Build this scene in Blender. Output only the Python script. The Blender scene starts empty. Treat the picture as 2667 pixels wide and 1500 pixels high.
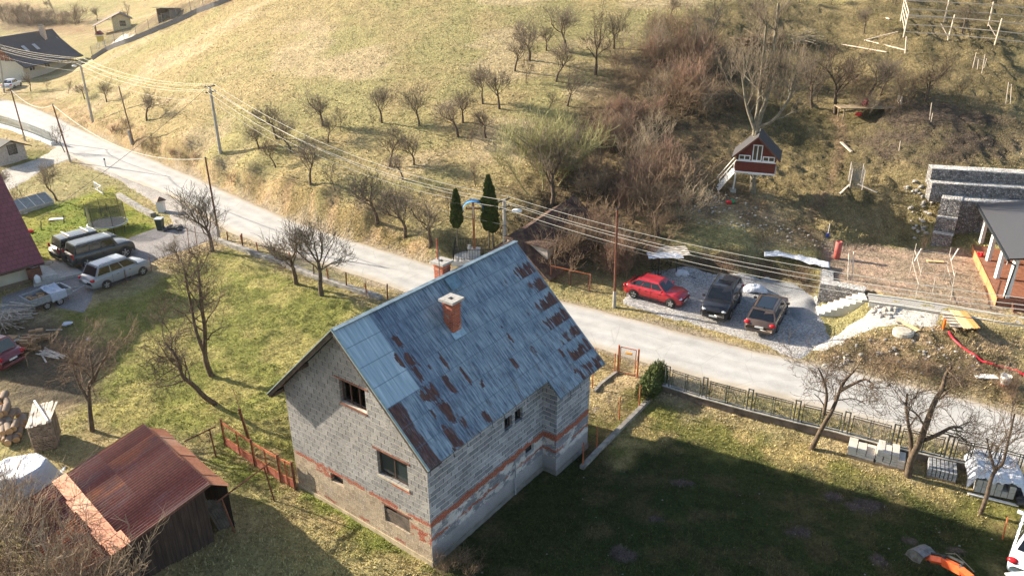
import bpy, math, random
import numpy as np
from mathutils import Vector, Matrix
R=math.radians
SC=bpy.context.scene
COL=SC.collection
# ---------------------------------------------------------------- camera
F,TH,RO,H=2000.,R(24.28),R(-0.37),22.0
cd=bpy.data.cameras.new('camera'); cam=bpy.data.objects.new('camera',cd); COL.objects.link(cam)
cd.sensor_fit='HORIZONTAL'; cd.sensor_width=36; cd.lens=36*F/2667; cd.clip_end=3000; cd.clip_start=.5
cam.location=(0,0,H); cam.rotation_mode='QUATERNION'
cam.rotation_quaternion=(Matrix.Rotation(R(90)-TH,3,'X')@Matrix.Rotation(RO,3,'Z')).to_quaternion()
SC.camera=cam
# ---------------------------------------------------------------- sky and sun
SUN_AZ,SUN_EL=114.5,22.3      # direction in which the light travels, clockwise from +Y
W=bpy.data.worlds.new('World'); SC.world=W; W.use_nodes=True
nt=W.node_tree; bg=nt.nodes['Background']; sk=nt.nodes.new('ShaderNodeTexSky'); sk.sky_type='NISHITA'; sk.sun_disc=False
sk.sun_elevation=R(SUN_EL); sk.sun_rotation=R(SUN_AZ+180); sk.air_density=1.0; sk.dust_density=1.5
nt.links.new(sk.outputs[0],bg.inputs[0]); bg.inputs[1].default_value=.096
sd=bpy.data.lights.new('sun','SUN'); sun=bpy.data.objects.new('sun',sd); COL.objects.link(sun)
sd.energy=5.0; sd.angle=R(.6); sd.color=(1,.90,.74)
a,e=R(SUN_AZ),R(SUN_EL)
sun.rotation_mode='QUATERNION'
sun.rotation_quaternion=Vector((math.sin(a)*math.cos(e),math.cos(a)*math.cos(e),-math.sin(e))).to_track_quat('-Z','Y'); sun.location=(-60,40,60)
SC.view_settings.view_transform='Standard'; SC.view_settings.look='None'; SC.view_settings.gamma=1; SC.view_settings.exposure=1.53
SC.cycles.max_bounces=6; SC.cycles.transparent_max_bounces=16
# ---------------------------------------------------------------- picking: pixel -> ray -> point on the ground
V=2667/2576
def ray(px,py):
    v=(px-1333.5,py-750,F); c,s=math.cos(RO),math.sin(RO)
    x=c*v[0]+s*v[1]; y=-s*v[0]+c*v[1]; z=v[2]; ct,st=math.cos(TH),math.sin(TH)
    return np.array([x,-y*st+z*ct,-(y*ct+z*st)])
def gz(px,py,z=0.):
    r=ray(px,py); return np.array([0,0,H])+r*((z-H)/r[2])
def pl(px,py,P,n):
    r=ray(px,py); o=np.array([0,0,H]); return o+r*(((np.array(P)-o)@n)/(r@n))
def zA(x0,y0,k):
    return lambda p:(x0+p[0]/k,y0+p[1]/k)
K1,K2=3.6229,3.593
q11,q21,q31,q41=zA(0,0,K1),zA(600,0,K1),zA(1250,0,K1),zA(1950,0,K2)
q12,q22,q32,q42=zA(0,380,K1),zA(600,380,K1),zA(1250,380,K1),zA(1950,380,K2)
q13,q23,q33,q43=zA(0,750,K1),zA(600,750,K1),zA(1250,750,K1),zA(1950,750,K2)
q14,q24,q34,q44=zA(0,1100,K1),zA(600,1100,K1),zA(1250,1100,K1),zA(1950,1100,K2)
def vv(p): return (p[0]*V,p[1]*V)
# ---------------------------------------------------------------- numpy noise
def vnoise(x,y,seed=0):
    x=np.asarray(x,float); y=np.asarray(y,float)
    xi=np.floor(x).astype(np.int64); yi=np.floor(y).astype(np.int64); fx=x-xi; fy=y-yi
    fx=fx*fx*(3-2*fx); fy=fy*fy*(3-2*fy)
    def h(a,b):
        n=(a*374761393+b*668265263+seed*974634777)&0xffffffff
        n=((n^(n>>13))*1274126177)&0xffffffff
        return ((n^(n>>16))&0xffff)/65535.
    return (h(xi,yi)*(1-fx)+h(xi+1,yi)*fx)*(1-fy)+(h(xi,yi+1)*(1-fx)+h(xi+1,yi+1)*fx)*fy
def fbm(x,y,seed=0,o=4):
    s=0;a=.5
    for i in range(o): s=s+a*vnoise(x*2**i+i*17.3,y*2**i-i*9.1,seed+i); a*=.5
    return s/(1-.5**o)
def inpoly(x,y,P):
    r=np.zeros(np.shape(x),bool); n=len(P)
    for i in range(n):
        x0,y0=P[i][:2]; x1,y1=P[(i+1)%n][:2]
        if y0==y1: continue
        c=((y0>y)!=(y1>y))&(x<(x1-x0)*(y-y0)/(y1-y0)+x0); r^=c
    return r
def segdist(x,y,P,closed=False):
    d=np.full(np.shape(x),1e9); n=len(P)
    for i in range(n if closed else n-1):
        ax,ay=P[i][:2]; bx,by=P[(i+1)%n][:2]; dx,dy=bx-ax,by-ay
        t=np.clip(((x-ax)*dx+(y-ay)*dy)/(dx*dx+dy*dy+1e-9),0,1)
        d=np.minimum(d,np.hypot(x-ax-t*dx,y-ay-t*dy))
    return d
def smooth(a,b,x):
    t=np.clip((np.asarray(x)-a)/(b-a),0,1); return t*t*(3-2*t)
# ---------------------------------------------------------------- mesh builder
class MB:
    def __init__(s): s.v=[];s.f=[];s.m=[];s.uv=None
    def add(s,vs,fs,mi=0):
        b=len(s.v); s.v+=[tuple(map(float,p)) for p in vs]; s.f+=[tuple(b+i for i in f) for f in fs]; s.m+=[mi]*len(fs); return s
    def box(s,c,d,rz=0,mi=0,M=None):
        x,y,z=d[0]/2,d[1]/2,d[2]/2; vs=[(i*x,j*y,k*z) for i in(-1,1) for j in(-1,1) for k in(-1,1)]
        if M is None: M=Matrix.Rotation(rz,3,'Z')
        c=Vector(c); vs=[M@Vector(p)+c for p in vs]
        return s.add(vs,[(0,1,3,2),(4,6,7,5),(0,4,5,1),(2,3,7,6),(0,2,6,4),(1,5,7,3)],mi)
    def tube(s,p,q,r0,r1=None,n=6,mi=0,cap=True):
        r1=r0 if r1 is None else r1; p=Vector(p);q=Vector(q);d=q-p
        if d.length<1e-6: return s
        d.normalize(); u=d.orthogonal().normalized(); w=d.cross(u)
        vs=[];fs=[]
        for c,r in((p,r0),(q,r1)):
            for i in range(n):
                a=2*math.pi*i/n; vs.append(c+(u*math.cos(a)+w*math.sin(a))*r)
        for i in range(n): fs.append((i,(i+1)%n,n+(i+1)%n,n+i))
        if cap: fs+=[tuple(range(n))[::-1],tuple(range(n,2*n))]
        return s.add(vs,fs,mi)
    def path(s,P,r,n=6,mi=0):
        for i in range(len(P)-1): s.tube(P[i],P[i+1],r[i] if hasattr(r,'__len__') else r,r[i+1] if hasattr(r,'__len__') else r,n,mi)
        return s
    def beam(s,p,q,w,h,mi=0,up=(0,0,1)):
        p=Vector(p);q=Vector(q);d=q-p;L=d.length; x=d.normalized(); u=Vector(up)
        if abs(x.dot(u))>.99: u=Vector((0,1,0))
        y=u.cross(x).normalized(); z=x.cross(y)
        M=Matrix((x,y,z)).transposed(); return s.box((p+q)/2,(L,w,h),mi=mi,M=M)
    def prism(s,P,z0,z1,mi=0):
        n=len(P); vs=[(p[0],p[1],z0) for p in P]+[(p[0],p[1],z1) for p in P]
        return s.add(vs,[tuple(range(n))[::-1],tuple(range(n,2*n))]+[(i,(i+1)%n,n+(i+1)%n,n+i) for i in range(n)],mi)
    def ext(s,P,off,mi=0):   # 3d polygon extruded by vector
        n=len(P); P=[Vector(p) for p in P]; o=Vector(off)
        return s.add(P+[p+o for p in P],[tuple(range(n))[::-1],tuple(range(n,2*n))]+[(i,(i+1)%n,n+(i+1)%n,n+i) for i in range(n)],mi)
    def lathe(s,prof,c=(0,0,0),n=16,mi=0):
        vs=[];fs=[]
        for r,z in prof:
            for i in range(n): a=2*math.pi*i/n; vs.append((c[0]+r*math.cos(a),c[1]+r*math.sin(a),c[2]+z))
        for j in range(len(prof)-1):
            for i in range(n): fs.append((j*n+i,j*n+(i+1)%n,(j+1)*n+(i+1)%n,(j+1)*n+i))
        fs.append(tuple(range(n))[::-1]); fs.append(tuple(range((len(prof)-1)*n,len(prof)*n)))
        return s.add(vs,fs,mi)
    def grid(s,fn,nu,nv,mi=0):
        vs=[fn(i/nu,j/nv) for j in range(nv+1) for i in range(nu+1)]
        fs=[(j*(nu+1)+i,j*(nu+1)+i+1,(j+1)*(nu+1)+i+1,(j+1)*(nu+1)+i) for j in range(nv) for i in range(nu)]
        return s.add(vs,fs,mi)
    def sphere(s,c,r,n=8,m=6,mi=0,jit=0,rng=random):
        sx,sy,sz=(r,r,r) if not hasattr(r,'__len__') else r; vs=[(c[0],c[1],c[2]-sz)];fs=[]
        for j in range(1,m):
            t=math.pi*j/m
            for i in range(n):
                a=2*math.pi*i/n; k=1+jit*(rng.random()-.5); vs.append((c[0]+sx*k*math.sin(t)*math.cos(a),c[1]+sy*k*math.sin(t)*math.sin(a),c[2]-sz*k*math.cos(t)))
        vs.append((c[0],c[1],c[2]+sz)); e=len(vs)-1
        for i in range(n): fs.append((0,1+(i+1)%n,1+i)); fs.append((e,e-n+i,e-n+(i+1)%n))
        for j in range(m-2):
            for i in range(n): b=1+j*n; fs.append((b+i,b+(i+1)%n,b+n+(i+1)%n,b+n+i))
        return s.add(vs,fs,mi)
    def build(s,name,mats,parent=None,smooth=False,bevel=0,local=False,label=None,uv=None,loc=None):
        me=bpy.data.meshes.new(name)
        vs=s.v
        o=Vector((0,0,0))
        if parent is not None and not local: o=Vector(ORG.get(parent.name,(0,0,0)))
        if loc is not None: o=Vector(loc)
        if o.length>0: vs=[(p[0]-o[0],p[1]-o[1],p[2]-o[2]) for p in vs]
        me.from_pydata(vs,[],s.f)
        if not isinstance(mats,(list,tuple)): mats=[mats]
        for m in mats: me.materials.append(m)
        if len(mats)>1: me.polygons.foreach_set('material_index',s.m)
        if smooth: me.polygons.foreach_set('use_smooth',[True]*len(me.polygons))
        if uv is not None:
            l=me.uv_layers.new(name='UVMap'); arr=np.zeros((len(me.loops),2)); vi=np.zeros(len(me.loops),np.int64); me.loops.foreach_get('vertex_index',vi)
            arr[:]=np.array(uv)[vi]; l.data.foreach_set('uv',arr.ravel())
        me.update()
        ob=bpy.data.objects.new(name,me); COL.objects.link(ob)
        if parent is not None: ob.parent=parent; 
        if loc is not None: ob.location=loc
        if parent is not None: ORG[ob.name]=ORG.get(parent.name,(0,0,0)) if not local else (0,0,0)
        elif loc is not None: ORG[ob.name]=tuple(loc)
        if label: ob['label']=label
        if bevel:
            b=ob.modifiers.new('bevel','BEVEL'); b.width=bevel; b.segments=2; b.limit_method='ANGLE'; b.angle_limit=R(40)
        return ob
ORG={}
def tag(o,label,cat,group=None):
    o['label']=label; o['category']=cat
    if group: o['group']=group
    return o
def thing(name,label,cat,loc=(0,0,0),rz=0,group=None):
    o=bpy.data.objects.new(name,None); COL.objects.link(o); o.location=loc; o.rotation_euler=(0,0,rz); o.empty_display_size=.3
    ORG[o.name]=tuple(map(float,loc)); return tag(o,label,cat,group)
def struct(o,kind='structure'): o['kind']=kind; return o
def dup(root,loc=None,rz=None,sc=None,label=None,group=None):
    def cp(o,par):
        c=o.copy(); COL.objects.link(c); c.parent=par
        for ch in KIDS.get(o.name) or [x for x in list(o.children)]: cp(ch,c)
        return c
    r=cp(root,None)
    if loc is not None: r.location=loc
    if rz is not None: r.rotation_euler=(0,0,rz)
    if sc is not None: r.scale=(sc,sc,sc) if not hasattr(sc,'__len__') else sc
    if label: r['label']=label
    if group: r['group']=group
    return r
KIDS={}
# ---------------------------------------------------------------- materials
class G:
    def __init__(s,name):
        s.m=bpy.data.materials.new(name); s.m.use_nodes=True; s.t=s.m.node_tree; s.b=s.t.nodes['Principled BSDF']; s.tc=None
        s.b.inputs['Specular IOR Level'].default_value=.3
    def n(s,ty): return s.t.nodes.new('ShaderNode'+ty)
    def L(s,a,b): s.t.links.new(a,b)
    def S(s,node,key,val):
        i=node.inputs[key]
        if isinstance(val,bpy.types.NodeSocket): s.L(val,i)
        elif hasattr(val,'__len__') and len(val)==3 and i.type=='RGBA': i.default_value=(*val,1)
        elif val is not None: i.default_value=val
    def co(s,k='Object'):
        if s.tc is None: s.tc=s.n('TexCoord')
        return s.tc.outputs[k]
    def pos(s): return s.n('NewGeometry').outputs['Position']
    def map(s,vec,sc=(1,1,1),loc=(0,0,0),rot=(0,0,0)):
        n=s.n('Mapping'); s.L(vec,n.inputs[0]); n.inputs['Scale'].default_value=sc; n.inputs['Location'].default_value=loc; n.inputs['Rotation'].default_value=rot; return n.outputs[0]
    def noise(s,scale,vec=None,det=4,rough=.55,dist=0):
        n=s.n('TexNoise'); s.S(n,'Vector',vec if vec is not None else s.co()); n.inputs['Scale'].default_value=scale; n.inputs['Detail'].default_value=det; n.inputs['Roughness'].default_value=rough; n.inputs['Distortion'].default_value=dist; return n.outputs['Fac']
    def vor(s,scale,vec=None,out='Distance',feat='F1'):
        n=s.n('TexVoronoi'); n.feature=feat; s.S(n,'Vector',vec if vec is not None else s.co()); n.inputs['Scale'].default_value=scale; return n.outputs[out]
    def math(s,op,a,b=None,c=None,clamp=False):
        n=s.n('Math'); n.operation=op; n.use_clamp=clamp; s.S(n,0,a); s.S(n,1,b)
        if c is not None: s.S(n,2,c)
        return n.outputs[0]
    def mr(s,x,a,b,c=0,d=1):
        n=s.n('MapRange'); s.S(n,0,x); n.inputs[1].default_value=a; n.inputs[2].default_value=b; n.inputs[3].default_value=c; n.inputs[4].default_value=d; return n.outputs[0]
    def mix(s,f,a,b,mode='MIX'):
        n=s.n('Mix'); n.data_type='RGBA'; n.blend_type=mode
        def st(i,v):
            if isinstance(v,bpy.types.NodeSocket): s.L(v,i)
            elif hasattr(v,'__len__'): i.default_value=(*v[:3],1)
            else: i.default_value=v
        st(n.inputs[0],f); st(n.inputs[6],a); st(n.inputs[7],b); return n.outputs[2]
    def ramp(s,f,st):
        n=s.n('ValToRGB'); s.S(n,0,f); el=n.color_ramp.elements
        while len(el)<len(st): el.new(.5)
        for e,(p,c) in zip(el,st): e.position=p; e.color=(*c,1) if hasattr(c,'__len__') else (c,c,c,1)
        return n.outputs[0]
    def attr(s,name):
        n=s.n('Attribute'); n.attribute_name=name; return n
    def col(s,c): s.S(s.b,'Base Color',c); return s
    def rough(s,r): s.S(s.b,'Roughness',r); return s
    def metal(s,r): s.S(s.b,'Metallic',r); return s
    def bump(s,h,st=.5,d=.02):
        n=s.n('Bump'); s.S(n,'Height',h); n.inputs['Strength'].default_value=st; n.inputs['Distance'].default_value=d; s.L(n.outputs[0],s.b.inputs['Normal']); return s
    def sep(s,vec):
        n=s.n('SeparateXYZ'); s.L(vec,n.inputs[0]); return n.outputs
MC={}
def flat(name,c,rough=.7,metal=0,var=.25,sc=6,bump=.15,bd=.01,spec=.3):
    if name in MC: return MC[name]
    g=G(name); n=g.noise(sc,det=5); f=g.mr(n,.3,.7,1-var,1+var)
    g.col(g.mix(1,c,f,'MULTIPLY')); g.rough(rough); g.metal(metal); g.bump(g.noise(sc*6),bump,bd); g.b.inputs['Specular IOR Level'].default_value=spec
    MC[name]=g.m; return g.m
def glassm(name,c=(.01,.012,.015),r=.08):
    if name in MC: return MC[name]
    g=G(name); g.col(c); g.rough(r); g.b.inputs['Specular IOR Level'].default_value=.6; MC[name]=g.m; return g.m
def wood(name,c,var=.45,rough=.75):
    if name in MC: return MC[name]
    g=G(name); n=g.noise(3,g.map(g.co(),(1,1,1)),5); n2=g.noise(30,g.map(g.co(),(1,1,.15)),3)
    f=g.mr(n,.3,.7,1-var,1+var); f2=g.mr(n2,.35,.65,.75,1.2)
    g.col(g.mix(1,g.mix(1,c,f,'MULTIPLY'),f2,'MULTIPLY')); g.rough(rough); g.bump(n2,.3,.01); MC[name]=g.m; return g.m
def rustm(name,c1=(.22,.07,.03),c2=(.10,.035,.02),c3=(.33,.14,.07)):
    if name in MC: return MC[name]
    g=G(name); n=g.noise(4,det=6,rough=.65); g.col(g.ramp(n,[(.3,c2),(.5,c1),(.7,c3)])); g.rough(.8); g.bump(g.noise(40),.3,.01); MC[name]=g.m; return g.m
# ================================================================ TERRAIN
CP=[]   # control points (x,y,z)
def cpv(*a):
    for x,y,z in a: p=gz(x*V,y*V,z); CP.append((p[0],p[1],z))
cpv((1100,1440,0),(1500,1400,0),(2000,1430,-.15),(2400,1440,-.3),(1700,1250,-.05),(2100,1200,-.2),(2300,1270,-.25),(1600,1060,-.1),(1000,1380,0),(700,1250,0),(760,1150,0),(1750,1030,-.1),(2000,1100,-.15),(2500,1260,-.3),
 (500,1380,0),(300,1440,0),(100,1440,0),(300,1040,-.2),(550,900,-.15),(700,750,-.15),(560,660,-.3),(300,900,-.3),(100,950,-.3),(100,820,-.4),(250,760,-.4),(400,690,-.3),(60,670,-.4),(860,720,0),(30,1040,-.2),(800,820,-.1),(600,1050,-.1),
 (200,540,-.3),(350,560,-.25),(100,450,-.4),(30,500,-.5),(0,400,-.3),(60,380,-.1),(280,470,-.1),(130,520,-.35),(20,340,-.2),(440,570,0))
for x,y in ((0,8),(-20,8),(20,8),(-45,20),(45,18),(-90,60),(60,25),(-8,2),(-120,110)): CP.append((x,y,-.2))
# road edges (picture measurements of the real road)
NEAR=[vv(p) for p in((-60,262),(0,290),(60,322),(130,365),(185,398),(250,425),(330,455),(430,492),(520,545),(560,576),(650,612),(740,643),(800,660),(900,694),(1000,728))]+[(1300,838),(1542,899),(1664,938),(1730,956),(1830,985),(1940,1013),(2117,1060),(2256,1098),(2451,1143),(2534,1170),(2667,1210),(2800,1252)]
FAR=[vv(p) for p in((-60,236),(0,248),(60,262),(130,290),(200,325),(300,368),(380,400),(470,437),(560,478),(620,505),(700,540),(800,575),(900,610),(1000,640),(1090,668))]+[(1300,740),(1457,780),(1595,816),(1719,850),(1824,873),(1940,911),(2070,934),(2200,961),(2298,985),(2395,1007),(2487,1029),(2562,1050),(2667,1078),(2800,1115)]
def rz_(x): return 0.1
NW=[gz(*p,.1) for p in NEAR]; FW=[gz(*p,.1) for p in FAR]
for p in NW+FW: CP.append((p[0],p[1],.1))
# foot / top of the bank on the hill side
cpv((200,268,1.4),(330,322,1.9),(420,362,2.2),(520,405,2.3),(600,440,2.3),(700,470,2.4),(800,500,2.4),(900,525,2.4),(1000,570,2.2),(1090,605,1.5),
 (130,240,.9),(60,235,.5),(232,305,.5),(560,432,1.2))
def colp(x,d0,z0,s,ys):
    for y in ys:
        r=ray(x*V,y*V); t=-r[2]/r[1]; d=(H-z0+s*d0)/(t+s); z=H-t*d
        if d>d0-.5: CP.append((r[0]/r[1]*d,d,z))
ys=(-60,0,60,120,180,240,300,360,420,480)
colp(1300,56,2.5,.30,ys); colp(1100,58,2.4,.29,ys); colp(900,61,2.4,.27,ys); colp(750,65,2.4,.25,ys); colp(600,70,2.3,.22,ys)
colp(450,78,2.3,.155,ys[1:]); colp(350,85.7,2.2,.11,ys[2:]); colp(1500,55,2.5,.31,ys); colp(1700,54,2.6,.32,ys); colp(1900,58,4.2,.31,ys); colp(2100,58,4.4,.31,ys)
colp(2300,57,6.3,.29,ys[:7]); colp(2560,57.5,6.9,.28,ys[:6]); colp(2800,57.5,6.9,.28,ys[:5])
cpv((280,90,4.5),(262,135,3.0),(420,70,6.3),(580,0,10.6),(400,0,9),(200,0,8),(0,0,6),(0,110,1),(100,75,2.5),(230,78,3.7),(150,200,.6),(30,215,.4),(205,165,1.2),(10,150,.6),(-100,100,1),(-100,0,6),(330,50,6.2),(500,35,8.3))
for x,y,z in ((0,170,27),(60,170,30),(-60,230,22),(-160,300,22),(120,150,30),(60,120,23),(100,80,14),(0,300,38),(160,300,45),(-200,200,3),(-300,300,30)): CP.append((x,y,z))
# parking, garden terrace, bank on the right
cpv((1600,720,.6),(1700,790,.35),(1900,830,.35),(2020,820,.5),(1800,700,.7),(1950,700,.8),(2040,740,.7),(1650,680,.8),(1850,770,.5),(2000,880,.25),
 (1700,640,1.9),(1850,640,2.2),(2000,640,2.2),(2060,660,2.0),(1750,560,3.2),(1870,580,2.9),(2050,590,2.4),(1895,490,4.1),(1800,490,3.9),(2000,500,3.9),
 (2120,640,1.8),(2300,640,1.8),(2450,680,1.8),(2130,720,1.8),(2300,720,1.8),(2450,770,1.8),(2560,800,1.8),(2200,740,1.8),(2650,820,1.8),(2700,700,1.8),(2200,605,2.0),(2300,600,2.0),(2150,560,3.0),(2250,560,2.8),
 (2150,490,4.3),(2270,480,4.6),(2100,500,4.0),(2320,450,5.4),
 (2100,830,.6),(2200,785,1.5),(2300,800,1.6),(2400,820,1.65),(2500,840,1.65),(2600,850,1.65),(2150,890,.7),(2300,880,1.1),(2450,900,1.1),(2560,900,1.0),(2200,925,.3),(2350,950,.45),(2500,985,.4),(2640,1000,.5),
 (1420,690,.9),(1480,730,.4),(1560,750,.4),(1340,650,1.2),(1250,640,.9),(1180,640,.5),(1250,580,2.0),(1160,600,1.3),(1400,560,2.2),(1500,620,1.6),(1600,600,2.2))
CP=np.array(CP)
# thin out duplicates
keep=[]
for i,p in enumerate(CP):
    if all((CP[j][0]-p[0])**2+(CP[j][1]-p[1])**2>.5 for j in keep): keep.append(i)
CP=CP[keep]
def kern(d2): return np.sqrt(d2+1.0)
_d=(CP[:,None,0]-CP[None,:,0])**2+(CP[:,None,1]-CP[None,:,1])**2
_n=len(CP); _A=np.zeros((_n+3,_n+3)); _A[:_n,:_n]=kern(_d)-np.eye(_n)*.15; _A[:_n,_n]=1; _A[:_n,_n+1:]=CP[:,:2]*.01; _A[_n:,:_n]=_A[:_n,_n:].T
_w=np.linalg.solve(_A,np.concatenate([CP[:,2],[0,0,0]]))
RCL=[((a[0]+b[0])/2,(a[1]+b[1])/2) for a,b in zip(
   [NW[0],NW[1],NW[4],NW[7],NW[9],NW[11],NW[13],NW[15],NW[16],NW[19],NW[21],NW[23],NW[25],NW[26]],
   [FW[0],FW[1],FW[4],FW[7],FW[9],FW[12],FW[13],FW[15],FW[16],FW[19],FW[21],FW[24],FW[27],FW[28]])]
ROADP=[p[:2] for p in NW]+[p[:2] for p in FW[::-1]]
TERR=[gz(*vv(p),1.8)[:2] for p in((2075,640),(2330,625),(2350,642),(2470,642),(2700,700),(2700,838),(2576,812),(2185,757),(2180,748),(2085,752),(2072,700))]
STEPZ=[gz(*vv(p),1.0)[:2] for p in((2045,742),(2072,752),(2186,764),(2186,770),(2062,804),(2040,800))]
def hgt(x,y,detail=True):
    x=np.asarray(x,float); y=np.asarray(y,float); sh=x.shape; x=x.ravel(); y=y.ravel(); z=np.zeros_like(x)
    for i in range(0,len(x),20000):
        a,b=x[i:i+20000],y[i:i+20000]
        k=kern((a[:,None]-CP[None,:,0])**2+(b[:,None]-CP[None,:,1])**2)
        z[i:i+20000]=k@_w[:_n]+_w[_n]+.01*(a*_w[_n+1]+b*_w[_n+2])
    ins=inpoly(x,y,ROADP); d=segdist(x,y,ROADP,True); rd=np.where(ins,-d,d)
    wr=1-smooth(.1,1.3,rd)
    z=z*(1-wr)+.06*wr
    it=inpoly(x,y,TERR); dt=segdist(x,y,TERR,True); td=np.where(it,-dt,dt); wt=1-smooth(-.1,.5,td); z=z*(1-wt)+1.8*wt
    it=inpoly(x,y,STEPZ); dt=segdist(x,y,STEPZ,True); wt=1-smooth(-.1,.5,np.where(it,-dt,dt)); z=np.where(z>.5,z*(1-wt)+np.minimum(z,.5)*wt,z)
    return z.reshape(sh)
def hz(x,y): return float(hgt(np.array([x]),np.array([y]))[0])
_cache={}
def T(px,py=None):
    """point of the ground seen at source pixel"""
    if py is None: px,py=px
    k=(round(px,1),round(py,1))
    if k in _cache: return _cache[k].copy()
    r=ray(px,py); r=r/r[1]; t=np.concatenate([np.arange(8,100,.35),np.arange(100,320,1.2)])
    g=hgt(r[0]*t,t)-(H+r[2]*t); i=np.argmax(g>0)
    if g[i]<=0: i=len(t)-1
    a,b=t[i-1],t[i]
    for _ in range(3):
        tt=np.linspace(a,b,9); g=hgt(r[0]*tt,tt)-(H+r[2]*tt); i=max(1,int(np.argmax(g>0))); a,b=tt[i-1],tt[i]
    m=(a+b)/2; p=np.array([r[0]*m,m,H+r[2]*m]); _cache[k]=p; return p.copy()
def Tv(x,y): return T(x*V,y*V)
def top(base,px,py):
    """height above base of the point seen at px,py on the vertical over base"""
    n=np.array([base[0],base[1],0]); n/=np.linalg.norm(n); return pl(px,py,base,n)
# ---------- ground sheet
def wpoly(P): return [T(*vv(p))[:2] for p in P]
PATCHES=dict(
 gravel_lot=[(1590,700),(1640,680),(1700,670),(1760,672),(1860,690),(1960,712),(2060,735),(2065,800),(2090,850),(2010,905),(1940,878),(1830,842),(1740,818),(1640,790),(1565,765)],
 crushed_stone=[(1880,728),(1930,700),(1990,715),(2050,745),(2055,800),(2010,815),(1985,790),(1985,745)],
 gravel_path=[(2090,850),(2130,820),(2180,790),(2200,762),(2290,775),(2370,790),(2345,825),(2290,818),(2200,825),(2130,855),(2070,885),(2040,880)],
 driveway=[(0,748),(60,725),(200,670),(330,595),(400,570),(500,560),(560,580),(545,600),(480,625),(390,655),(370,690),(240,735),(215,790),(120,770),(50,795),(0,810)],
 lay_by=[(190,405),(270,428),(430,492),(520,548),(555,575),(520,600),(470,570),(440,575),(420,540),(340,480),(270,440)],
 side_road=[(0,430),(0,492),(60,460),(120,420),(190,400),(180,385),(150,368),(90,400)])
PW={k:wpoly(v) for k,v in PATCHES.items()}
_r=[]
r=6.
while r<420: _r.append(r); r*=1.0045 if r<75 else 1.008
_r=np.array(_r); _t=np.radians(np.arange(-78,78.01,.27))
RR,TT=np.meshgrid(_r,_t,indexing='ij'); GX=RR*np.sin(TT); GY=RR*np.cos(TT)
GZ=hgt(GX,GY)
Z_=lambda P,w=.8,j=1.0:(lambda x,y:1-smooth(-w,w,np.where(inpoly(x,y,P),-1,1)*segdist(x,y,P,True)+j*(fbm(x*.8,y*.8,3)-.5)*2))
gx,gy=GX.ravel(),GY.ravel()
PG={}
PG['lawnR']=wpoly([(1610,1010),(2576,1290),(2576,1600),(1100,1600),(1085,1432),(1000,1330),(1350,1030),(1490,1080)])
PG['lawnL']=wpoly([(570,630),(940,775),(1000,1000),(700,1250),(560,1110),(300,1075),(160,1060),(250,930),(120,840),(140,790),(370,720),(480,640)])
PG['gard']=wpoly([(0,600),(40,540),(180,500),(290,470),(400,560),(405,590),(330,605),(140,650),(60,690),(0,640)])
PG['gard2']=wpoly([(0,430),(60,380),(140,378),(60,440),(0,480)])
PG['dirtL']=wpoly([(0,820),(130,800),(260,880),(230,1010),(150,1040),(0,1040)])
PG['dirtT']=wpoly([(2075,610),(2330,625),(2460,640),(2530,800),(2190,745),(2090,735),(2070,680)])
PG['dirtB']=wpoly([(1730,640),(2060,650),(2050,740),(1960,710),(1850,690),(1700,690)])
PG['dirtP']=wpoly([(1700,490),(1850,470),(1990,560),(2080,600),(2080,650),(1900,620),(1850,540),(1720,550)])
PG['slopeR']=wpoly([(1700,60),(1850,0),(2576,0),(2576,430),(2340,430),(2330,600),(2080,600),(1990,560),(1850,480),(1700,480),(1560,600),(1300,600),(1180,640),(1330,470),(1560,200)])
PG['bank']=wpoly([(40,235),(200,262),(330,318),(520,395),(640,440),(900,520),(1090,600),(1090,668),(900,612),(620,508),(380,402),(200,327),(60,264)])
PG['bankR']=wpoly([(2040,890),(2100,850),(2350,810),(2576,850),(2576,1030),(2460,1000),(2240,955),(2060,925)])
PG['far']=wpoly([(0,0),(580,0),(400,60),(260,85),(150,78),(0,75)])
PG['pathd']=wpoly([(2085,300),(2110,330),(2100,400),(2075,480),(2020,520),(2040,560),(2090,500),(2125,390),(2130,330),(2110,290)])
def _w_(k,w=.8,j=1.): return Z_(PG[k],w,j)(gx,gy)
c=np.zeros((len(gx),3)); c[:]=(.35,.275,.135)                      # meadow: dry straw and green mixed
n1=fbm(gx*.055,gy*.08,11); n2=fbm(gx*.35,gy*.35,12)
gm=smooth(.42,.62,.6*n1+.4*n2)[:,None]; c=c*(1-gm)+np.array((.295,.26,.115))*gm
hill=smooth(.56,.72,fbm(gx*.12+3,gy*.2,14,3))[:,None]*.7; c=c*(1-hill)+np.array((.45,.35,.21))*hill
def lay(k,col,col2,w=.8,j=1.,sc=.6,lo=.4,hi=.6,amt=1):
    global c
    m=_w_(k,w,j)[:,None]*amt; q=smooth(lo,hi,fbm(gx*sc,gy*sc,hash(k)%1 + len(k)*7))[:,None]
    c=c*(1-m)+(np.array(col)*(1-q)+np.array(col2)*q)*m
lay('far',(.26,.16,.09),(.17,.12,.07),6,6,.08)
lay('slopeR',(.115,.08,.045),(.26,.185,.10),3,3,.45)
lay('slopeR',(.13,.125,.05),(.18,.16,.07),3,3,.22,amt=.45)
lay('bank',(.40,.28,.15),(.25,.19,.085),1.0,1.5,.8)
lay('bankR',(.32,.235,.14),(.17,.135,.07),.8,1,1.2)
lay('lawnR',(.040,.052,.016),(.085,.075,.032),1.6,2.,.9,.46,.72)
lay('lawnL',(.19,.195,.050),(.31,.275,.095),1,1.2,.5,.42,.62)
lay('gard',(.16,.20,.025),(.26,.25,.05),.7,.6,.5)
lay('gard2',(.14,.16,.04),(.20,.18,.06),.7,.6,.5)
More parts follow.
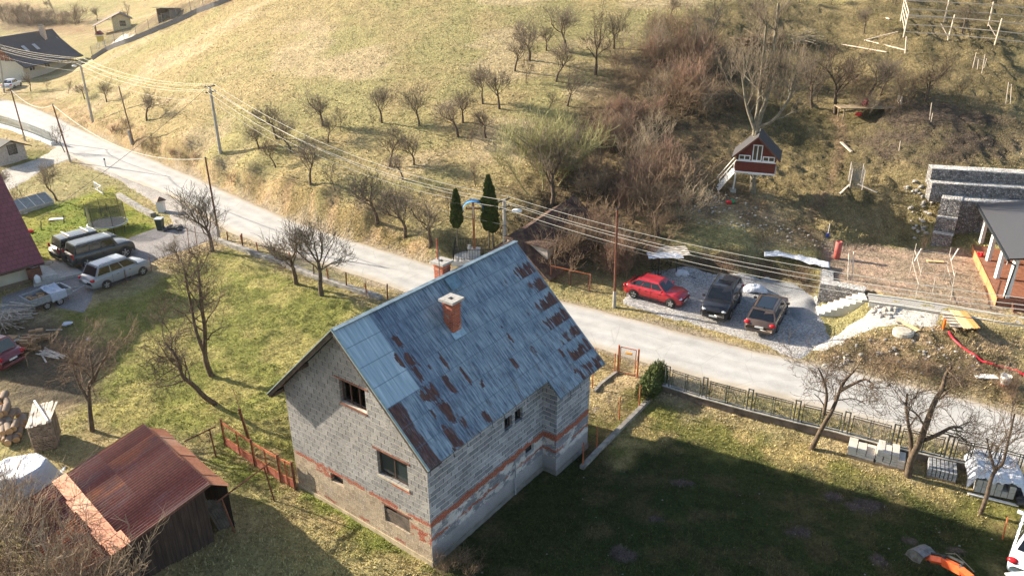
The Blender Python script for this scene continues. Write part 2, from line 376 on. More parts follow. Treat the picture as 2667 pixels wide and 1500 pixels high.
lay('dirtL',(.15,.11,.07),(.11,.09,.06),1,1,.7)
lay('dirtP',(.13,.09,.06),(.20,.15,.10),.8,1,1.2,amt=.7)
lay('dirtB',(.13,.085,.055),(.085,.065,.045),.7,.8,.9)
lay('dirtT',(.42,.30,.215),(.31,.24,.17),.4,.4,.8)
PG['hollow']=wpoly([(2180,330),(2300,250),(2480,270),(2576,330),(2576,400),(2330,410),(2200,420),(2150,400)])
lay('hollow',(.095,.07,.055),(.13,.105,.06),1.5,1.5,.6,amt=.85)  # dense shadow on the slope painted in as darker soil
PG['thick']=wpoly([(1330,470),(1530,130),(1850,100),(1850,330),(1760,480),(1700,680),(1400,690),(1300,600)])
lay('thick',(.09,.065,.042),(.22,.155,.085),3,2.5,.5,.5,.7,amt=.75)
lay('pathd',(.22,.15,.09),(.17,.12,.07),.35,.4,.8)
# strip along the fence wall beyond the shadow: sunlight painted in as straw tones
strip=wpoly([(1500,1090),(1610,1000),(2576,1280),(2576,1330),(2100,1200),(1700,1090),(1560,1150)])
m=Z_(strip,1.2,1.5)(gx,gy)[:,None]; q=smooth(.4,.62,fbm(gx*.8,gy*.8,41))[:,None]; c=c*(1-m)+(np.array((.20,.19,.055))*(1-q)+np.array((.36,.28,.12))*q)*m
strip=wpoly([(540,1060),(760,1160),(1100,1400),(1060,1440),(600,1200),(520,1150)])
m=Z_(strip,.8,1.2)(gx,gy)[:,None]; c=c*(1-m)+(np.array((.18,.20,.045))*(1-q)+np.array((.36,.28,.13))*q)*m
# worn bare patches in the right lawn (molehills, old heaps)
MOLE=[(1710,1215,.55,.26),(2098,1250,.42,.28),(2178,1273,.75,.34),(1648,1305,.3,.2),(2008,1338,.5,.24),(1565,1395,.65,.45),(2290,1362,.35,.18),(2403,1385,.45,.25),(2210,1410,.3,.4)]
mw=np.zeros(len(gx))
for x,y,a,b in MOLE:
    p=Tv(x,y); d=np.hypot((gx-p[0])/a,(gy-p[1])/b*.9)+(fbm(gx*2,gy*2,5)-.5)*1.1; mw=np.maximum(mw,1-smooth(.7,1.1,d))
q=fbm(gx*4,gy*4,8)[:,None]; c=c*(1-mw[:,None])+(np.array((.10,.078,.068))*(.6+.8*q))*mw[:,None]
# verge along the road: sandy edge
ins=inpoly(gx,gy,ROADP); rd=np.where(ins,-1,1)*segdist(gx,gy,ROADP,True)
m=(1-smooth(.0,.8,rd+(fbm(gx*.9,gy*.9,9)-.5)*1.3))[:,None]; c=c*(1-m)+np.array((.33,.27,.19))*m
# relief: tussocks, clods, ruts
tus=(fbm(gx*1.7,gy*1.7,21,3)-.5); tus2=(fbm(gx*4.5,gy*4.5,22,3)-.5)
dd=np.hypot(gx,gy); fadef=smooth(16,30,dd)*0+1
amp=.06+.12*_w_('slopeR',3,2)+.14*_w_('bank')+.07*_w_('bankR')+.03*_w_('lawnL')-.03*_w_('lawnR')+.05*_w_('dirtB')-.03*_w_('dirtT')
amp=np.maximum(amp,.015)
amp=amp+.10*_w_('slopeR',3,2)*smooth(.5,.6,n2)
onroad=smooth(.0,1.2,rd)
amp=amp*(.06+.94*onroad)
tus3=(fbm(gx*2.6+9,gy*2.6,27,4)-.5); dz=tus*amp*2.2+np.abs(tus2)*amp*2.2+np.maximum(0,tus3)*amp*3.2+(fbm(gx*.25,gy*.25,23)-.5)*amp*3
dz=dz+mw*.05
for k_,P_ in PW.items(): dz=dz*smooth(-.1,.7,np.where(inpoly(gx,gy,P_),-1,1)*segdist(gx,gy,P_,True))-.0
gzf=GZ.ravel()+dz
m=MB(); nR,nT=GX.shape
me=bpy.data.meshes.new('ground'); vs=np.stack([gx,gy,gzf],1)
ii=np.arange(nR*nT).reshape(nR,nT); fs=np.stack([ii[:-1,:-1],ii[:-1,1:],ii[1:,1:],ii[1:,:-1]],-1).reshape(-1,4)[:,::-1]
def npmesh(name,vs,fs):
    me=bpy.data.meshes.new(name); k=fs.shape[1]; me.vertices.add(len(vs)); me.vertices.foreach_set('co',np.ascontiguousarray(vs,np.float32).ravel())
    me.loops.add(fs.size); me.loops.foreach_set('vertex_index',np.ascontiguousarray(fs,np.int32).ravel()); me.polygons.add(len(fs))
    me.polygons.foreach_set('loop_start',np.arange(0,fs.size,k,dtype=np.int32)); me.polygons.foreach_set('loop_total',np.full(len(fs),k,np.int32)) if False else None
    me.update(calc_edges=True); me.validate(); return me
def setcol(me,c,name='Col'):
    a=me.color_attributes.new(name,'FLOAT_COLOR','POINT'); a.data.foreach_set('color',np.concatenate([c,np.ones((len(c),1))],1).astype(np.float32).ravel())
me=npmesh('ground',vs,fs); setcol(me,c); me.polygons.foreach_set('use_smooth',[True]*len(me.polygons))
ground=bpy.data.objects.new('ground',me); COL.objects.link(ground); struct(ground)
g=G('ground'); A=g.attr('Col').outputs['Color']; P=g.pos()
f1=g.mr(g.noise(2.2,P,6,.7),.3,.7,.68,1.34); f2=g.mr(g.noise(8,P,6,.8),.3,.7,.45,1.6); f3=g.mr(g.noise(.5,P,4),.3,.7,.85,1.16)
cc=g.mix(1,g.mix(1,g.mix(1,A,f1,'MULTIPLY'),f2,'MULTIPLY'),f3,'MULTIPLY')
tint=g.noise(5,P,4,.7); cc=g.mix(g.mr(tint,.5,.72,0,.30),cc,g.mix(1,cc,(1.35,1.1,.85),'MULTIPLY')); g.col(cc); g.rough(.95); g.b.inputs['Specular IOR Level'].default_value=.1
hh=g.math('ADD',g.math('MULTIPLY',g.noise(3.2,P,5,.65),1.0),g.math('MULTIPLY',g.noise(12,P,4,.7),.45)); g.bump(hh,1.0,.38)
me.materials.append(g.m); GROUNDM=g.m
GZF=gzf.reshape(nR,nT); CGRID=c.reshape(nR,nT,3)
def gridhz(x,y,detail=True):
    """height of the finished ground sheet"""
    x=np.asarray(x,float); y=np.asarray(y,float); r=np.hypot(x,y); t=np.arctan2(x,y)
    i=np.clip(np.searchsorted(_r,r)-1,0,nR-2); fi=np.clip((r-_r[i])/(_r[i+1]-_r[i]),0,1); q=np.clip((t-_t[0])/(_t[1]-_t[0]),0,nT-1.001); j=q.astype(int); fj=q-j
    return (GZF[i,j]*(1-fj)+GZF[i,j+1]*fj)*(1-fi)+(GZF[i+1,j]*(1-fj)+GZF[i+1,j+1]*fj)*fi
hgt0=hgt; hgt=gridhz; _cache.clear()
# ---------- road
def dens(P,n):
    P=np.array([p[:2] for p in P]); s=np.concatenate([[0],np.cumsum(np.hypot(*np.diff(P,axis=0).T))]); t=np.linspace(0,s[-1],n)
    x=np.interp(t,s,P[:,0]); y=np.interp(t,s,P[:,1]); k=np.ones(9)/9
    xp=np.convolve(np.pad(x,4,'edge'),k,'valid'); yp=np.convolve(np.pad(y,4,'edge'),k,'valid'); return np.stack([xp,yp],1)
nA=dens(NW,500); fA=dens(FW,500)
# pair each near point with nearest far point
pairs=[]
for i,p in enumerate(nA):
    j=np.argmin(np.hypot(*(fA-p).T)); pairs.append(fA[j])
fB=np.array(pairs); k=np.ones(25)/25; fB=np.stack([np.convolve(np.pad(fB[:,i],12,'edge'),k,'valid') for i in(0,1)],1)
en=(fbm(nA[:,0]*.7,nA[:,1]*.7,31)-.5)*.35; ef=(fbm(fB[:,0]*.7,fB[:,1]*.7,32)-.5)*.35
nv=24; vs=[];cs=[]
for i in range(500):
    a,b=nA[i],fB[i]; d=(b-a)/np.hypot(*(b-a)); a2=a-d*en[i]; b2=b+d*ef[i]
    for k in range(nv+1):
        t=k/nv; p=a2*(1-t)+b2*t; vs.append((p[0],p[1],.10+.05*(1-(2*t-1)**2)-.03*(k in(0,nv)))); cs.append(t)
vs=np.array(vs); cs=np.array(cs); ii=np.arange(500*(nv+1)).reshape(500,nv+1); fs=np.stack([ii[:-1,:-1],ii[:-1,1:],ii[1:,1:],ii[1:,:-1]],-1).reshape(-1,4)[:,::-1]
me=npmesh('road',vs,fs); me.polygons.foreach_set('use_smooth',[True]*len(me.polygons)); setcol(me,np.stack([cs,cs,cs],1)); road=bpy.data.objects.new('road',me); COL.objects.link(road); struct(road)
g=G('asphalt'); P=g.pos(); T_=g.sep(g.attr('Col').outputs['Color'])[0]
w=g.math('ADD',T_,g.mr(g.noise(.25,P,3),0,1,-.06,.06))
base=g.ramp(w,[(0,(.44,.37,.28)),(.07,(.47,.42,.34)),(.13,(.50,.475,.43)),(.26,(.43,.415,.385)),(.38,(.51,.49,.45)),(.5,(.46,.44,.405)),(.62,(.51,.49,.45)),(.75,(.43,.415,.385)),(.88,(.50,.475,.43)),(.94,(.47,.41,.33)),(1,(.42,.35,.26))])
base=g.mix(1,base,(.84,.84,.85),'MULTIPLY'); base=g.mix(1,base,g.mr(g.noise(.6,P,6,.65),.3,.7,.82,1.14),'MULTIPLY'); base=g.mix(g.mr(g.noise(.22,P,5,.7),.60,.64,0,.35),base,(.33,.31,.28)); base=g.mix(g.mr(g.vor(.45,g.map(P,(1,1,1)),'Distance','DISTANCE_TO_EDGE'),.012,.004,0,.35),base,(.26,.24,.21)); base=g.mix(1,base,g.mr(g.noise(25,P,3),.3,.7,.90,1.10),'MULTIPLY')
cr=g.vor(.35,g.map(P,(1,1,1)),'Distance','DISTANCE_TO_EDGE')
g.col(base); g.rough(.85); g.bump(g.noise(40,P,3),.25,.01); me.materials.append(g.m)
# ---------- draped patches (gravel, yard surfaces): cells of a fine grid inside an outline
def patch(name,P,matr,dz=.03,step=.22,jit=.35,amp=.02,img=True,bumpy=None,kind='structure'):
    W_=wpoly(P) if img else P
    W_=np.array(W_); x0,y0=W_.min(0)-1; x1,y1=W_.max(0)+1
    hgt=hgt0
    X,Y=np.meshgrid(np.arange(x0,x1,step),np.arange(y0,y1,step)); sd=np.where(inpoly(X,Y,W_),-1,1)*segdist(X,Y,W_,True)+(fbm(X*.9,Y*.9,51)-.5)*2*jit
    Z=hgt(X,Y)+dz+(fbm(X*2,Y*2,52)-.5)*2*amp
    if bumpy: Z=Z+bumpy(X,Y)*smooth(.2,-1.2,sd)
    Z=Z-np.clip(sd+.25,0,1)*.25
    i=np.arange(X.size).reshape(X.shape); fs=np.stack([i[:-1,:-1],i[:-1,1:],i[1:,1:],i[1:,:-1]],-1).reshape(-1,4); ok=(sd.ravel()[fs]<.3).all(1)
    fs=fs[ok]; u,inv=np.unique(fs,return_inverse=True); fs=inv.reshape(-1,4); vs=np.stack([X.ravel(),Y.ravel(),Z.ravel()],1)[u]
    me=npmesh(name,vs,fs); me.polygons.foreach_set('use_smooth',[True]*len(me.polygons)); me.materials.append(matr); o=bpy.data.objects.new(name,me); COL.objects.link(o)
    if kind: o['kind']=kind
    return o
def gravelm(name,c,sc=14,bd=.03):
    g=G(name); P=g.pos(); v=g.vor(sc,P,'Color'); l=g.mr(g.sep(v)[0],0,1,.55,1.45)
    f=g.mr(g.noise(.7,P,4),.3,.7,.8,1.15); g.col(g.mix(1,g.mix(1,c,l,'MULTIPLY'),f,'MULTIPLY')); g.rough(.9)
    h=g.vor(sc,P); g.bump(h,.9,bd); return g.m
GRAV=gravelm('grey_gravel',(.33,.31,.29)); GRAVW=gravelm('white_gravel',(.50,.46,.40)); ASPH=gravelm('driveway_asphalt',(.22,.20,.19),30,.01)
patch('gravel_lot',PW['gravel_lot'],GRAV,dz=.05,jit=.3,amp=.03,img=False)
patch('crushed_stone',PW['crushed_stone'],gravelm('pale_crushed_stone',(.24,.24,.24),40,.01),dz=.08,jit=.4,amp=.03,bumpy=lambda x,y:.16*fbm(x*.6,y*.6,77),img=False)
patch('gravel_path',PW['gravel_path'],GRAVW,dz=.05,jit=.3,amp=.03,img=False)
patch('driveway',PW['driveway'],ASPH,dz=.04,jit=.12,amp=.01,img=False)
patch('lay_by',PW['lay_by'],gravelm('layby_gravel',(.30,.27,.24),20,.02),dz=.04,jit=.3,amp=.02,img=False)
patch('side_road',PW['side_road'],gravelm('side_road_gravel',(.40,.36,.31),20,.02),dz=.04,jit=.3,amp=.02,img=False)

VERGE=[gz(*p,.1)[:2] for p in((1720,980),(1830,1008),(1950,1040),(2110,1080),(2250,1118),(2450,1165),(2540,1190),(2680,1235))]
VERGE=[np.array(v)+[-.05,-.25] for v in VERGE]
vm_=(1-smooth(.3,1.1,segdist(gx,gy,VERGE)))[:,None]; CGRID=(CGRID.reshape(-1,3)*(1-vm_)+np.array((.17,.155,.07))*vm_).reshape(CGRID.shape)
# ---------- grass: tufts and tussocks scattered over the ground near enough to read
rng=np.random.default_rng(77)
def tufts(name,n,rmin,rmax,hmin,hmax,wid,blades,mask=None,tang=38):
    r=rmin*np.exp(rng.random(n)*np.log(rmax/rmin)); t=np.radians((rng.random(n)*2-1)*tang); x=r*np.sin(t); y=r*np.cos(t)
    ok=~inpoly(x,y,ROADP)|False; ok&=segdist(x,y,ROADP,True)>.45
    for k_,P_ in PW.items(): ok&=~inpoly(x,y,P_)
    ok&=~inpoly(x,y,TERR)
    hc=gz(1128,1475,0); A_=np.array([math.sin(R(37)),math.cos(R(37))]); B_=np.array([math.cos(R(37)),-math.sin(R(37))]); la=(x-hc[0])*A_[0]+(y-hc[1])*A_[1]; lb=(x-hc[0])*B_[0]+(y-hc[1])*B_[1]; ok&=~((la>-.1)&(la<10.2)&(lb>-8.1)&(lb<.9))
    ok&=~inpoly(x,y,PG['dirtL'])
    if mask is not None: ok&=mask(x,y)
    x,y,r=x[ok],y[ok],r[ok]; n=len(x); z=gridhz(x,y)-.03
    i=np.clip(np.searchsorted(_r,r),0,nR-1); j=np.clip(((np.arctan2(x,y)-_t[0])/(_t[1]-_t[0])).astype(int),0,nT-1); cc=CGRID[i,j]
    V_=[];C_=[]
    for b in range(blades):
        a=rng.random(n)*6.283; h=hmin+(hmax-hmin)*rng.random(n); sp=.35+.6*rng.random(n); w=wid*(.6+.8*rng.random(n)); ox=rng.normal(0,wid*1.1,n); oy=rng.normal(0,wid*1.1,n)
        px,py=-np.sin(a)*w/2,np.cos(a)*w/2; bx,by=x+ox,y+oy
        V_.append(np.stack([np.stack([bx-px,by-py,z],1),np.stack([bx+px,by+py,z],1),np.stack([bx+np.cos(a)*h*sp,by+np.sin(a)*h*sp,z+h],1)],1))
        q=(.9+.9*rng.random(n))[:,None]; st=(rng.random(n)<(.28 if wid>.048 else .12))[:,None]; col=cc*q; col=np.where(st,col*.5+np.array((.30,.23,.11))*.5*q*np.clip(cc.sum(1)/.5,.35,1.2)[:,None],col); C_.append(np.repeat(col[:,None],3,1))
    V_=np.concatenate(V_).reshape(-1,3); C_=np.concatenate(C_).reshape(-1,3); me=npmesh(name,V_,np.arange(len(V_)).reshape(-1,3)); setcol(me,C_); g=MC.get('tuft')
    if g is None:
        q=G('grass_blades'); q.col(q.attr('Col').outputs['Color']); q.rough(.9); q.b.inputs['Specular IOR Level'].default_value=.1; g=q.m; MC['tuft']=g
    me.materials.append(g); o=bpy.data.objects.new(name,me); COL.objects.link(o); o['kind']='stuff'; return o
tag(tufts('grass',90000,17,62,.05,.13,.05,3),'short mixed green and straw grass covering the lawns and banks','grass')
inslope=lambda x,y:(np.minimum(segdist(x,y,PG['slopeR'],True),99)<0)|inpoly(x,y,PG['slopeR'])|inpoly(x,y,PG['bank'])|inpoly(x,y,PG['bankR'])
tag(tufts('dry_grass',90000,36,120,.06,.19,.045,4,inslope),'dry brown tussock grass on the road banks and the right-hand slope','dry grass')
tag(tufts('verge_grass',40000,24,60,.14,.34,.032,4,lambda x,y:(segdist(x,y,VERGE)<.55)),'tall dry grass growing between the mesh fence and the road','verge grass')
tag(tufts('meadow_grass',50000,60,150,.05,.14,.11,3,lambda x,y:~inslope(x,y)),'straw-coloured meadow grass on the hillside','meadow grass')
# ================================================================ MAIN HOUSE
HC=T(1128,1475); HC[2]=0.0
_p=gz(1128,1475,0); HC=_p
YA=R(37); AA=np.array([math.sin(YA),math.cos(YA),0.]); BB=np.array([math.cos(YA),-math.sin(YA),0.])
def hp(a,b,z): return HC+AA*a+BB*b+np.array([0,0,z])
def onp(px,a=None,b=None):   # pixel on plane a=const or b=const -> (a,b,z)
    P=pl(px[0],px[1],hp(a or 0,b or 0,0),AA if a is not None else BB); d=P-HC; return float(d@AA),float(d@BB),float(P[2])
HW,HL=8.0,10.1; TANR=.949; RB,RZ=-3.88,9.29
def rz_at(b): return RZ-TANR*abs(b-RB)
house=thing('block_house','unfinished two storey grey block house with a weathered blue metal gable roof','house',HC)
def wallstrip(mb,fn,u0,u1,z0,topf,holes,mi,uvs,breaks=()):
    """fn(u,z)->xyz ; rectangular holes; slanted tops"""
    us=sorted(set([u0,u1]+[b for b in breaks if u0<b<u1]+[x for h in holes for x in h[:2] if u0<x<u1]))
    for a,b in zip(us[:-1],us[1:]):
        zs=sorted([(h[2],h[3]) for h in holes if h[0]<=a+1e-6 and h[1]>=b-1e-6]); z=z0
        for lo,hi in zs: mb.add([fn(a,z),fn(b,z),fn(b,lo),fn(a,lo)],[(0,1,2,3)],mi); uvs+= [(a,z),(b,z),(b,lo),(a,lo)]; z=hi
        mb.add([fn(a,z),fn(b,z),fn(b,topf(b)),fn(a,topf(a))],[(0,1,2,3)],mi); uvs+=[(a,z),(b,z),(b,topf(b)),(a,topf(a))]
def reveal(mb,fn3,h,dep,mi,uvs,back=True):
    u0,u1,z0,z1=h; f=[fn3(u0,z0,0),fn3(u1,z0,0),fn3(u1,z1,0),fn3(u0,z1,0)]; k=[fn3(u0,z0,dep),fn3(u1,z0,dep),fn3(u1,z1,dep),fn3(u0,z1,dep)]
    mb.add(f+k,[(0,1,5,4),(1,2,6,5),(2,3,7,6),(3,0,4,7)],mi); uvs+=[(u0,z0),(u1,z0),(u1,z1),(u0,z1)]*2
    if back:
        k=[fn3(u0-.5,z0-.3,dep+1.2),fn3(u1+.5,z0-.3,dep+1.2),fn3(u1+.5,z1+.3,dep+1.2),fn3(u0-.5,z1+.3,dep+1.2)]; mb.add(k,[(0,1,2,3)],mi+0); uvs+=[(0,0)]*4
def blockmat(name,long=False):
    g=G(name); uv=g.co('UV'); u2=g.n('VectorMath'); u2.operation='ADD'; n=g.n('TexNoise'); n.inputs['Scale'].default_value=1.3; n.inputs['Detail'].default_value=3; g.L(uv,n.inputs['Vector'])
    sc=g.n('VectorMath'); sc.operation='MULTIPLY_ADD'; g.L(n.outputs['Color'],sc.inputs[0]); sc.inputs[1].default_value=(.14,.10,0); g.L(uv,sc.inputs[2]); wv=sc.outputs[0]
    def brick(w,h,c1,c2,mo,ms,off=.5):
        b=g.n('TexBrick'); g.L(wv,b.inputs['Vector']); b.inputs['Scale'].default_value=1; b.inputs['Brick Width'].default_value=w; b.inputs['Row Height'].default_value=h; b.inputs['Mortar Size'].default_value=ms; b.inputs['Mortar Smooth'].default_value=.35; b.inputs['Color1'].default_value=(*c1,1); b.inputs['Color2'].default_value=(*c2,1); b.inputs['Mortar'].default_value=(*mo,1); b.offset=off; b.inputs['Bias'].default_value=0; return b
    blk=brick(.37,.255,(.33,.315,.295),(.235,.23,.225),(.54,.49,.41),.016) if not long else brick(.45,.235,(.40,.41,.44),(.20,.215,.24),(.66,.62,.55),.017)
    low=brick(.36,.24,(.50,.39,.27),(.34,.26,.18),(.54,.44,.31),.022) if not long else brick(.45,.235,(.26,.26,.275),(.20,.20,.215),(.35,.34,.33),.012)
    red=brick(.29,.075,(.42,.085,.035),(.30,.055,.025),(.42,.33,.25),.008)
    s=g.sep(uv); z=s[1]; u=s[0]; nz=g.noise(2.2,uv,5,.7); zz=g.math('ADD',z,g.mr(nz,.3,.7,-.10,.10)); nb=g.noise(.9,uv,5,.6)
    # mortar slops in pale lines on upper wall
    c=blk.outputs['Color']
    zw_=g.sep(wv)[1]; hf=g.math('ABSOLUTE',g.math('SUBTRACT',g.math('FRACT',g.math('DIVIDE',zw_,.255 if not long else .235)),.5)); vj=g.math('MULTIPLY',blk.outputs['Fac'],g.mr(hf,.45,.41)); vj=g.math('MULTIPLY',vj,g.mr(g.noise(5,uv,3),.36,.46)); c=g.mix(vj,c,(.045,.04,.035))
    pale=g.mr(g.noise(1.1,g.map(uv,(1.6,.5,1)),5,.65),.55,.70,0,.5 if not long else .15); c=g.mix(pale,c,(.46,.43,.38) if not long else (.44,.43,.41))
    slop=g.mr(g.noise(6,g.map(uv,(1,2.6,1)),5,.75),.59,.65,0,.8 if not long else .35); c=g.mix(slop,c,(.50,.44,.35) if not long else (.48,.45,.41))
    lowc=low.outputs['Color']
    if long:
        pl_=g.mr(g.noise(1.0,g.map(uv,(1,1.6,1)),6,.7),.47,.53); lowc=g.mix(pl_,lowc,(.62,.58,.54))
        r2=g.math('MULTIPLY',g.mr(zz,1.22,1.26),g.mr(zz,1.40,1.36)); lowc=g.mix(g.math('MULTIPLY',r2,g.mr(nb,.42,.5)),lowc,red.outputs['Color'])
        pl2=g.mr(zz,.98,.88); lowc=g.mix(pl2,lowc,g.ramp(g.mr(z,0.1,1.0),[(0,(.16,.14,.12)),(.3,(.30,.28,.27)),(1,(.38,.36,.36))]))
    else:
        stn=g.mr(g.vor(4.2,uv,'Distance','DISTANCE_TO_EDGE'),.0,.05,1,0); lowc=g.mix(g.math('MULTIPLY',stn,g.mr(g.noise(1.5,uv),.4,.6,.1,.65)),lowc,(.16,.12,.08))
        dirt=g.mr(nb,.5,.68,0,.5); lowc=g.mix(dirt,lowc,(.30,.27,.24))
        rp=g.math('MULTIPLY',g.mr(u,1.15,.95),g.math('MULTIPLY',g.mr(zz,1.0,1.05),g.mr(zz,1.62,1.55))); lowc=g.mix(g.math('MULTIPLY',rp,g.mr(g.noise(3,uv),.45,.5)),lowc,red.outputs['Color'])
        rp=g.math('MULTIPLY',g.math('MULTIPLY',g.mr(u,6.6,6.5),g.mr(u,5.5,5.6)),g.math('MULTIPLY',g.mr(zz,1.55,1.6),g.mr(zz,2.1,2.0))); lowc=g.mix(g.math('MULTIPLY',rp,g.mr(g.noise(3,uv),.4,.48)),lowc,red.outputs['Color'])
        r2=g.math('MULTIPLY',g.mr(zz,.30,.32),g.mr(zz,.46,.43)); lowc=g.mix(g.math('MULTIPLY',r2,g.mr(nb,.5,.55)),lowc,red.outputs['Color'])
    c=g.mix(g.mr(z,2.03,2.02),c,lowc)
    band=g.math('MULTIPLY',g.mr(zz,1.90 if not long else 1.84,1.93 if not long else 1.87),g.mr(zz,2.10 if not long else 2.17,2.08 if not long else 2.15))
    if not long: band=g.math('MULTIPLY',band,g.mr(g.noise(.8,uv,4,.7),.40,.45))
    c=g.mix(band,c,red.outputs['Color'])
    c=g.mix(1,c,g.mr(g.noise(.55,uv,6,.65),.3,.7,.70,1.12),'MULTIPLY'); c=g.mix(1,c,g.mr(g.noise(18,uv,5,.7),.3,.7,.72,1.25),'MULTIPLY')
    g.col(c); g.rough(.92); f=g.mix(g.mr(z,2.03,2.02),blk.outputs['Fac'],low.outputs['Fac'])
    h=g.math('SUBTRACT',g.math('MULTIPLY',g.noise(14,uv,5,.7),.6),g.math('MULTIPLY',f,.9 if not long else .2)); g.bump(h,1.0,.05); return g.m
MWG,MWL=blockmat('gable_blockwork'),blockmat('side_blockwork',True)
DARK=flat('dark_interior',(.012,.012,.012),.9); PLINTH=flat('plinth_concrete',(.40,.33,.22),.95,var=.3,sc=3,bump=.4,bd=.02); PLINTHL=flat('plinth_grey_concrete',(.28,.26,.24),.95,var=.3,sc=3,bump=.4,bd=.02)
GH=dict(big=(1.03,2.64,3.22,4.34),small=(4.87,5.63,1.48,1.90),board=(1.12,2.50,.98,1.80),attic=(2.98,4.42,5.82,6.84))
gfn=lambda u,z:hp(0,-u,z)
def gfn3(u,z,d): return hp(d,-u,z)
mb=MB(); uvs=[]
gt=lambda u: rz_at(-u)-.14
wallstrip(mb,gfn,0,HW,.22,gt,list(GH.values()),0,uvs,[3.88])
for h in GH.values(): reveal(mb,gfn3,h,.28,0,uvs)
# long wall right (recessed part a 0..7.4), jut a 7.4..10.1
JA=7.4; jb=onp(q34((715,430)),a=JA)[1]; jb=min(max(jb,.5),1.6)
LH=dict(w1a=(4.61,5.15,3.62,4.24),w1b=(5.33,5.87,3.62,4.24),bw=(6.08,6.72,1.50,1.93))
lfn=lambda u,z:hp(u,0,z); lfn3=lambda u,z,d:hp(u,-d,z)
wallstrip(mb,lfn,0,JA,.22,lambda u:5.5,list(LH.values()),1,uvs)
for h in LH.values(): reveal(mb,lfn3,h,.28,1,uvs)
jt=rz_at(jb)-.12
wallstrip(mb,lambda u,z:hp(JA,u,z),0,jb,.22,lambda u:rz_at(u)-.12,[],1,uvs)
wallstrip(mb,lambda u,z:hp(u,jb,z),JA,HL,.22,lambda u:jt,[],1,uvs)
wallstrip(mb,lambda u,z:hp(HL,jb-u,z),0,HW+jb,.22,lambda u:rz_at(jb-u)-.14,[],0,uvs,[jb+3.88])
wallstrip(mb,lambda u,z:hp(HL-u,-HW,z),0,HL,.22,lambda u:rz_at(-HW)-.14,[],0,uvs)
w=mb.build('wall',[MWG,MWL],house,uv=uvs)
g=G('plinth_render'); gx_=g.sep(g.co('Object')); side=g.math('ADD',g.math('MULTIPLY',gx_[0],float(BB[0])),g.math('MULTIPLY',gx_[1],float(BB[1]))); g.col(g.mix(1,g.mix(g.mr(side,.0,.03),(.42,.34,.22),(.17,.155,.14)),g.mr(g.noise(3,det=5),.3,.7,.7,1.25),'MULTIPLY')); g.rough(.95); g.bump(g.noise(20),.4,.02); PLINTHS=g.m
mb=MB(); o=.04
for (a0,b0,a1,b1) in ((-o,-HW-o,HL+o,o),(JA-.0,-.1,HL+o+.002,jb+o)):
    P=[hp(a0,b0,0),hp(a1,b0,0),hp(a1,b1,0),hp(a0,b1,0)]; mb.prism(P[::-1],-1.2,.24 if a0<0 else .238)
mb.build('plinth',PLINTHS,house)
# windows
FR=wood('dark_window_frame',(.045,.03,.022)); GL=glassm('window_glass',(.03,.04,.04),.12)
def window(fn3,h,ncol,parent,dep=.14,fw=.06,fm=None,glass=True,name='window',nrow=1,gm=None,nm='pane'):
    u0,u1,z0,z1=h; mb=MB(); t=.05
    def bar(ua,ub,za,zb,d0=dep,d1=dep+t): 
        mb.add([fn3(ua,za,d0),fn3(ub,za,d0),fn3(ub,zb,d0),fn3(ua,zb,d0),fn3(ua,za,d1),fn3(ub,za,d1),fn3(ub,zb,d1),fn3(ua,zb,d1)],[(0,1,2,3),(7,6,5,4),(0,4,5,1),(1,5,6,2),(2,6,7,3),(3,7,4,0)])
    bar(u0,u0+fw,z0,z1);bar(u1-fw,u1,z0,z1);bar(u0+fw,u1-fw,z1-fw,z1);bar(u0+fw,u1-fw,z0,z0+fw)
    for i in range(1,ncol): u=u0+(u1-u0)*i/ncol; bar(u-fw/2,u+fw/2,z0+fw,z1-fw)
    for i in range(1,nrow): z=z0+(z1-z0)*i/nrow; bar(u0+fw,u1-fw,z-fw/2,z+fw/2,dep+.003,dep+t-.003)
    w=mb.build(name,fm or FR,parent)
    if glass:
        d=dep+.03; MB().add([fn3(u0+fw*.5,z0+fw*.5,d),fn3(u1-fw*.5,z0+fw*.5,d),fn3(u1-fw*.5,z1-fw*.5,d),fn3(u0+fw*.5,z1-fw*.5,d)],[(0,1,2,3)]).build(nm,gm or GL,w)
    return w
window(gfn3,GH['big'],2,house,fw=.08)
window(gfn3,GH['small'],1,house,fw=.05)
window(gfn3,GH['attic'],3,house,glass=False,fm=rustm('rusty_window_bars',(.07,.035,.025),(.03,.02,.015),(.13,.07,.05)),fw=.05)
window(lfn3,LH['w1a'],1,house,glass=False,fw=.04); window(lfn3,LH['w1b'],1,house,glass=False,fw=.04); window(lfn3,LH['bw'],1,house,fw=.04)
wf=window(gfn3,GH['board'],2,house,fw=.05)
OLDW=wood('weathered_boards',(.12,.095,.075)); mb=MB(); u0,u1,z0,z1=GH['board']
for i,(a,b) in enumerate(((.03,.20),(.22,.40),(.43,.62))): mb.ext([gfn3(u0-.02,z0+a,.05-.01*i),gfn3(u1+.02,z0+a+.03,.05-.01*i),gfn3(u1+.02,z0+b+.02,.05-.01*i),gfn3(u0-.02,z0+b,.05-.01*i)],AA*.03)
mb.ext([gfn3(u0,z0+.60,.07),gfn3(u0+.75,z0+.60,.07),gfn3(u0+.75,z1-.02,.07),gfn3(u0,z1-.02,.07)],AA*.02)
mb.build('board_cover',OLDW,house)
RB_=flat('red_brick',(.38,.085,.035),.9,var=.4,sc=9,bump=.5)
mb=MB(); mb.ext([lfn3(5.17,3.62,.02),lfn3(5.31,3.62,.02),lfn3(5.31,4.24,.02),lfn3(5.17,4.24,.02)],-BB*.2); mb.build('brick_pier',RB_,house)
mb=MB(); mb.box((0,0,0),(.001,.001,.001)); mb=MB()
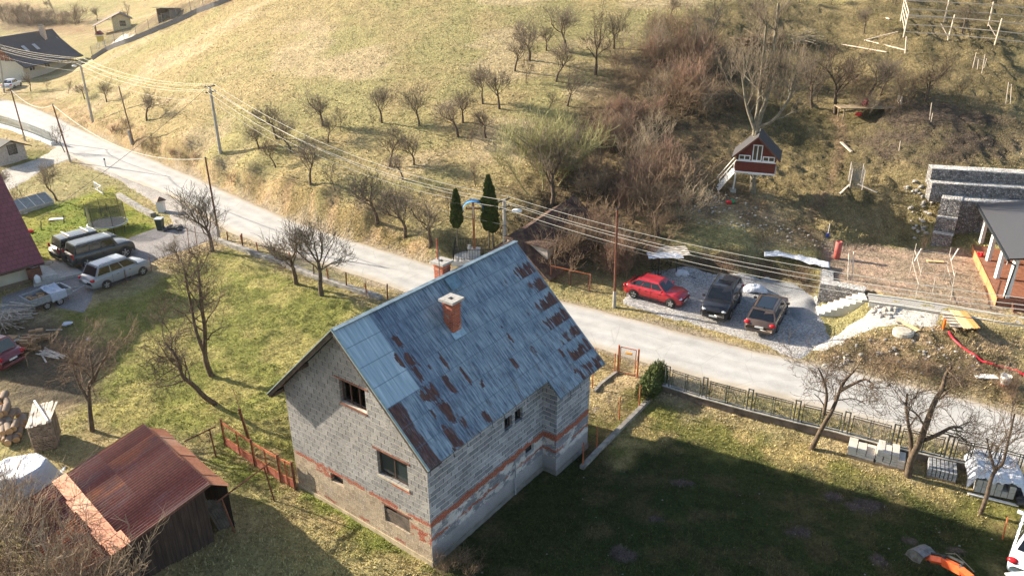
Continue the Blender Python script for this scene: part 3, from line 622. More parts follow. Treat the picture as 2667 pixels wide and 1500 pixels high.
mb.ext([gfn3(.88,4.36,-.02),gfn3(2.85,4.36,-.02),gfn3(2.85,4.45,-.02),gfn3(.88,4.45,-.02)],AA*.1); mb.ext([gfn3(2.8,6.86,-.02),gfn3(4.65,6.86,-.02),gfn3(4.65,6.93,-.02),gfn3(2.8,6.93,-.02)],AA*.1); mb.ext([gfn3(1.05,1.81,-.02),gfn3(2.6,1.81,-.02),gfn3(2.6,1.88,-.02),gfn3(1.05,1.88,-.02)],AA*.1); mb.ext([gfn3(2.95,5.73,-.03),gfn3(4.45,5.73,-.03),gfn3(4.45,5.815,-.03),gfn3(2.95,5.815,-.03)],AA*.1)
_lin=mb
for i_ in range(4):
    mb=MB(); mb.v=_lin.v[i_*8:i_*8+8]; mb.f=_lin.f[:6]; mb.m=[0]*6; mb.build('lintel',MC.get('lintel_steel') or rustm('lintel_steel',(.20,.08,.05),(.1,.04,.03),(.25,.13,.08)),house)
mb=MB(); mb.ext([gfn3(.98,3.12,-.03),gfn3(2.7,3.12,-.03),gfn3(2.7,3.215,-.03),gfn3(.98,3.215,-.03)],AA*.2); mb.build('window_sill',flat('sill_mortar',(.42,.37,.29)),house)
mb=MB(); mb.ext([gfn3(.95,3.03,-.015),gfn3(1.9,3.03,-.015),gfn3(1.9,3.115,-.015),gfn3(.95,3.115,-.015)],AA*.1); mb.build('brick_course',RB_,house)
mb=MB(); mb.ext([lfn3(6.27,3.74,.05),lfn3(6.84,3.74,.05),lfn3(6.84,4.28,.05),lfn3(6.27,4.28,.05)],BB*.045); mb.build('blocked_opening',flat('dark_grey_block',(.10,.10,.105)),house)
pp=[onp(q34((335,350)),b=.1),onp(q34((335,640)),b=.1)]; mb=MB(); mb.tube(hp(pp[0][0],.1,pp[0][2]),hp(pp[0][0],.1,.1),.03); mb.build('downpipe',flat('pipe_grey',(.3,.3,.32),.5),house)
# roof --------------------------------------------------------
CR,SR=1/math.hypot(1,TANR),TANR/math.hypot(1,TANR)
RA0,RA1=-.47,10.64
def rpt(a,v,side=1,off=0):   # v: distance down the slope
    return hp(a,RB+side*v*CR+side*off*SR,RZ-v*SR+off*CR)
VR=(.55-RB)/CR; VJ=(1.20-RB)/CR; JR=6.97
def px2av(p):
    n=BB*SR+np.array([0,0,CR]); P=pl(p[0],p[1],hp(0,RB,RZ),n)-HC; return float(P@AA),float((P@BB-RB)/CR)
gu=np.concatenate([np.arange(RA0,JR-.01,.05),[JR],np.arange(JR+.05,RA1-.03,.05),[RA1]]); gv=np.concatenate([np.arange(0,VR-.02,.05),[VR],np.arange(VR+.05,VJ-.02,.05),[VJ]])
U_,V_=np.meshgrid(gu,gv,indexing='ij'); rust=np.zeros(U_.shape); row=VR/7.
nn=fbm(U_*9,V_*1.3,61,4); n3=fbm(U_*2.5,V_*1.2,62,4)
def streak(p,q,w,amt=1.,soft=.5):
    global rust
    a0,v0=px2av(p); a1,v1=px2av(q); am=(a0+a1)/2; wid=max(abs(a1-a0)/2,w)
    d=np.maximum(np.abs(U_-am)/wid,np.abs(V_-(v0+v1)/2)/(abs(v1-v0)/2+.02)); d=d+(nn-.5)*2.4
    rust=np.maximum(rust,amt*(1-smooth(.75,1.0,d)))
for p0,p1,w in ((q23((1555,630)),q23((1635,755)),.1),(q23((1655,640)),q23((1745,720)),.15),(q23((1545,465)),q23((1615,545)),.15),(q23((1725,745)),q23((1835,895)),.12),(q23((1985,835)),q23((2115,965)),.17),(q23((1965,595)),q23((2075,775)),.1),(q23((1850,915)),q23((1965,1055)),.2),(q23((1785,985)),q23((1855,1060)),.12),(q23((1960,1065)),q23((2110,1255)),.26),(q23((2015,1300)),q24((2175,235)),.26),(q23((2160,1215)),q23((2250,1345)),.12),(q23((2350,1190)),q23((2465,1245)),.15),(q23((1890,1150)),q23((1950,1220)),.1),(q23((2170,770)),q23((2270,880)),.07),(q23((1870,720)),q23((1890,765)),.06),
   (q33((475,540)),q33((540,605)),.08),(q33((290,670)),q33((365,750)),.1),(q33((745,590)),q33((815,650)),.15),(q33((870,745)),q33((915,805)),.1),(q33((190,350)),q33((215,385)),.06),(q33((0,880)),q33((45,940)),.1),(q33((0,1200)),q33((100,1230)),.2),(q33((240,440)),q33((310,500)),.07)): streak(p0,p1,w)
fr=(V_/row)%1; rowid=np.floor(V_/row)
m=smooth(8.7,9.4,U_+(n3-.5)*2.2+.35*np.sin(rowid*2.1))*smooth(.25,.5,fr+(nn-.5)*.9)*(1-smooth(10.45,10.62,U_+(nn-.5)*.3)*.6)*smooth(.42,.5,nn+.12); rust=np.maximum(rust,m*(rowid>0))
rust=np.maximum(rust,smooth(.1,.0,U_-.12+(nn-.5)*.35)*smooth(4*row-.02,4*row+.02,V_)*(.75+.25*n3))
rust=np.maximum(rust,smooth(.63,.70,nn)*smooth(2.5,4.5,V_)*.5*(U_>1.3))
lightp=((U_<1.27)&(V_<4*row)).astype(float); darkp=smooth(1.27,1.29,U_)*(1-smooth(1.9,3.6,U_+(n3-.5)*2))*(1-smooth(3.5,5.5,V_)*.4); darkp=np.where(lightp>0,0,darkp)
def roofmesh(name,side,parent,msk=None):
    inside=(U_[:-1,:-1]>=JR-.001)|(V_[1:,1:]<=VR+.001)
    i=np.arange(U_.size).reshape(U_.shape); fs=np.stack([i[:-1,:-1],i[:-1,1:],i[1:,1:],i[1:,:-1]],-1)
    if side<0: ok=V_[1:,1:]<=(8.55-3.88)/CR+.05; fs=fs[ok][:,::-1]
    else: fs=fs[inside]
    fs=fs.reshape(-1,4); P=np.array([rpt(0,0)]) ; base=hp(0,RB,RZ)
    vs=base+U_.ravel()[:,None]*AA+side*V_.ravel()[:,None]*CR*BB-np.outer(V_.ravel()*SR,[0,0,1])-HC
    u,inv=np.unique(fs,return_inverse=True); vs=vs[u]; fs=inv.reshape(-1,4)
    me=npmesh(name,vs,fs); setcol(me,np.stack([rust.ravel(),lightp.ravel(),darkp.ravel()],1)[u]); l=me.uv_layers.new(name='UVMap'); uvv=np.stack([U_.ravel(),V_.ravel()],1)[u]; vi=np.zeros(len(me.loops),np.int64); me.loops.foreach_get('vertex_index',vi); l.data.foreach_set('uv',uvv[vi].ravel())
    o=bpy.data.objects.new(name,me); COL.objects.link(o); o.parent=parent; s=o.modifiers.new('t','SOLIDIFY'); s.thickness=.05; s.offset=-1; return o
g=G('weathered_blue_tin'); uv=g.co('UV'); s=g.sep(uv); at=g.sep(g.attr('Col').outputs['Color'])
st=g.noise(1.0,g.map(uv,(13,1.1,1)),6,.7); st2=g.noise(1.0,g.map(uv,(28,2.2,1)),5,.75); bl=g.noise(1.5,uv,5,.6)
base=g.ramp(st,[(.34,(.035,.045,.070)),(.43,(.12,.155,.19)),(.52,(.29,.35,.365)),(.64,(.50,.55,.54))])
base=g.mix(g.mr(bl,.35,.65,.0,.75),g.mix(1,base,(.55,.60,.68),'MULTIPLY'),g.mix(.5,base,(.29,.35,.36)))
base=g.mix(g.mr(at[2],0,1,0,.62),base,g.mix(g.mr(st,.4,.62),(.03,.042,.075),(.15,.20,.27)))
base=g.mix(at[1],base,g.ramp(g.noise(1,g.map(uv,(9,.6,1)),5,.6),[(.3,(.24,.32,.36)),(.55,(.38,.46,.49)),(.72,(.62,.68,.67))]))
base=g.mix(g.mr(st2,.60,.70,0,.6),base,(.48,.54,.55)); base=g.mix(g.mr(st2,.38,.28,0,.75),base,(.04,.06,.11))
rc=g.ramp(g.noise(1,g.map(uv,(12,2,1)),5,.7),[(.3,(.035,.016,.013)),(.5,(.085,.033,.023)),(.7,(.19,.075,.045))]); 
rm_=g.math('ADD',at[0],g.mr(g.noise(1.0,g.map(uv,(38,1.8,1)),5,.8),.35,.65,-.60,.42)); base=g.mix(g.mr(rm_,.32,.62),base,rc)
def seam(x,per,w,off=0): 
    f=g.math('FRACT',g.math('ADD',g.math('DIVIDE',x,per),off)); d=g.math('ABSOLUTE',g.math('SUBTRACT',f,.5)); return g.mr(d,w/per,w/per*.3,0,1)
cs=seam(s[0],.5,.018,.47); rs=seam(s[1],row,.028,.5); sm=g.math('MAXIMUM',cs,rs)
base=g.mix(g.math('MULTIPLY',rs,.6),base,(.09,.13,.17)); base=g.mix(g.math('MULTIPLY',cs,.28),base,(.08,.13,.2))
g.col(base); g.rough(g.mr(at[0],0,1,.48,.85)); g.metal(g.mr(at[0],0,1,.15,0)); g.bump(g.math('ADD',sm,g.math('MULTIPLY',g.noise(3,uv,3),.5)),.5,.02); g.b.inputs['Specular IOR Level'].default_value=.5
MROOF=g.m
for sd_ in(1,-1):
    o=roofmesh('roof',sd_,house); o.data.materials.append(MROOF)
    if sd_>0: ROOF=o; ORG[o.name]=tuple(HC)
TRIM=flat('old_fascia',(.33,.33,.30),.7,var=.3); TRIMG=flat('pale_green_trim',(.30,.36,.33),.6,var=.25)
mb=MB()
for sd_ in (1,-1):
    e=VR if sd_>0 else (8.55-3.88)/CR
    mb.beam(rpt(RA0+.0,.0,sd_,-.09),rpt(RA0+.0,e,sd_,-.09),.03,.14,up=(0,0,1)); mb.beam(rpt(RA0-.005,-.02,sd_,.012),rpt(RA0-.005,e+.02,sd_,.012),.09,.03,mi=1)
mb.build('rake_board',[wood('dark_rafter_wood',(.06,.045,.035)),TRIMG],house)
mb=MB(); mb.beam(rpt(RA0,.02,1,.03),rpt(RA1,.02,1,.03),.22,.035); mb.build('ridge_cap',flat('ridge_tin',(.13,.18,.22),.6,.2,.4,3),house)
for b in (.42,-8.35,-1.6,-6.2): MB().beam(hp(RA0+.03,b,rz_at(b)-.20),hp(.3,b,rz_at(b)-.20),.12,.16).build('purlin',MC['dark_rafter_wood'],house)
HK=flat('hook_iron',(.03,.03,.035),.6)
for i in range(14):
    a=.1+i*.76; b0,v=(.55,VR) if a<JR else (1.2,VJ)
    P=[rpt(a,v-.1,1,.01),rpt(a,v+.03,1,0),rpt(a,v+.06,1,-.06),rpt(a,v+.13,1,-.12)]; P+= [P[-1]+np.array([0,0,.06])+BB*.07]
    MB().path(P,.011,4).build('gutter_bracket',HK,house)
# chimneys
def chimney(a,b,z0,z1,w,par,cw,leaf=True):
    g=MC.get('chimney_brick')
    if not g:
        q=G('chimney_brick'); P=q.co('Object'); b_=q.n('TexBrick'); 
        mp=q.map(P,(1,1,1),rot=(R(90),0,YA)); 
        geo=q.n('NewGeometry'); mp2=q.n('VectorMath'); cx=q.sep(q.map(P,rot=(0,0,YA))); comb=q.n('CombineXYZ'); q.L(q.math('ADD',cx[0],cx[1]),comb.inputs[0]); q.L(cx[2],comb.inputs[1]); q.L(comb.outputs[0],b_.inputs['Vector'])
        b_.inputs['Scale'].default_value=1; b_.inputs['Brick Width'].default_value=.27; b_.inputs['Row Height'].default_value=.078; b_.inputs['Mortar Size'].default_value=.008; b_.inputs['Color1'].default_value=(.50,.115,.045,1); b_.inputs['Color2'].default_value=(.30,.06,.03,1); b_.inputs['Mortar'].default_value=(.30,.22,.17,1)
        q.col(q.mix(q.mr(q.noise(4,P,5,.7),.56,.66,0,.75),b_.outputs['Color'],(.42,.33,.26))); q.rough(.9); q.bump(q.math('MULTIPLY',b_.outputs['Fac'],-1),.7,.02); g=q.m; MC['chimney_brick']=g
    M=Matrix.Rotation(-YA,3,'Z'); mb=MB(); c=hp(a,b,(z0+z1)/2); mb.box(c,(w,w,z1-z0),M=M)
    for k in range(2): mb.box(hp(a,b,z1-.10-.16*k),(w+.05-.02*k,w+.05-.02*k,.07),M=M)
    o=mb.build('chimney',g,par,bevel=.008)
    mb=MB(); cz=z1+.05; t=cw/2; r=.11; hh=.05
    for s1,s2,x,y in((cw,(cw-2*r)/2,0,(t+r)/2),(cw,(cw-2*r)/2,0,-(t+r)/2),((cw-2*r)/2,2*r,(t+r)/2,0),((cw-2*r)/2,2*r,-(t+r)/2,0)):
        mb.box(hp(a,b,cz)+BB*x+AA*y,(s1,s2,.10),M=M)
    mb.build('chimney_cap',flat('cap_concrete',(.34,.32,.29),.95,sc=8,bump=.5),o)
    mb=MB(); mb.box(hp(a,b,z1+.006),(2*r,2*r,.008),M=M); mb.build('flue',DARK,o); return o
ca,cb,cz=4.55,-2.15,0
ct=onp(q23((2085,95)),a=4.4); 
chimney(4.4,ct[1],rz_at(ct[1])-.6,ct[2]-.1,.5,ROOF,.74)
mb=MB(); M=Matrix.Rotation(-YA,3,'Z')
n_=BB*SR+np.array([0,0,CR]); mb.beam(rpt(4.05,(ct[1]-RB)/CR+.42,1,.03),rpt(4.75,(ct[1]-RB)/CR+.42,1,.03),.34,.02,up=tuple(n_)); mb.build('flashing',flat('pale_flashing',(.32,.42,.47),.5,.2),ROOF)
c2=onp(q22((1995,1082)),b=-4.7); chimney(c2[0],-4.7,rz_at(-4.7)-.8,c2[2]-.1,.5,ROOF,.72)
mb=MB(); ha,hv=px2av(q22((2095,1300)))
nrm=BB*SR+np.array([0,0,CR]); mb.beam(rpt(ha-.3,hv,1,.06),rpt(ha+.3,hv,1,.06),.55,.10,up=tuple(nrm)); mb.beam(rpt(ha-.34,hv,1,.125),rpt(ha+.34,hv,1,.125),.60,.025,up=tuple(nrm)); mb.build('roof_hatch',flat('hatch_tin',(.16,.24,.28),.5,.2),ROOF,bevel=.01)
mb=MB(); t1=onp(q22((1945,880)),b=-4.95); t2=onp(q22((1962,960)),b=-4.4); mb.tube(hp(t1[0],-4.95,rz_at(-4.95)-.1),hp(t1[0],-4.95,t1[2]),.025,mi=0); mb.tube(hp(t2[0],-4.4,rz_at(-4.4)-.1),hp(t2[0],-4.4,t2[2]),.02,mi=1); mb.build('mast',[flat('red_mast',(.45,.08,.05)),flat('grey_mast',(.12,.12,.12))],ROOF)
# ================================================================ TREES
def barkm(name,c,c2):
    g=G(name); n=g.noise(5,det=5); g.col(g.mix(g.mr(n,.35,.65),c,c2)); g.rough(.9); g.bump(g.noise(30),.5,.02); g.b.inputs['Specular IOR Level'].default_value=.15; MC[name]=g.m; return g.m
BK=dict(dark=barkm('dark_bark',(.065,.045,.033),(.15,.11,.075)),grey=barkm('grey_bark',(.13,.11,.08),(.24,.21,.15)),pale=barkm('pale_bark',(.26,.20,.14),(.36,.29,.20)),
   brown=barkm('brown_twigs',(.16,.105,.07),(.24,.17,.11)),red=barkm('red_twigs',(.22,.135,.10),(.30,.19,.13)),ash=barkm('grey_brown_twigs',(.12,.095,.07),(.20,.16,.115)),olive=barkm('olive_twigs',(.22,.21,.10),(.30,.28,.13)),straw=barkm('straw_stems',(.38,.28,.16),(.48,.37,.22)))
class Branches:
    def __init__(s,seed): s.rng=np.random.default_rng(seed); s.v=[];s.f=[];s.nv=0;s.cnt=0
    def poly(s,P,Rr,n):
        P=np.array(P); D=np.gradient(P,axis=0); D/=np.linalg.norm(D,axis=1)[:,None]+1e-9
        ref=np.array([.3,.9,.31]) if abs(D[0,1])<.8 else np.array([1.,.1,.2]); u=np.cross(D,ref); u/=np.linalg.norm(u,axis=1)[:,None]; w=np.cross(D,u)
        an=2*np.pi*np.arange(n)/n; ring=P[:,None]+np.array(Rr)[:,None,None]*(u[:,None]*np.cos(an)[:,None]+w[:,None]*np.sin(an)[:,None])
        b=s.nv; s.v.append(ring.reshape(-1,3)); s.nv+=len(P)*n
        for i in range(len(P)-1):
            for k in range(n): s.f.append((b+i*n+k,b+i*n+(k+1)%n,b+(i+1)*n+(k+1)%n,b+(i+1)*n+k))
        s.cnt+=len(P)-1
    def mesh(s,name,mat):
        me=npmesh(name,np.concatenate(s.v),np.array(s.f)); me.materials.append(mat); me.polygons.foreach_set('use_smooth',[True]*len(me.polygons)); return me
def grow(bt,bc,p,d,L,r,lv,mx,rng,up=.12,wob=.22,kids=(5,5,5,5),ratio=.62,spread=.9,fork=.35,rmin=.006,bare=0.3):
    n=max(3,int(4 if lv else 5)); P=[np.array(p)];R_=[r]; d=np.array(d)/np.linalg.norm(d); dirs=[d]
    for i in range(n):
        d=d+rng.normal(0,wob,3)*(.6 if lv==0 else 1)+np.array([0,0,up*(1 if lv else .5)]); d/=np.linalg.norm(d); P.append(P[-1]+d*L/n); R_.append(max(rmin,r*(1-(.45 if lv<mx else .75)*(i+1)/n))); dirs.append(d)
    (bt if lv<=1 else bc).poly(P,R_,7 if lv==0 else (5 if lv==1 else 3))
    if lv>=mx: return
    k=kids[min(lv,len(kids)-1)]
    for j in range(k):
        t=bare+(1-bare)*(j+rng.random())/k if lv==0 else .15+.85*(j+rng.random())/k
        if lv==0 and j>=k-3: t=1-.02*rng.random()
        x=t*n; i=min(n-1,int(x)); q=P[i]+(P[i+1]-P[i])*(x-i); dd=dirs[i+1]
        a=rng.normal(0,1,3); a-=dd*(a@dd); a/=np.linalg.norm(a)+1e-9
        nd=dd+a*spread*(.55+.6*rng.random()); rr=max(rmin,np.interp(x,range(n+1),R_)*(.70 if t>.95 else .42))
        grow(bt,bc,q,nd,L*ratio*(.7+.55*rng.random())*(1.25 if lv==0 else 1),rr,lv+1,mx,rng,up,wob,kids,ratio,spread,fork,rmin,bare)
PROTO={}
def proto(key,seed,h=5,r=.11,mx=4,kids=(6,5,4,4),bark='dark',twig='dark',lean=(0,0),trunk=.38,stems=1,**kw):
    rng=np.random.default_rng(seed); bt,bc=Branches(seed),Branches(seed)
    for s_ in range(stems):
        off=np.array([0,0,0.]) if stems==1 else np.array([rng.normal(0,.12*stems**.5),rng.normal(0,.12*stems**.5),0])
        d=np.array([lean[0],lean[1],1.]) if stems==1 else np.array([rng.normal(0,.35),rng.normal(0,.35),1.])
        grow(bt,bc,off-np.array([0,0,.25]),d,h*trunk*(1 if stems==1 else .8+.4*rng.random()),r,0,mx,rng,kids=kids,**kw)
    z=np.concatenate(bc.v+bt.v); hh=np.percentile(z[:,2],99.5)
    for b in(bt,bc): b.v=[x*np.array([h/hh]*3) for x in b.v]
    PROTO[key]=(bt.mesh('trunk',BK[bark]),bc.mesh('crown',BK[twig]),h); return bt.cnt,bc.cnt
for i in range(7): proto(f'orch{i}',100+i,5,.13,4,(6,6,5,4),up=.13,spread=.85,trunk=.36+.04*(i%3),bare=.68,wob=.2,rmin=.0075,ratio=.66,twig='ash')
for i in range(2): proto(f'big{i}',200+i,6,.17,5,(6,4,4,3,3),up=.10,spread=.95,trunk=.38,bare=.55,wob=.22,rmin=.008,ratio=.66)
for i in range(3): proto(f'sap{i}',300+i,3.5,.05,3,(8,5,4),up=.22,spread=.6,trunk=.6,bare=.35,rmin=.007)
for i in range(2): proto(f'tall{i}',400+i,10,.16,4,(11,6,4,4),bark='grey',twig='ash',up=.20,spread=.6,trunk=.6,bare=.22,wob=.12,rmin=.009,ratio=.45)
for i in range(3): proto(f'bushbrown{i}',500+i,2.6,.022,3,(4,4,3),bark='brown',twig='brown',stems=9,up=.12,spread=.6,trunk=.5,bare=.2,rmin=.006)
for i in range(2): proto(f'bushred{i}',520+i,2.4,.018,3,(5,5,4),bark='red',twig='red',stems=9,up=.16,spread=.5,trunk=.5,bare=.2,rmin=.006)
proto('busholive0',540,3.2,.028,3,(6,6,5),bark='olive',twig='olive',stems=7,up=.15,spread=.6,trunk=.5,bare=.2,rmin=.007)
for i in range(2): proto(f'bushgrey{i}',560+i,3.0,.022,3,(4,4,4),bark='grey',twig='pale',stems=8,up=.14,spread=.6,trunk=.5,bare=.2,rmin=.006)
def tree(key,base,px=None,h=None,label='',cat='tree',group=None,rz=None,wx=1.,name='bare_tree',lean=0,lz=None,seed=[0]):
    seed[0]+=1; rng=random.Random(seed[0]*7+1)
    base=T(*base) if len(base)==2 else np.array(base)
    if h is None: h=top(base,*px)[2]-base[2]
    bt,bc,hh=PROTO[key]; s=h/hh; o=thing(name,label,cat,base,rng.random()*6.28 if rz is None else rz,group); o.scale=(s*wx,s*wx,s)
    if lean: o.rotation_euler=(0,lean,0) if rz is None else (0,lean,rz)
    for nm,me in(('trunk',bt),('crown',bc)):
        c=bpy.data.objects.new(nm,me); COL.objects.link(c); c.parent=o
    return o
ORD=['first','second','third','fourth','fifth','sixth','seventh','eighth','ninth','tenth','eleventh','twelfth','thirteenth','fourteenth']
def row(desc,lst,keys=('orch0','orch1','orch2','orch3','orch4','orch5','orch6'),group='bare fruit trees on the hillside meadow',kind='bare tree'):
    lst=sorted(lst,key=lambda a:a[0][0])
    for i,e in enumerate(lst):
        b,t=e[0],e[1]; k=e[2] if len(e)>2 else keys[(i*3+len(desc))%len(keys)]
        tree(k,b,t,label=f'{kind}, {ORD[i]} from the left {desc}',group=group,wx=e[3] if len(e)>3 else 1.2)
def Q(q,x,y,ty): return (q((x,y)),q((x,ty)))
row('on top of the road bank',[Q(q22,430,205,-90),Q(q22,755,365,-60),Q(q22,990,425,90)+('sap0',),Q(q22,1390,720,200),Q(q22,1650,860,300),Q(q22,1885,935,380),Q(q22,2055,670,370)+('sap1',)])
row('in the lower meadow rows',[Q(q21,265,1410,1110),Q(q21,575,1430,1060),Q(q21,440,1310,960),Q(q21,920,1350,1080),Q(q22,1500,190,-210),Q(q22,1630,320,60),Q(q22,1730,175,-150),Q(q22,2315,385,110)+('sap2',)])
row('in the middle row of the meadow',[Q(q21,870,1190,800),Q(q21,1040,1240,970)+('sap0',),Q(q21,1430,1160,790),Q(q21,1345,1200,1010)+('sap1',),Q(q21,1780,1190,790),Q(q21,2150,1290,920),Q(q21,2190,1160,790),Q(q21,2410,1305,1030),Q(q21,2270,1400,1170)+('sap2',)])
row('in the rows beside the thicket',[Q(q31,25,985,600),Q(q31,185,1030,620),Q(q31,330,670,270),Q(q31,435,790,500)+('sap0',),Q(q31,465,570,130),Q(q31,630,480,200),Q(q31,715,770,360),Q(q31,815,490,30),Q(q31,825,1000,620),Q(q31,1090,710,0)+('big0',.8),Q(q31,1260,460,80),Q(q31,640,1060,800)+('sap1',),Q(q31,1800,155,-60)])
row('high on the right-hand slope',[Q(q41,100,160,0),Q(q41,470,30,-110),Q(q41,770,50,-90),Q(q41,1075,320,60),Q(q41,1370,40,-120),Q(q41,1995,310,40),Q(q41,2350,45,-120),Q(q41,1955,960,700)+('sap2',1.2)],group='bare trees on the right-hand slope')
row('around the red-topped platform',[Q(q41,600,1000,430)+('orch1',),Q(q41,640,950,600)+('sap0',),Q(q41,800,1070,350)+('big1',.9),Q(q41,870,790,470)+('sap1',),Q(q41,1100,960,500)+('orch4',),Q(q41,1230,900,560)+('orch5',),Q(q41,1410,1035,600)+('sap2',1.3),Q(q41,1655,940,430)+('big0',1.15)],group='bare trees on the right-hand slope')
row('along the far road bank',[Q(q11,290,865,680),Q(q11,450,860,730)+('sap0',1.3),Q(q11,640,890,710)+('sap1',1.3),Q(q11,800,940,790),Q(q11,1005,965,740),Q(q11,1385,1140,820),Q(q11,1515,1005,930)+('sap2',)],group='bare trees along the far road bank')
row('of the far hedgerow',[Q(q11,60,190,20),Q(q11,180,220,10),Q(q11,300,200,20),Q(q11,710,240,20)+('tall0',),Q(q11,920,200,60),Q(q11,1210,240,10)+('tall1',),Q(q11,510,120,-40)+('tall0',),Q(q11,450,80,0)],group='hedgerow trees far behind',kind='hazy bare tree')
for i in range(16):
    x=20+i*46+random.Random(i).random()*20; tree(['bushbrown0','bushgrey1','bushgrey0'][i%3],q11((x,190+.12*x*.3+random.Random(i+50).random()*30)),h=2.6+random.Random(i).random()*2,label='low hazy brown shrub of the hedgerow behind the garden hut',cat='shrub',group='hedgerow shrubs far behind',name='bare_shrub',wx=1.5)
G2='bare trees beside the left yard'
tree('orch2',q12((540,515)),q12((500,110)),label='bare tree behind the bright green garden lawn with the trampoline',group=G2)
tree('sap0',q12((190,600)),q12((150,330)),label='thin bare tree by the glass cold frame near the purple roof',group=G2,wx=1.3)
tree('orch5',q12((75,480)),q12((60,180)),label='bare tree against the side road left of the cold frame',group=G2)
tree('sap1',q11((620,1440)),q11((600,1100)),label='thin twiggy bare tree next to the leaning wooden post at the road junction',group=G2,wx=1.5)
tree('orch0',q12((2010,990)),q12((1900,370)),label='round bare tree in front of the rusty telephone pole at the yard entrance',group=G2,wx=1.25)
tree('orch3',q12((1690,1075)),q12((1680,850)),label='low twiggy bare tree between the yard entrance and the driveway',group=G2,wx=1.3)
tree('orch6',q22((625,1300)),q22((600,680)),label='bare tree at the roadside wall, left one of the pair',group='pair of trees at the roadside wall',wx=1.05)
tree('orch4',q22((862,1415)),q22((860,720)),label='bare tree at the roadside wall, right one of the pair',group='pair of trees at the roadside wall',wx=1.1)
# three old lawn trees, each grown to its own shape
def ownTree(name,base,nodes,r,seed,label,bark='dark',twig='dark',kids=(7,5,4,3),L=1.6,up=.08,spread=1.0,wob=.26,rmin=.006,mx=3,group=None,extra=()):
    """trunk follows pixel nodes at the base's depth plane"""
    b=T(*base); n=np.array([b[0],b[1],0]); n/=np.linalg.norm(n); rng=np.random.default_rng(seed); bt,bc=Branches(seed),Branches(seed)
    def run(nds,r0,r1,first=True):
        P=[b-np.array([0,0,.2])] if first else []
        for k,(x,y) in enumerate(nds): P.append(pl(x,y,b,n)+n*(rng.normal(0,.25) if k else 0))
        P=np.array(P); t=np.linspace(0,len(P)-1,len(P)*3); P=np.stack([np.interp(t,range(len(P)),P[:,i]) for i in range(3)],1)-b; k=np.ones(3)/3
        P[1:-1]=np.stack([np.convolve(P[:,i],k,'valid') for i in range(3)],1); rr=np.linspace(r0,r1,len(P)); bt.poly(P,rr,7)
        m=kids[0]
        for j in range(m):
            q=.35+.65*(j+rng.random())/m; x=q*(len(P)-1); i=min(len(P)-2,int(x)); d=P[i+1]-P[i]; d/=np.linalg.norm(d); a=rng.normal(0,1,3); a-=d*(a@d); a/=np.linalg.norm(a)
            grow(bt,bc,P[i]+(P[i+1]-P[i])*(x-i),d*.6+a*spread,L*(.7+.6*rng.random()),rr[i]*.38,1,mx+1,rng,up=up,wob=wob,kids=kids,spread=spread*.85,rmin=rmin,ratio=.66)
        return
    run(nodes,r,r*.35)
    for nd in extra: run(nd,r*.62,r*.25,False)
    o=thing('bare_tree',label,'tree',b,0,group)
    for nm,bb in(('trunk',bt),('crown',bc)):
        c=bpy.data.objects.new(nm,bb.mesh(nm,BK[bark if nm=='trunk' else twig])); COL.objects.link(c); c.parent=o
    return o
GL_='old trees on the left lawn'
ownTree('t',q13((2000,820)),[q13(p) for p in((1950,720),(1930,620),(1940,400),(1905,200),(1885,0),(1870,-200))],.17,1,'tall forked bare tree standing in the middle of the left lawn',kids=(13,5,4,3),L=1.5,group=GL_,extra=[[q13(p) for p in((1930,620),(1850,420),(1810,200),(1760,-40),(1740,-180))]])
ownTree('t',q13((2060,1085)),[q13(p) for p in((1930,1030),(1830,920),(1720,830),(1690,700),(1680,620),(1560,560))],.15,2,'crooked bare tree leaning far to the left on the lawn beside the shed',kids=(14,6,5,3),L=1.5,up=.02,group=GL_)
ownTree('t',q13((868,1345)),[q13(p) for p in((850,1180),(845,950),(870,800),(850,620))],.13,3,'twiggy reddish bare tree behind the corrugated shed',twig='brown',kids=(7,4,4,3),L=1.3,up=.10,group=GL_,extra=[[q13(p) for p in((845,1080),(760,950),(700,800),(680,640))],[q13(p) for p in((860,930),(950,780),(1010,620),(1040,500))]])
GR='bare trees along the right-hand fence'
ownTree('t',q44((580,245)),[q44((660,100)),q43((720,1230)),q43((790,1130)),q43((860,960)),q43((920,850)),q43((990,740))],.13,4,'leaning bare tree in front of the fence, left of the stone pallets',kids=(7,5,4,3),L=1.3,group=GR,extra=[[q43(p) for p in((700,1190),(740,1000),(700,850),(650,740))],[q43(p) for p in((860,960),(1000,880),(1110,840),(1190,850))]])
ownTree('t',q44((1490,505)),[q44((1520,330)),q44((1600,180)),q43((1690,1180)),q43((1740,1050)),q43((1810,960)),q43((1840,820)),q43((1900,740))],.17,5,'thick-trunked forked bare tree between the pallets of stone slabs',kids=(8,5,4,3),L=1.25,group=GR,extra=[[q44((1520,330)),q44((1515,150)),q43((1500,1280)),q43((1470,1120)),q43((1480,1000))],[q44((1600,180)),q43((1780,1350)),q43((1900,1300)),q43((1990,1340))]])
ownTree('t',q44((2165,850)),[q44((2230,690)),q44((2260,540)),q44((2310,470)),q44((2400,330)),q44((2440,120)),q43((2480,1200))],.10,6,'slender bare young tree in front of the tarpaulin-covered pallets',kids=(6,4,3,3),L=1.1,up=.15,spread=.7,group=GR,extra=[[q44((2310,470)),q44((2250,300)),q44((2230,150))]])
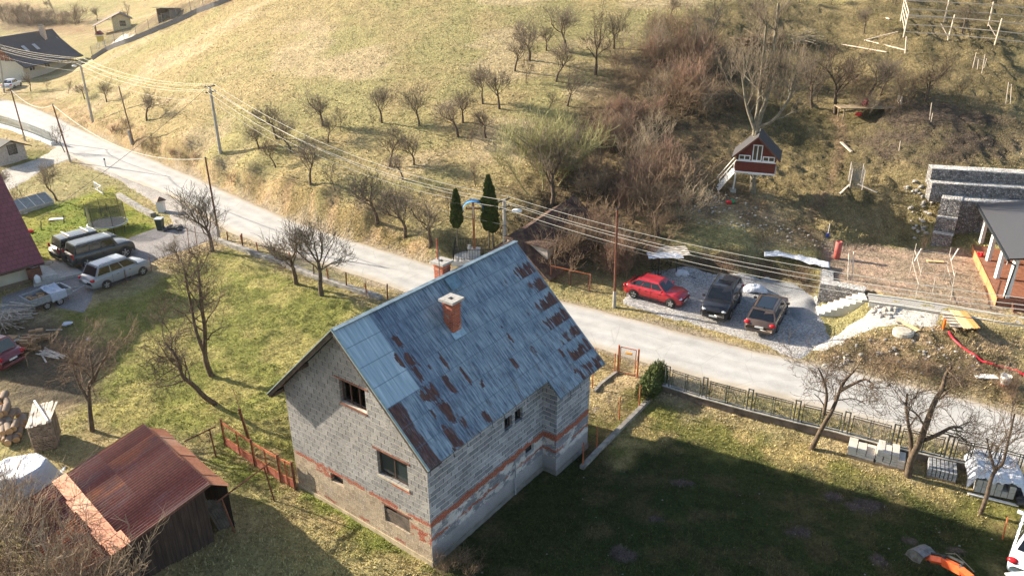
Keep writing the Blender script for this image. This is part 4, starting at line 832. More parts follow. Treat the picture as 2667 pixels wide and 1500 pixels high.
# trees of the thicket and treehouse
ownTree('t',q42((40,440)),[q42((45,250)),q41((70,1200)),q41((180,900)),q41((215,600)),q41((255,300)),q41((280,30))],.26,7,'tall pale many-stemmed bare tree carrying the treehouse',bark='grey',twig='ash',kids=(8,5,4,3),L=2.3,up=.16,spread=.7,wob=.14,rmin=.009,extra=[[q41(p) for p in((50,1270),(90,1000),(120,700),(150,400),(170,200))],[q41(p) for p in((70,1200),(200,1150),(280,1080),(400,900),(440,700))],[q41(p) for p in((60,1220),(-20,1000),(-60,700))]])
GT='trees standing in the thicket'
tree('tall0',q31((2060,650)),q31((2080,-80)),label='very tall pale bare tree rising from the top of the thicket',group=GT,wx=1.3)
tree('tall1',q31((2000,620)),q31((2200,40)),label='tall pale bare tree just right of the tallest one in the thicket',group=GT,wx=1.2)
tree('big1',q32((1700,860)),q32((1740,230)),label='dark bushy bare tree left of the treehouse ladder, behind the parking lot',group=GT,wx=1.1)
tree('orch2',q32((1440,740)),q32((1440,350)),label='smaller bare tree in the thicket above the brown telephone pole',group=GT)
tree('orch5',q32((1000,620)),q32((1000,200)),label='bare tree at the middle of the thicket above the old barn',group=GT)
tree('orch1',q32((670,560)),q31((760,1150)),label='old bare tree leaning beside the ruined barn roof',group=GT,wx=1.2)
for i,(x,y,ty,w) in enumerate(((1385,470,285,1.6),(1440,430,300,1.5),(1340,420,290,1.5),(1410,360,270,1.4))): tree('busholive0',vv((x,y)),vv((x,ty)),label='pale yellow-green budding willow shrub between the meadow and the thicket',cat='shrub',group='budding willow shrubs',name='willow_shrub',wx=w*.75)
rg=random.Random(5)
def shrubs(n,P,keys,hr,label,group,wx=(1,1.5)):
    k=0
    while k<n:
        xs=[p[0] for p in P]; ys=[p[1] for p in P]; x=rg.uniform(min(xs),max(xs)); y=rg.uniform(min(ys),max(ys))
        if not bool(inpoly(np.array([x]),np.array([y]),P)[0]): continue
        tree(rg.choice(keys),vv((x,y)),h=rg.uniform(*hr),label=label,cat='shrub',group=group,name='bare_shrub',wx=rg.uniform(*wx)); k+=1
shrubs(26,[(1530,130),(1640,90),(1760,110),(1800,200),(1840,290),(1740,300),(1600,260),(1540,220)],['bushbrown0','bushbrown1','bushbrown2','bushgrey0','bushgrey1','bushred0'],(2.4,4.0),'brown and grey bare shrub of the upper thicket on the slope','shrubs of the upper thicket')
shrubs(9,[(1500,300),(1640,290),(1650,350),(1510,360)],['bushred0','bushred1','bushbrown0'],(1.8,2.8),'orange-red bare shrub in the middle of the thicket','orange-red shrubs of the thicket')
shrubs(20,[(1480,380),(1640,340),(1740,400),(1740,560),(1660,600),(1500,520)],['bushbrown0','bushbrown1','bushbrown2','bushgrey0','bushred1','bushgrey1'],(2.2,3.8),'bare brown shrub of the thicket left of the treehouse','shrubs of the lower thicket')
shrubs(16,[(1390,600),(1530,590),(1640,640),(1640,690),(1500,700),(1400,670)],['bushred0','bushred1','bushbrown1','bushbrown0','bushgrey0'],(2.0,3.4),'tangled reddish shrub overgrowing the bank beside the ruined barn','shrubs around the ruined barn',(1,1.3))
shrubs(22,[(1770,190),(2300,200),(2330,330),(2060,300),(1860,330)],['bushbrown0','bushgrey0','sap0','sap1'],(1.2,2.4),'small bare shrub scattered on the right-hand slope','small shrubs on the right-hand slope')
shrubs(10,[(60,235),(330,330),(560,420),(600,470),(400,390),(200,305)],['bushbrown0','bushbrown1','bushred0'],(.9,1.5),'low brown brush on the road bank below the power poles','brush on the road bank')
shrubs(14,[(2160,905),(2560,960),(2560,1020),(2300,960),(2150,920)],['bushbrown0','bushgrey1','bushbrown2'],(.5,1.1),'low dry bramble on the bank between the gravel path and the road','brambles on the right road bank')
shrubs(5,[(1860,110),(1960,90),(1980,125),(1900,140)],['bushgrey0','bushbrown0'],(1.0,1.7),'grey brushwood shrub by the heap of cut branches','brushwood by the heap')
# big foreground bush, lower left
BF='bushes in the near left corner'
for i,(x,y,h,w,k) in enumerate(((40,1440,3.4,1.3,'bushgrey0'),(150,1440,3.2,1.2,'bushbrown1'),(-40,1380,3.2,1.3,'bushbrown0'),(240,1500,3.2,1.2,'bushgrey1'),(90,1350,2.7,1.2,'bushgrey1'),(10,1290,2.6,1.1,'bushgrey0'),(330,1520,3.0,1.1,'bushgrey0'),(80,1500,3.6,1.3,'bushgrey1'),(180,1560,3.9,1.3,'bushgrey0'),(0,1540,3.6,1.3,'bushbrown1'),(-20,1450,3.4,1.2,'bushgrey1'),(120,1400,2.6,1.1,'bushbrown2'),(270,1570,3.6,1.2,'bushbrown0'))):
    tree(k,vv((x,y)),h=h,label='tangle of thin pale bare stems in front of the corrugated shed',cat='shrub',group=BF,name='bare_shrub',wx=w)

for i,(x,y,h) in enumerate(((1150,1425,1.1),(1120,1445,.8),(1190,1440,.9))): tree('bushbrown%d'%i,vv((x,y)),h=h,label='small dry leafless shrub at the near corner of the block house',cat='shrub',group='dry shrubs at the house corner',name='bare_shrub',wx=1.2)
# ================================================================ POLES, WIRES, FENCES, ROADSIDE
def single(mb,name,mats,label,cat,loc,group=None,**k):
    o=mb.build(name,mats,None,loc=tuple(loc),**k); return tag(o,label,cat,group)
CONC=flat('pole_concrete',(.34,.32,.28),.9,var=.2,sc=3,bump=.3); RUSTP=rustm('rusty_steel',(.16,.06,.035),(.08,.035,.025),(.26,.11,.06)); ORUST=rustm('orange_rust',(.42,.13,.05),(.28,.08,.04),(.52,.20,.09))
BLK=flat('black_iron',(.025,.028,.03),.6); WIRE=flat('wire_aluminium',(.62,.60,.54),.35,.5,.05,1,.0); WIRED=flat('dark_cable',(.05,.045,.04),.6); WHT=flat('white_paint',(.72,.70,.66),.6,var=.1); INS=flat('insulator',(.30,.27,.23),.3)
def up_(b,h,lean=(0,0)): return np.array(b)+np.array([lean[0],lean[1],h])
def pole(base,tp,label,kind='concrete',group=None,arms=True,lamp=None,d=None):
    b=T(*base) if len(base)==2 else np.array(base); t=top(b,*tp)
    o=thing('power_pole' if kind=='concrete' else 'telephone_pole',label,'pole',b,0,group)
    if kind=='concrete':
        MB().tube(b-[0,0,.3],t,.17,.11,10).build('shaft',CONC,o,smooth=False)
        if arms:
            for dz in(-.08,-.62):
                mb=MB(); mb.beam(t+d*-.55+[0,0,dz],t+d*.55+[0,0,dz],.09,.09); mb.build('cross_arm',BLK,o)
                for s in(-.45,.45): MB().lathe([(.03,0),(.06,.04),(.045,.10),(.055,.13),(.02,.18)],t+d*s+[0,0,dz+.05],8).build('insulator',INS,o)
    else:
        f=b+(t-b)*.17; MB().tube(b-[0,0,.3],f,.12,.11,6).build('foot',CONC,o)
        MB().tube(b+(t-b)*.03,t,.085,.07,8).build('shaft',RUSTP,o); MB().lathe([(.09,0),(.09,.06),(.02,.1)],t,8).build('cap',BLK,o)
    return t
P1b,P2b=q11((878,1160)),q11((2080,1440))
def dirp(a,b): v=(b-a)[:2]; v=v/np.hypot(*v); return np.array([v[1],-v[0],0.])
b1,b2,b3=T(*P1b),T(*P2b),T(1316,676); dl=dirp(b1,b3)
GP='concrete power poles along the road'
t0=pole(q11((40,878)),(-6,120),'concrete power pole cut off by the left edge beside the parked white car',group=GP,d=dl)
t1=pole(P1b,q11((748,560)),'concrete power pole with a small lamp near the dark-roofed house',group=GP,d=dl)
t2=pole(P2b,q11((1978,810)),'concrete power pole on the road bank left of the meadow orchard',group=GP,d=dl)
t3=pole((b3[0],b3[1],b3[2]),q32((228,505)),'concrete power pole with a white street lamp and coiled cable behind the house ridge',group=GP,d=dl)
t4=gz(2960,822,7.0); t4b=gz(3060,860,7.6)
def wire(p,q,sag,r=.016,m=WIRE,name='wire',label='',group=None,cat='cable'):
    p,q=np.array(p),np.array(q); n=28; P=[p+(q-p)*i/n-np.array([0,0,sag*4*(i/n)*(1-i/n)]) for i in range(n+1)]
    mb=MB(); mb.path([x-p for x in P],r,4); o=mb.build(name,m,None); o.location=p; tag(o,label,cat,group); return o
spans=[(t0,t1,.35,'left of the pole by the dark-roofed house'),(t1,t2,.9,'between the two far road poles'),(t2,t3,1.6,'crossing the meadow orchard towards the pole behind the ridge'),(t3,t4,1.0,'running over the parking lot to the right edge')]
for a,b,s,ds in spans:
    for k,(o_,dz,nm) in enumerate(((-.45,.1,'upper rear'),(.45,.1,'upper front'),(-.45,-.45,'middle rear'),(.45,-.45,'middle front'))):
        wire(a+dl*o_+[0,0,dz],b+dl*o_+[0,0,dz],s*(1+.06*k),.017,WIRE,'power_line',f'bright {nm} power line {ds}','overhead power lines')
    if a is not t3: wire(a+[0,0,-1.5],b+[0,0,-1.9 if b is t3 else -1.5],s*1.1,.011,WIRE,'power_line',f'thin lowest power line {ds}','overhead power lines')
    else: wire(a+[0,0,-.9],b+[0,0,-1.1],s*1.1,.022,WIRED,'power_line','dark twisted cable below the bright lines over the parking lot','overhead power lines')
def lamp(t,d,label,s=1):
    o=thing('street_lamp',label,'lamp',t+[0,0,-.9],0,'street lamps on the power poles'); p=t+np.array([0,0,-.95]); q=p+d*.55*s+[0,0,.12]
    MB().tube(p,q,.03).build('arm',BLK,o); mb=MB(); mb.sphere(q+d*.25*s,(.34*s,.2*s,.13*s),12,8); mb.build('lamp_head',WHT,o,smooth=True)
lamp(t3,np.array([.97,-.1,0]),'white oval street lamp on the pole behind the house ridge',1.15); lamp(t1,np.array([-.97,-.1,0]),'small white lamp on the pole by the dark-roofed house')
cc_=MB(); 
for k in range(14):
    a0,a1=2*math.pi*k/14,2*math.pi*(k+1)/14; c0=t3+np.array([0,-.14,-2.3]); cc_.tube(c0+[.28*math.cos(a0),0,.42*math.sin(a0)],c0+[.28*math.cos(a1),0,.42*math.sin(a1)],.022)
single(cc_,'cable_coil',WIRED,'black coil of spare cable hanging on the pole behind the ridge','cable',t3-[0,0,2.3])
GT2='rusty telephone poles'
l0=pole(q11((240,1335)),q11((103,850)),'dark rusty telephone pole by the picket fence, leftmost one','steel',GT2)
l1=pole(q12((668,155)),q11((498,990)),'dark leaning telephone pole at the corner of the side road','steel',GT2)
l2=pole(q12((2072,880)),q12((1938,118)),'dark rusty telephone pole at the yard entrance behind the round tree','steel',GT2)
r1=pole((1600,800),q32((1296,600)),'reddish brown telephone pole left of the red car','steel',GT2)
thn=T(*q11((1262,1352))); tt=top(thn,*q11((1120,815))); o=thing('timber_post','slim brown leaning pole on the road bank between two concrete poles','pole',thn); MB().tube(thn,tt,.09,.07,7).build('shaft',wood('old_pole_wood',(.17,.11,.07)),o); MB().beam(thn+[-.22,0,-.2],thn+[-.32,0,1.5],.2,.16).build('foot',CONC,o)
wire(l0,l1,1.0,.034,WIRE,'telephone_cable','thick pale cable sagging from the leftmost telephone pole','telephone cables')
wire(l1,l2,1.9,.034,WIRE,'telephone_cable','thick pale cable sagging over the road to the yard entrance pole','telephone cables')
wire(l2,r1,1.1,.014,WIRED,'telephone_cable','thin dark cable running from the entrance pole to the brown pole by the parking lot','telephone cables')
wire(t2,gz(95,575,5.5),.3,.016,WIRED,'service_cable','dark cable crossing the road down to the purple-roofed house','service cables')
wire(l0,gz(-60,290,3),.2,.014,WIRED,'service_cable','dark cable from the leftmost telephone pole to the left edge','service cables')
# ---------- fences
def meshm(name,c,sc,w=.12,ang=0):
    g=G(name); co=g.sep(g.co('UV')); 
    def ln(x): f=g.math('FRACT',g.math('MULTIPLY',x,sc)); return g.math('LESS_THAN',f,w)
    a=g.math('ADD',co[0],co[1]); b=g.math('SUBTRACT',co[0],co[1])
    if not ang: a,b=co[0],co[1]
    al=g.math('MAXIMUM',ln(a),ln(b)); g.col(c); g.rough(.6); g.L(al,g.b.inputs['Alpha']); return g.m
WM=meshm('wire_mesh',(.20,.20,.20),14,.14); WMR=meshm('rusty_wire_mesh',(.16,.08,.055),14,.11,1); WMG=meshm('green_wire_mesh',(.05,.08,.06),14,.2)
def netting(P,h0,h1,mat,parent,name='wire_netting'):
    mb=MB(); uv=[]; s=0
    for i in range(len(P)-1):
        a,b=np.array(P[i]),np.array(P[i+1]); L=np.linalg.norm(b-a); mb.add([a+[0,0,h0],b+[0,0,h0],b+[0,0,h1],a+[0,0,h1]],[(0,1,2,3)]); uv+=[(s,h0),(s+L,h0),(s+L,h1),(s,h1)]; s+=L
    return mb.build(name,mat,parent,uv=uv)
def sub(P,step):
    P=np.array(P,float); s=np.concatenate([[0],np.cumsum(np.linalg.norm(np.diff(P,axis=0),axis=1))]); n=max(1,int(round(s[-1]/step))); t=np.linspace(0,s[-1],n+1); return np.stack([np.interp(t,s,P[:,i]) for i in range(3)],1)
# F3 right fence on concrete base
FL=[gz(*p,.42) for p in(q33((1725,915)),q33((2070,1028)),q33((2490,1142)),q43((390,1242)),q43((845,1350)),q44((1300,215)),q44((1795,330)),q44((2190,410)),q44((2700,545)))]
fen=thing('garden_fence','grey metal mesh fence with paired posts on a low stained concrete wall along the road','fence',FL[0])
mb=MB(); uvs=[]
for i in range(len(FL)-1):
    a,b=FL[i].copy(),FL[i+1].copy(); za,zb=hz(a[0],a[1]-.4),hz(b[0],b[1]-.4); d=dirp(a,b); 
    mb.ext([a-[0,0,1.1],b-[0,0,1.1],b,a],-d*.22) if d[1]<0 else mb.ext([a-[0,0,1.1],b-[0,0,1.1],b,a],d*.22)
mb.build('base_wall',flat('stained_base_concrete',(.17,.13,.10),.95,var=.5,sc=1.8,bump=.6,bd=.03),fen)
mb=MB()
for i in range(len(FL)-1):
    a,b=FL[i],FL[i+1]; mb.beam(a+[0,.05,.02],b+[0,.05,.02],.30,.045)
mb.build('coping',flat('pale_coping',(.36,.33,.28),.9,var=.4,sc=3,bump=.5),fen)
GF=flat('fence_steel_grey',(.10,.105,.10),.55,.3); GF2=flat('fence_steel_green',(.03,.05,.04),.55,.2)
for i in range(len(FL)-1):
    a,b=FL[i],FL[i+1]; u=(b-a)/np.linalg.norm(b-a); 
    mb=MB()
    for s in(.12,.34): mb.beam(a+u*s,a+u*s+[0,0,1.25],.055,.055,up=(1,0,0))
    mb.beam(a+u*.10+[0,0,1.22],a+u*.36+[0,0,1.22],.05,.04); mb.build('gate_post',GF,fen)
    mb=MB(); p=a+u*.5; q=b-u*.02; m=(p+q)/2
    for z in(.08,.98,1.09): mb.beam(p+[0,0,z],q+[0,0,z],.03,.03)
    for s in(p,m+u*.06,m-u*.06,q): mb.beam(s,s+[0,0,1.12],.03,.03,up=(1,0,0))
    mb.build('panel_frame',GF2 if i%2 else GF,fen); netting([p,q],.08,.98,WM,fen)
# orange entrance gate
ga,gb=T(*q33((1300,800))),T(*q33((1482,842))); ha=top(ga,*q33((1308,585)))[2]-ga[2]; gh=1.75
gate=thing('garden_gate','orange tubular garden gate with a small yellow mail tube, at the roadside','gate',ga)
for p in(ga,gb): MB().tube(p-[0,0,.2],p+[0,0,gh],.055,.055,8).build('gate_post',ORUST,gate)
u=(gb-ga)/np.linalg.norm(gb-ga); a,b=ga+u*.1,gb-u*.14; mb=MB(); mb.beam(a+[0,0,gh-.08],b+[0,0,gh-.08],.04,.04); mb.beam(a+[0,0,.1],b+[0,0,.1],.04,.04); mb.beam(a+[0,0,.1],a+[0,0,gh-.1],.04,.04,up=(1,0,0)); mb.beam(b+[0,0,.1],b+[0,0,gh-.1],.04,.04,up=(1,0,0)); mb.build('gate_frame',ORUST,gate); netting([a,b],.1,gh-.1,WMR,gate)
m=(a+b)/2; MB().tube(m-u*.16+[0,-.07,gh-.34],m+u*.2+[0,-.07,gh-.34],.07,.07,10).build('mail_tube',flat('yellow_orange_plastic',(.62,.27,.05),.5),gate)
og=thing('mesh_fence','rusty orange post and mesh fence beside the garden path right of the house','fence',T(*q33((1500,1130))))
pts=[T(*q33(p)) for p in((1480,860),(1500,1130))]+[T(*q33((1312,1240))),T(*q34((1100,260))),T(*q34((970,420)))]
for p in pts[1:]: MB().tube(p,p+[0,0,1.35],.035,.03,6).build('post',ORUST,og)
netting([p for p in pts],.1,1.15,WMR,og)
og=thing('mesh_fence','low rusty wire fence between the house corner and the orange gate','fence',T(*q33((1060,940))))
pts=[T(*q33(p)) for p in((900,800),(1060,940),(1270,795),(1296,800))]
pts=[T(*q33((1268,795))),T(*q33((1085,740))),T(*q33((960,690)))]
for p in pts+[T(*q33((1060,940)))]: MB().tube(p,p+[0,0,1.2],.03,.03,6).build('post',ORUST,og)
netting(pts,.1,1.1,WMR,og)
KERB=flat('kerb_concrete',(.26,.235,.20),.95,var=.4,sc=3,bump=.5,bd=.02)
def lowwall(P,h,w,label,name='kerb_wall',mat=None,dz=0):
    P=sub(P,.8); P=np.array([[p[0],p[1],hz(p[0],p[1])+dz] for p in P]); mb=MB()
    for i in range(len(P)-1): mb.beam(P[i]+[0,0,h/2-.25],P[i+1]+[0,0,h/2-.25],w,h+.5)
    return single(mb,name,mat or KERB,label,'wall',P[0])
lowwall([T(*q33((1640,1020))),T(*q33((1480,1180))),T(*q34((1300,90))),T(*q34((960,440)))],.18,.22,'low concrete kerb along the foot of the orange mesh fence')
lowwall([T(*q33((1290,800))),T(*q33((1170,880))),T(*q33((1080,980)))],.12,.15,'mossy kerb on the left side of the garden path')
# garden path slabs
patch('garden_path',[tuple(T(*q33(p))[:2]) for p in((1330,810),(1460,850),(1340,1010),(1130,1170),(1030,1240),(1020,1100),(1150,980))],gravelm('earth_path',(.24,.19,.13),8,.03),dz=.03,img=False,amp=.02)
# near-side roadside wall with posts
RW=flat('roadside_wall_stone',(.27,.25,.22),.95,var=.5,sc=2.5,bump=.8,bd=.04)
wl=[q12((2010,880)),q12((2180,950)),q22((0,950)),q22((240,1030)),q22((520,1130)),q22((830,1260)),q22((1130,1350)),q22((1420,1452))]
lowwall([T(*p) for p in wl],.28,.42,'long low crumbling roadside wall between the left lawn and the road','low_wall',RW)
rf=thing('wire_fence','rusty posts with sagging wire netting along the roadside wall behind the two trees','fence',T(*q22((120,970))))
pp=[q12((2150,915)),q12((2295,965)),q22((120,970)),q22((265,1020)),q22((422,1085)),q22((580,1150)),q22((790,1240)),q22((930,1290)),q22((1097,1350)),q22((1290,1420)),q22((1482,1445))]
pw=[T(*p) for p in pp]
for i,p in enumerate(pw): MB().beam(p,p+[(-1)**i*.06,.03,.95+.15*(i%3)],.08,.08,up=(1,0,0)).build('post',ORUST if i%2 else RUSTP,rf)
netting(pw[5:9],.05,.95,WM,rf)
# rusty fence panels left of the house
g0=[T(*q24((0,210)))*1.0,T(*q24((235,410))),T(*q24((480,560))),T(*q24((615,630)))]
rp=thing('rusty_gate_fence','rusty red fence panels with mesh and kick plates at the left wall of the house','fence',g0[1])
g0[0]=T(*q13((2185,1660)))if False else T(*q24((-45,215)))
RED=rustm('red_primer',(.45,.13,.08),(.30,.09,.06),(.55,.24,.16))
for i in range(3):
    a,b=g0[i],g0[i+1]; u=(b-a)/np.linalg.norm(b-a); mb=MB()
    for z in(.5,1.28,1.36): mb.beam(a+[0,0,z],b+[0,0,z],.045,.045)
    for s in(a+u*.04,(a+b)/2,b-u*.04): mb.beam(s,s+[0,0,1.38],.05,.05,up=(1,0,0))
    mb.build('panel_frame',ORUST,rp); mb=MB(); mb.beam(a+[0,0,.27],b+[0,0,.27],.012,.44); mb.build('kick_plate',RED,rp); netting([a,b],.5,1.28,WMR,rp)
for p in g0: MB().tube(p-[0,0,.1],p+[0,0,1.5],.06,.055,8).build('post',RUSTP,rp)
# clothes line frame and tall post
cp_=T(*q24((415,738))); ct_=top(cp_,*q24((318,420)))
cf=thing('clothes_rail','rusty pipe rail on thin posts in front of the rusty gate fence','clothes rail',cp_)
p2=T(*q14((2215,1040))); t2_=top(p2,*q14((2090,715)))
MB().tube(cp_,ct_,.035,.035,6).build('post',RUSTP,cf); MB().tube(p2,t2_,.035,.035,6).build('post',RUSTP,cf)
d=(ct_-t2_); MB().tube(t2_-d*.12,ct_+d*.14,.04,.035,6).build('rail',RUSTP,cf)
cf=thing('clothes_rail','rusty pipe rail behind the corrugated shed, nearest the long grass','clothes rail',T(*q14((2040,325))))
a=T(*q14((2040,325))); ta=top(a,*q14((1975,65))); b=T(*q14((1800,400))); tb=top(b,*q14((1735,180))); MB().tube(a,ta,.04,.035,6).build('post',RUSTP,cf); d=ta-tb; MB().tube(tb,ta+d*.25,.035,.035,6).build('rail',RUSTP,cf)
b=T(*q13((2345,1420))); t=top(b,*q13((2195,945))); o=thing('timber_post','tall rusty angle iron post with a leaning bamboo stick on the left lawn','post',b); MB().beam(b,b+(t-b)*.6,.12,.06).build('post',RUSTP,o); MB().tube(b+[.08,0,0],t,.035,.02,6).build('stick',wood('bamboo',(.40,.27,.13)),o)
# barn-side rail
a,b=T(*q32((668,1280))),T(*q32((1035,1365))); rr_=thing('rail_fence','short red rusty rail fence between the ruined barn and the brown telephone pole','fence',a)
for p in(a,(a+b)/2,b): MB().beam(p,p+[0,0,1.2],.07,.07,up=(1,0,0)).build('post',RED if p is b else RUSTP,rr_)
MB().beam(a+[0,0,1.18],b+[0,0,1.18],.05,.05).build('rail',ORUST,rr_)
netting([a,b],.05,1.15,WMR,rr_)
# orange stake in the lawn, right edge
b=T(*q44((2375,1090))); t=top(b,*q44((2425,885))); single(MB().tube(b,t,.035,.03,6),'marker_stake',ORUST,'thin rusty orange stake in the lawn above the white car','stake',b)
# ---------- wayside cross with thujas
cb=T(*q22((2290,1045))); cb=T(1236,668)
cr=thing('wayside_cross','tall wooden wayside cross under a curved blue tin roof, inside an iron railing','cross',cb)
ct=top(cb,*q22((2288,590)))-cb; hC=ct[2]
CW=wood('varnished_cross_wood',(.30,.12,.05)); MB().beam(cb+[0,0,.3],cb+[0,0,hC+.45],.17,.17,up=(1,0,0)).build('upright',CW,cr); MB().beam(cb+[-.55,0,hC],cb+[.55,0,hC],.13,.13).build('crossbeam',CW,cr)
mb=MB(); n=14; Rr=.78
pts=[(Rr*math.cos(a),Rr*math.sin(a)) for a in np.linspace(-.15,math.pi+.15,n)]
for i in range(n-1):
    (x0,z0),(x1,z1)=pts[i],pts[i+1]; mb.ext([cb+[x0,-.35,hC+z0*.85-.1],cb+[x1,-.35,hC+z1*.85-.1],cb+[x1,.35,hC+z1*.85-.1],cb+[x0,.35,hC+z0*.85-.1]],(0,0,.03))
mb.build('tin_canopy',flat('blue_tin',(.09,.27,.50),.5,.2,.15),cr)
# small figure: continuous skinned body on the cross
me=bpy.data.meshes.new('figure'); vv_=[(0,-.12,hC-.05),(0,-.12,hC+.12),(0,-.12,hC+.22),(-.16,-.1,hC+.12),(-.42,-.08,hC+.05),(.16,-.1,hC+.12),(.42,-.08,hC+.05),(0,-.12,hC-.28),(.02,-.14,hC-.5),(.0,-.12,hC-.72)]
me.from_pydata(vv_,[(0,1),(1,2),(1,3),(3,4),(1,5),(5,6),(0,7),(7,8),(8,9)],[]); f=bpy.data.objects.new('figure',me); COL.objects.link(f); f.parent=cr; md=f.modifiers.new('s','SKIN')
for i,v in enumerate(me.skin_vertices[0].data): v.radius=(.06,.05) if i in(0,1,7) else ((.045,.05) if i==2 else (.03,.03))
f.modifiers.new('ss','SUBSURF').levels=1; me.materials.append(flat('painted_skin',(.55,.42,.32),.6))
MB().box(cb+[0,0,.25],(.9,.75,.75)).build('stone_base',flat('white_stone',(.55,.52,.47),.9,var=.2),cr,bevel=.03); MB().lathe([(.12,0),(.17,.2),(.10,.35),(.14,.42)],cb+[-.35,-.3,.62],10).build('flower_urn',flat('urn_stone',(.45,.42,.38),.8),cr)
MB().box(cb+[0,0,-.05],(3.2,2.6,.34)).build('plinth_slab',flat('pale_slab',(.50,.47,.42),.9),cr)
for k,(p,q) in enumerate((((-1.5,-1.2),(1.5,-1.2)),((1.5,-1.2),(1.5,1.2)),((1.5,1.2),(-1.5,1.2)),((-1.5,1.2),(-1.5,-1.2)))):
    a=cb+[p[0],p[1],.12]; b=cb+[q[0],q[1],.12]; mb=MB(); mb.beam(a+[0,0,.85],b+[0,0,.85],.035,.035); mb.beam(a+[0,0,.15],b+[0,0,.15],.03,.03); n=int(np.linalg.norm(b-a)/.2)
    for i in range(n+1): s=a+(b-a)*i/n; mb.beam(s,s+[0,0,.9],.022 if 0<i<n else .06,.022 if 0<i<n else .06,up=(1,0,0))
    mb.build('iron_railing',BLK,cr)
THG=G('thuja_foliage'); THG.col(THG.mix(THG.noise(9,det=5),(.028,.055,.012),(.085,.12,.022))); THG.rough(.9); THG.bump(THG.noise(30),.6,.05)
def thuja(px,tp,w,label,zb=.28,seed=1):
    b=T(*px); h=top(b,*tp)[2]-b[2]; o=thing('thuja_tree',label,'conifer',b,0,'dark green columnar conifers'); MB().tube((0,0,-.1),(0,0,h*.6),.07,.03,7).build('trunk',BK['grey'],o,local=True)
    rng=np.random.default_rng(seed); n=9000; z=rng.random(n)**.8; rad=w*np.minimum(1,(1-z)**.75*1.5)*np.minimum(1,.45+z*4)*(.85+.3*vnoise(z*14,z*0+seed)); an=rng.random(n)*6.283; rad*= .5+.5*rng.random(n)**.4; rad*=.55+.8*vnoise(an*2.5,z*11,seed)
    c=np.stack([rad*np.cos(an),rad*np.sin(an),h*(zb+(1-zb)*z)],1); d=np.stack([np.cos(an)*.5,np.sin(an)*.5,np.full(n,1.)],1)+rng.normal(0,.25,(n,3)); s=.055+.05*rng.random(n)[:,None]; t=np.cross(d,rng.normal(0,1,(n,3))); t/=np.linalg.norm(t,axis=1)[:,None]; d/=np.linalg.norm(d,axis=1)[:,None]
    vs=np.concatenate([c-t*s*.5,c+t*s*.5,c+d*s*2.4]); i=np.arange(n); me=npmesh('crown',vs,np.stack([i,i+n,i+2*n],1)); me.materials.append(THG.m); x=bpy.data.objects.new('crown',me); COL.objects.link(x); x.parent=o
thuja(q22((2145,985)),q22((2110,425)),.42,'dark columnar thuja on a bare trunk left of the wayside cross',.38,1)
thuja(q22((2445,985)),q22((2415,290)),.50,'tallest dark columnar thuja right of the wayside cross',.27,2)
thuja(q22((2480,1000)),q22((2468,390)),.40,'second thuja pressed against the right side of the tallest one',.30,3)
# conifer hedge bush by the gate
b=T(*q33((1600,990)))
hb=thing('juniper_bush','dense green conifer hedge bush beside the orange gate','bush',b); rng=np.random.default_rng(8); n=9000; u=rng.normal(0,1,(n,3)); u/=np.linalg.norm(u,axis=1)[:,None]; rr=(.6+.4*rng.random(n))[:,None]
ax=(T(*q33((1680,850)))-T(*q33((1560,1050)))); L=np.hypot(*ax[:2])/2+.1; ax=ax/np.linalg.norm(ax); c=u*rr*np.array([.55,.55,.95]); c=c+np.outer(rng.random(n)*2-1,ax)*L; c[:,2]=np.abs(c[:,2])*1.1+.1; ct_b=(T(*q33((1680,850)))+T(*q33((1560,1050))))/2-b; c+=ct_b*[1,1,0]
d=u+rng.normal(0,.35,(n,3))+[0,0,.6]; d/=np.linalg.norm(d,axis=1)[:,None]; t=np.cross(d,rng.normal(0,1,(n,3))); t/=np.linalg.norm(t,axis=1)[:,None]; s=.04+.04*rng.random(n)[:,None]; vs=np.concatenate([c-t*s*.5,c+t*s*.5,c+d*s*3.0]); i=np.arange(n); me=npmesh('foliage',vs,np.stack([i,i+n,i+2*n],1))
JG=G('juniper_foliage'); JG.col(JG.mix(JG.noise(4,det=5),(.05,.075,.02),(.15,.17,.05))); JG.rough(.9); me.materials.append(JG.m); x=bpy.data.objects.new('foliage',me); COL.objects.link(x); x.parent=hb
x=MB()
for k in range(8): x.tube(ct_b*[1,1,0]+ax*L*(k/4-1),ct_b*[1,1,0]+ax*L*(k/4-1)+[.1*math.sin(k),.1*math.cos(k*2),.9],.03,.01,5)
x.build('stems',BK['brown'],hb,local=True)
# ================================================================ VEHICLES
def paint(name,c,rough=.22,dirt=.12):
    g=G(name); n=g.noise(2.5,det=5,rough=.7); g.col(g.mix(g.mr(n,.45,.75,0,dirt),c,(.30,.26,.20))); g.S(g.b,'Roughness',g.mr(n,.3,.7,rough,rough+.25)); g.b.inputs['Coat Weight'].default_value=.6; g.b.inputs['Coat Roughness'].default_value=.08; g.b.inputs['Specular IOR Level'].default_value=.5; return g.m
TYRE=flat('tyre_rubber',(.02,.02,.02),.85); RIM=flat('alloy_rim',(.45,.45,.45),.35,.6,.1); PLAS=flat('black_plastic',(.022,.022,.024),.6); CGL=glassm('car_glass',(.008,.010,.013),.09); LITE=flat('headlamp_glass',(.62,.64,.66),.15,.2,.1); TAIL=flat('tail_lamp_red',(.42,.015,.02),.2,0,.1); PLATE=flat('number_plate',(.7,.7,.68),.5); CHR=flat('chrome',(.6,.6,.6),.2,.8,.05)
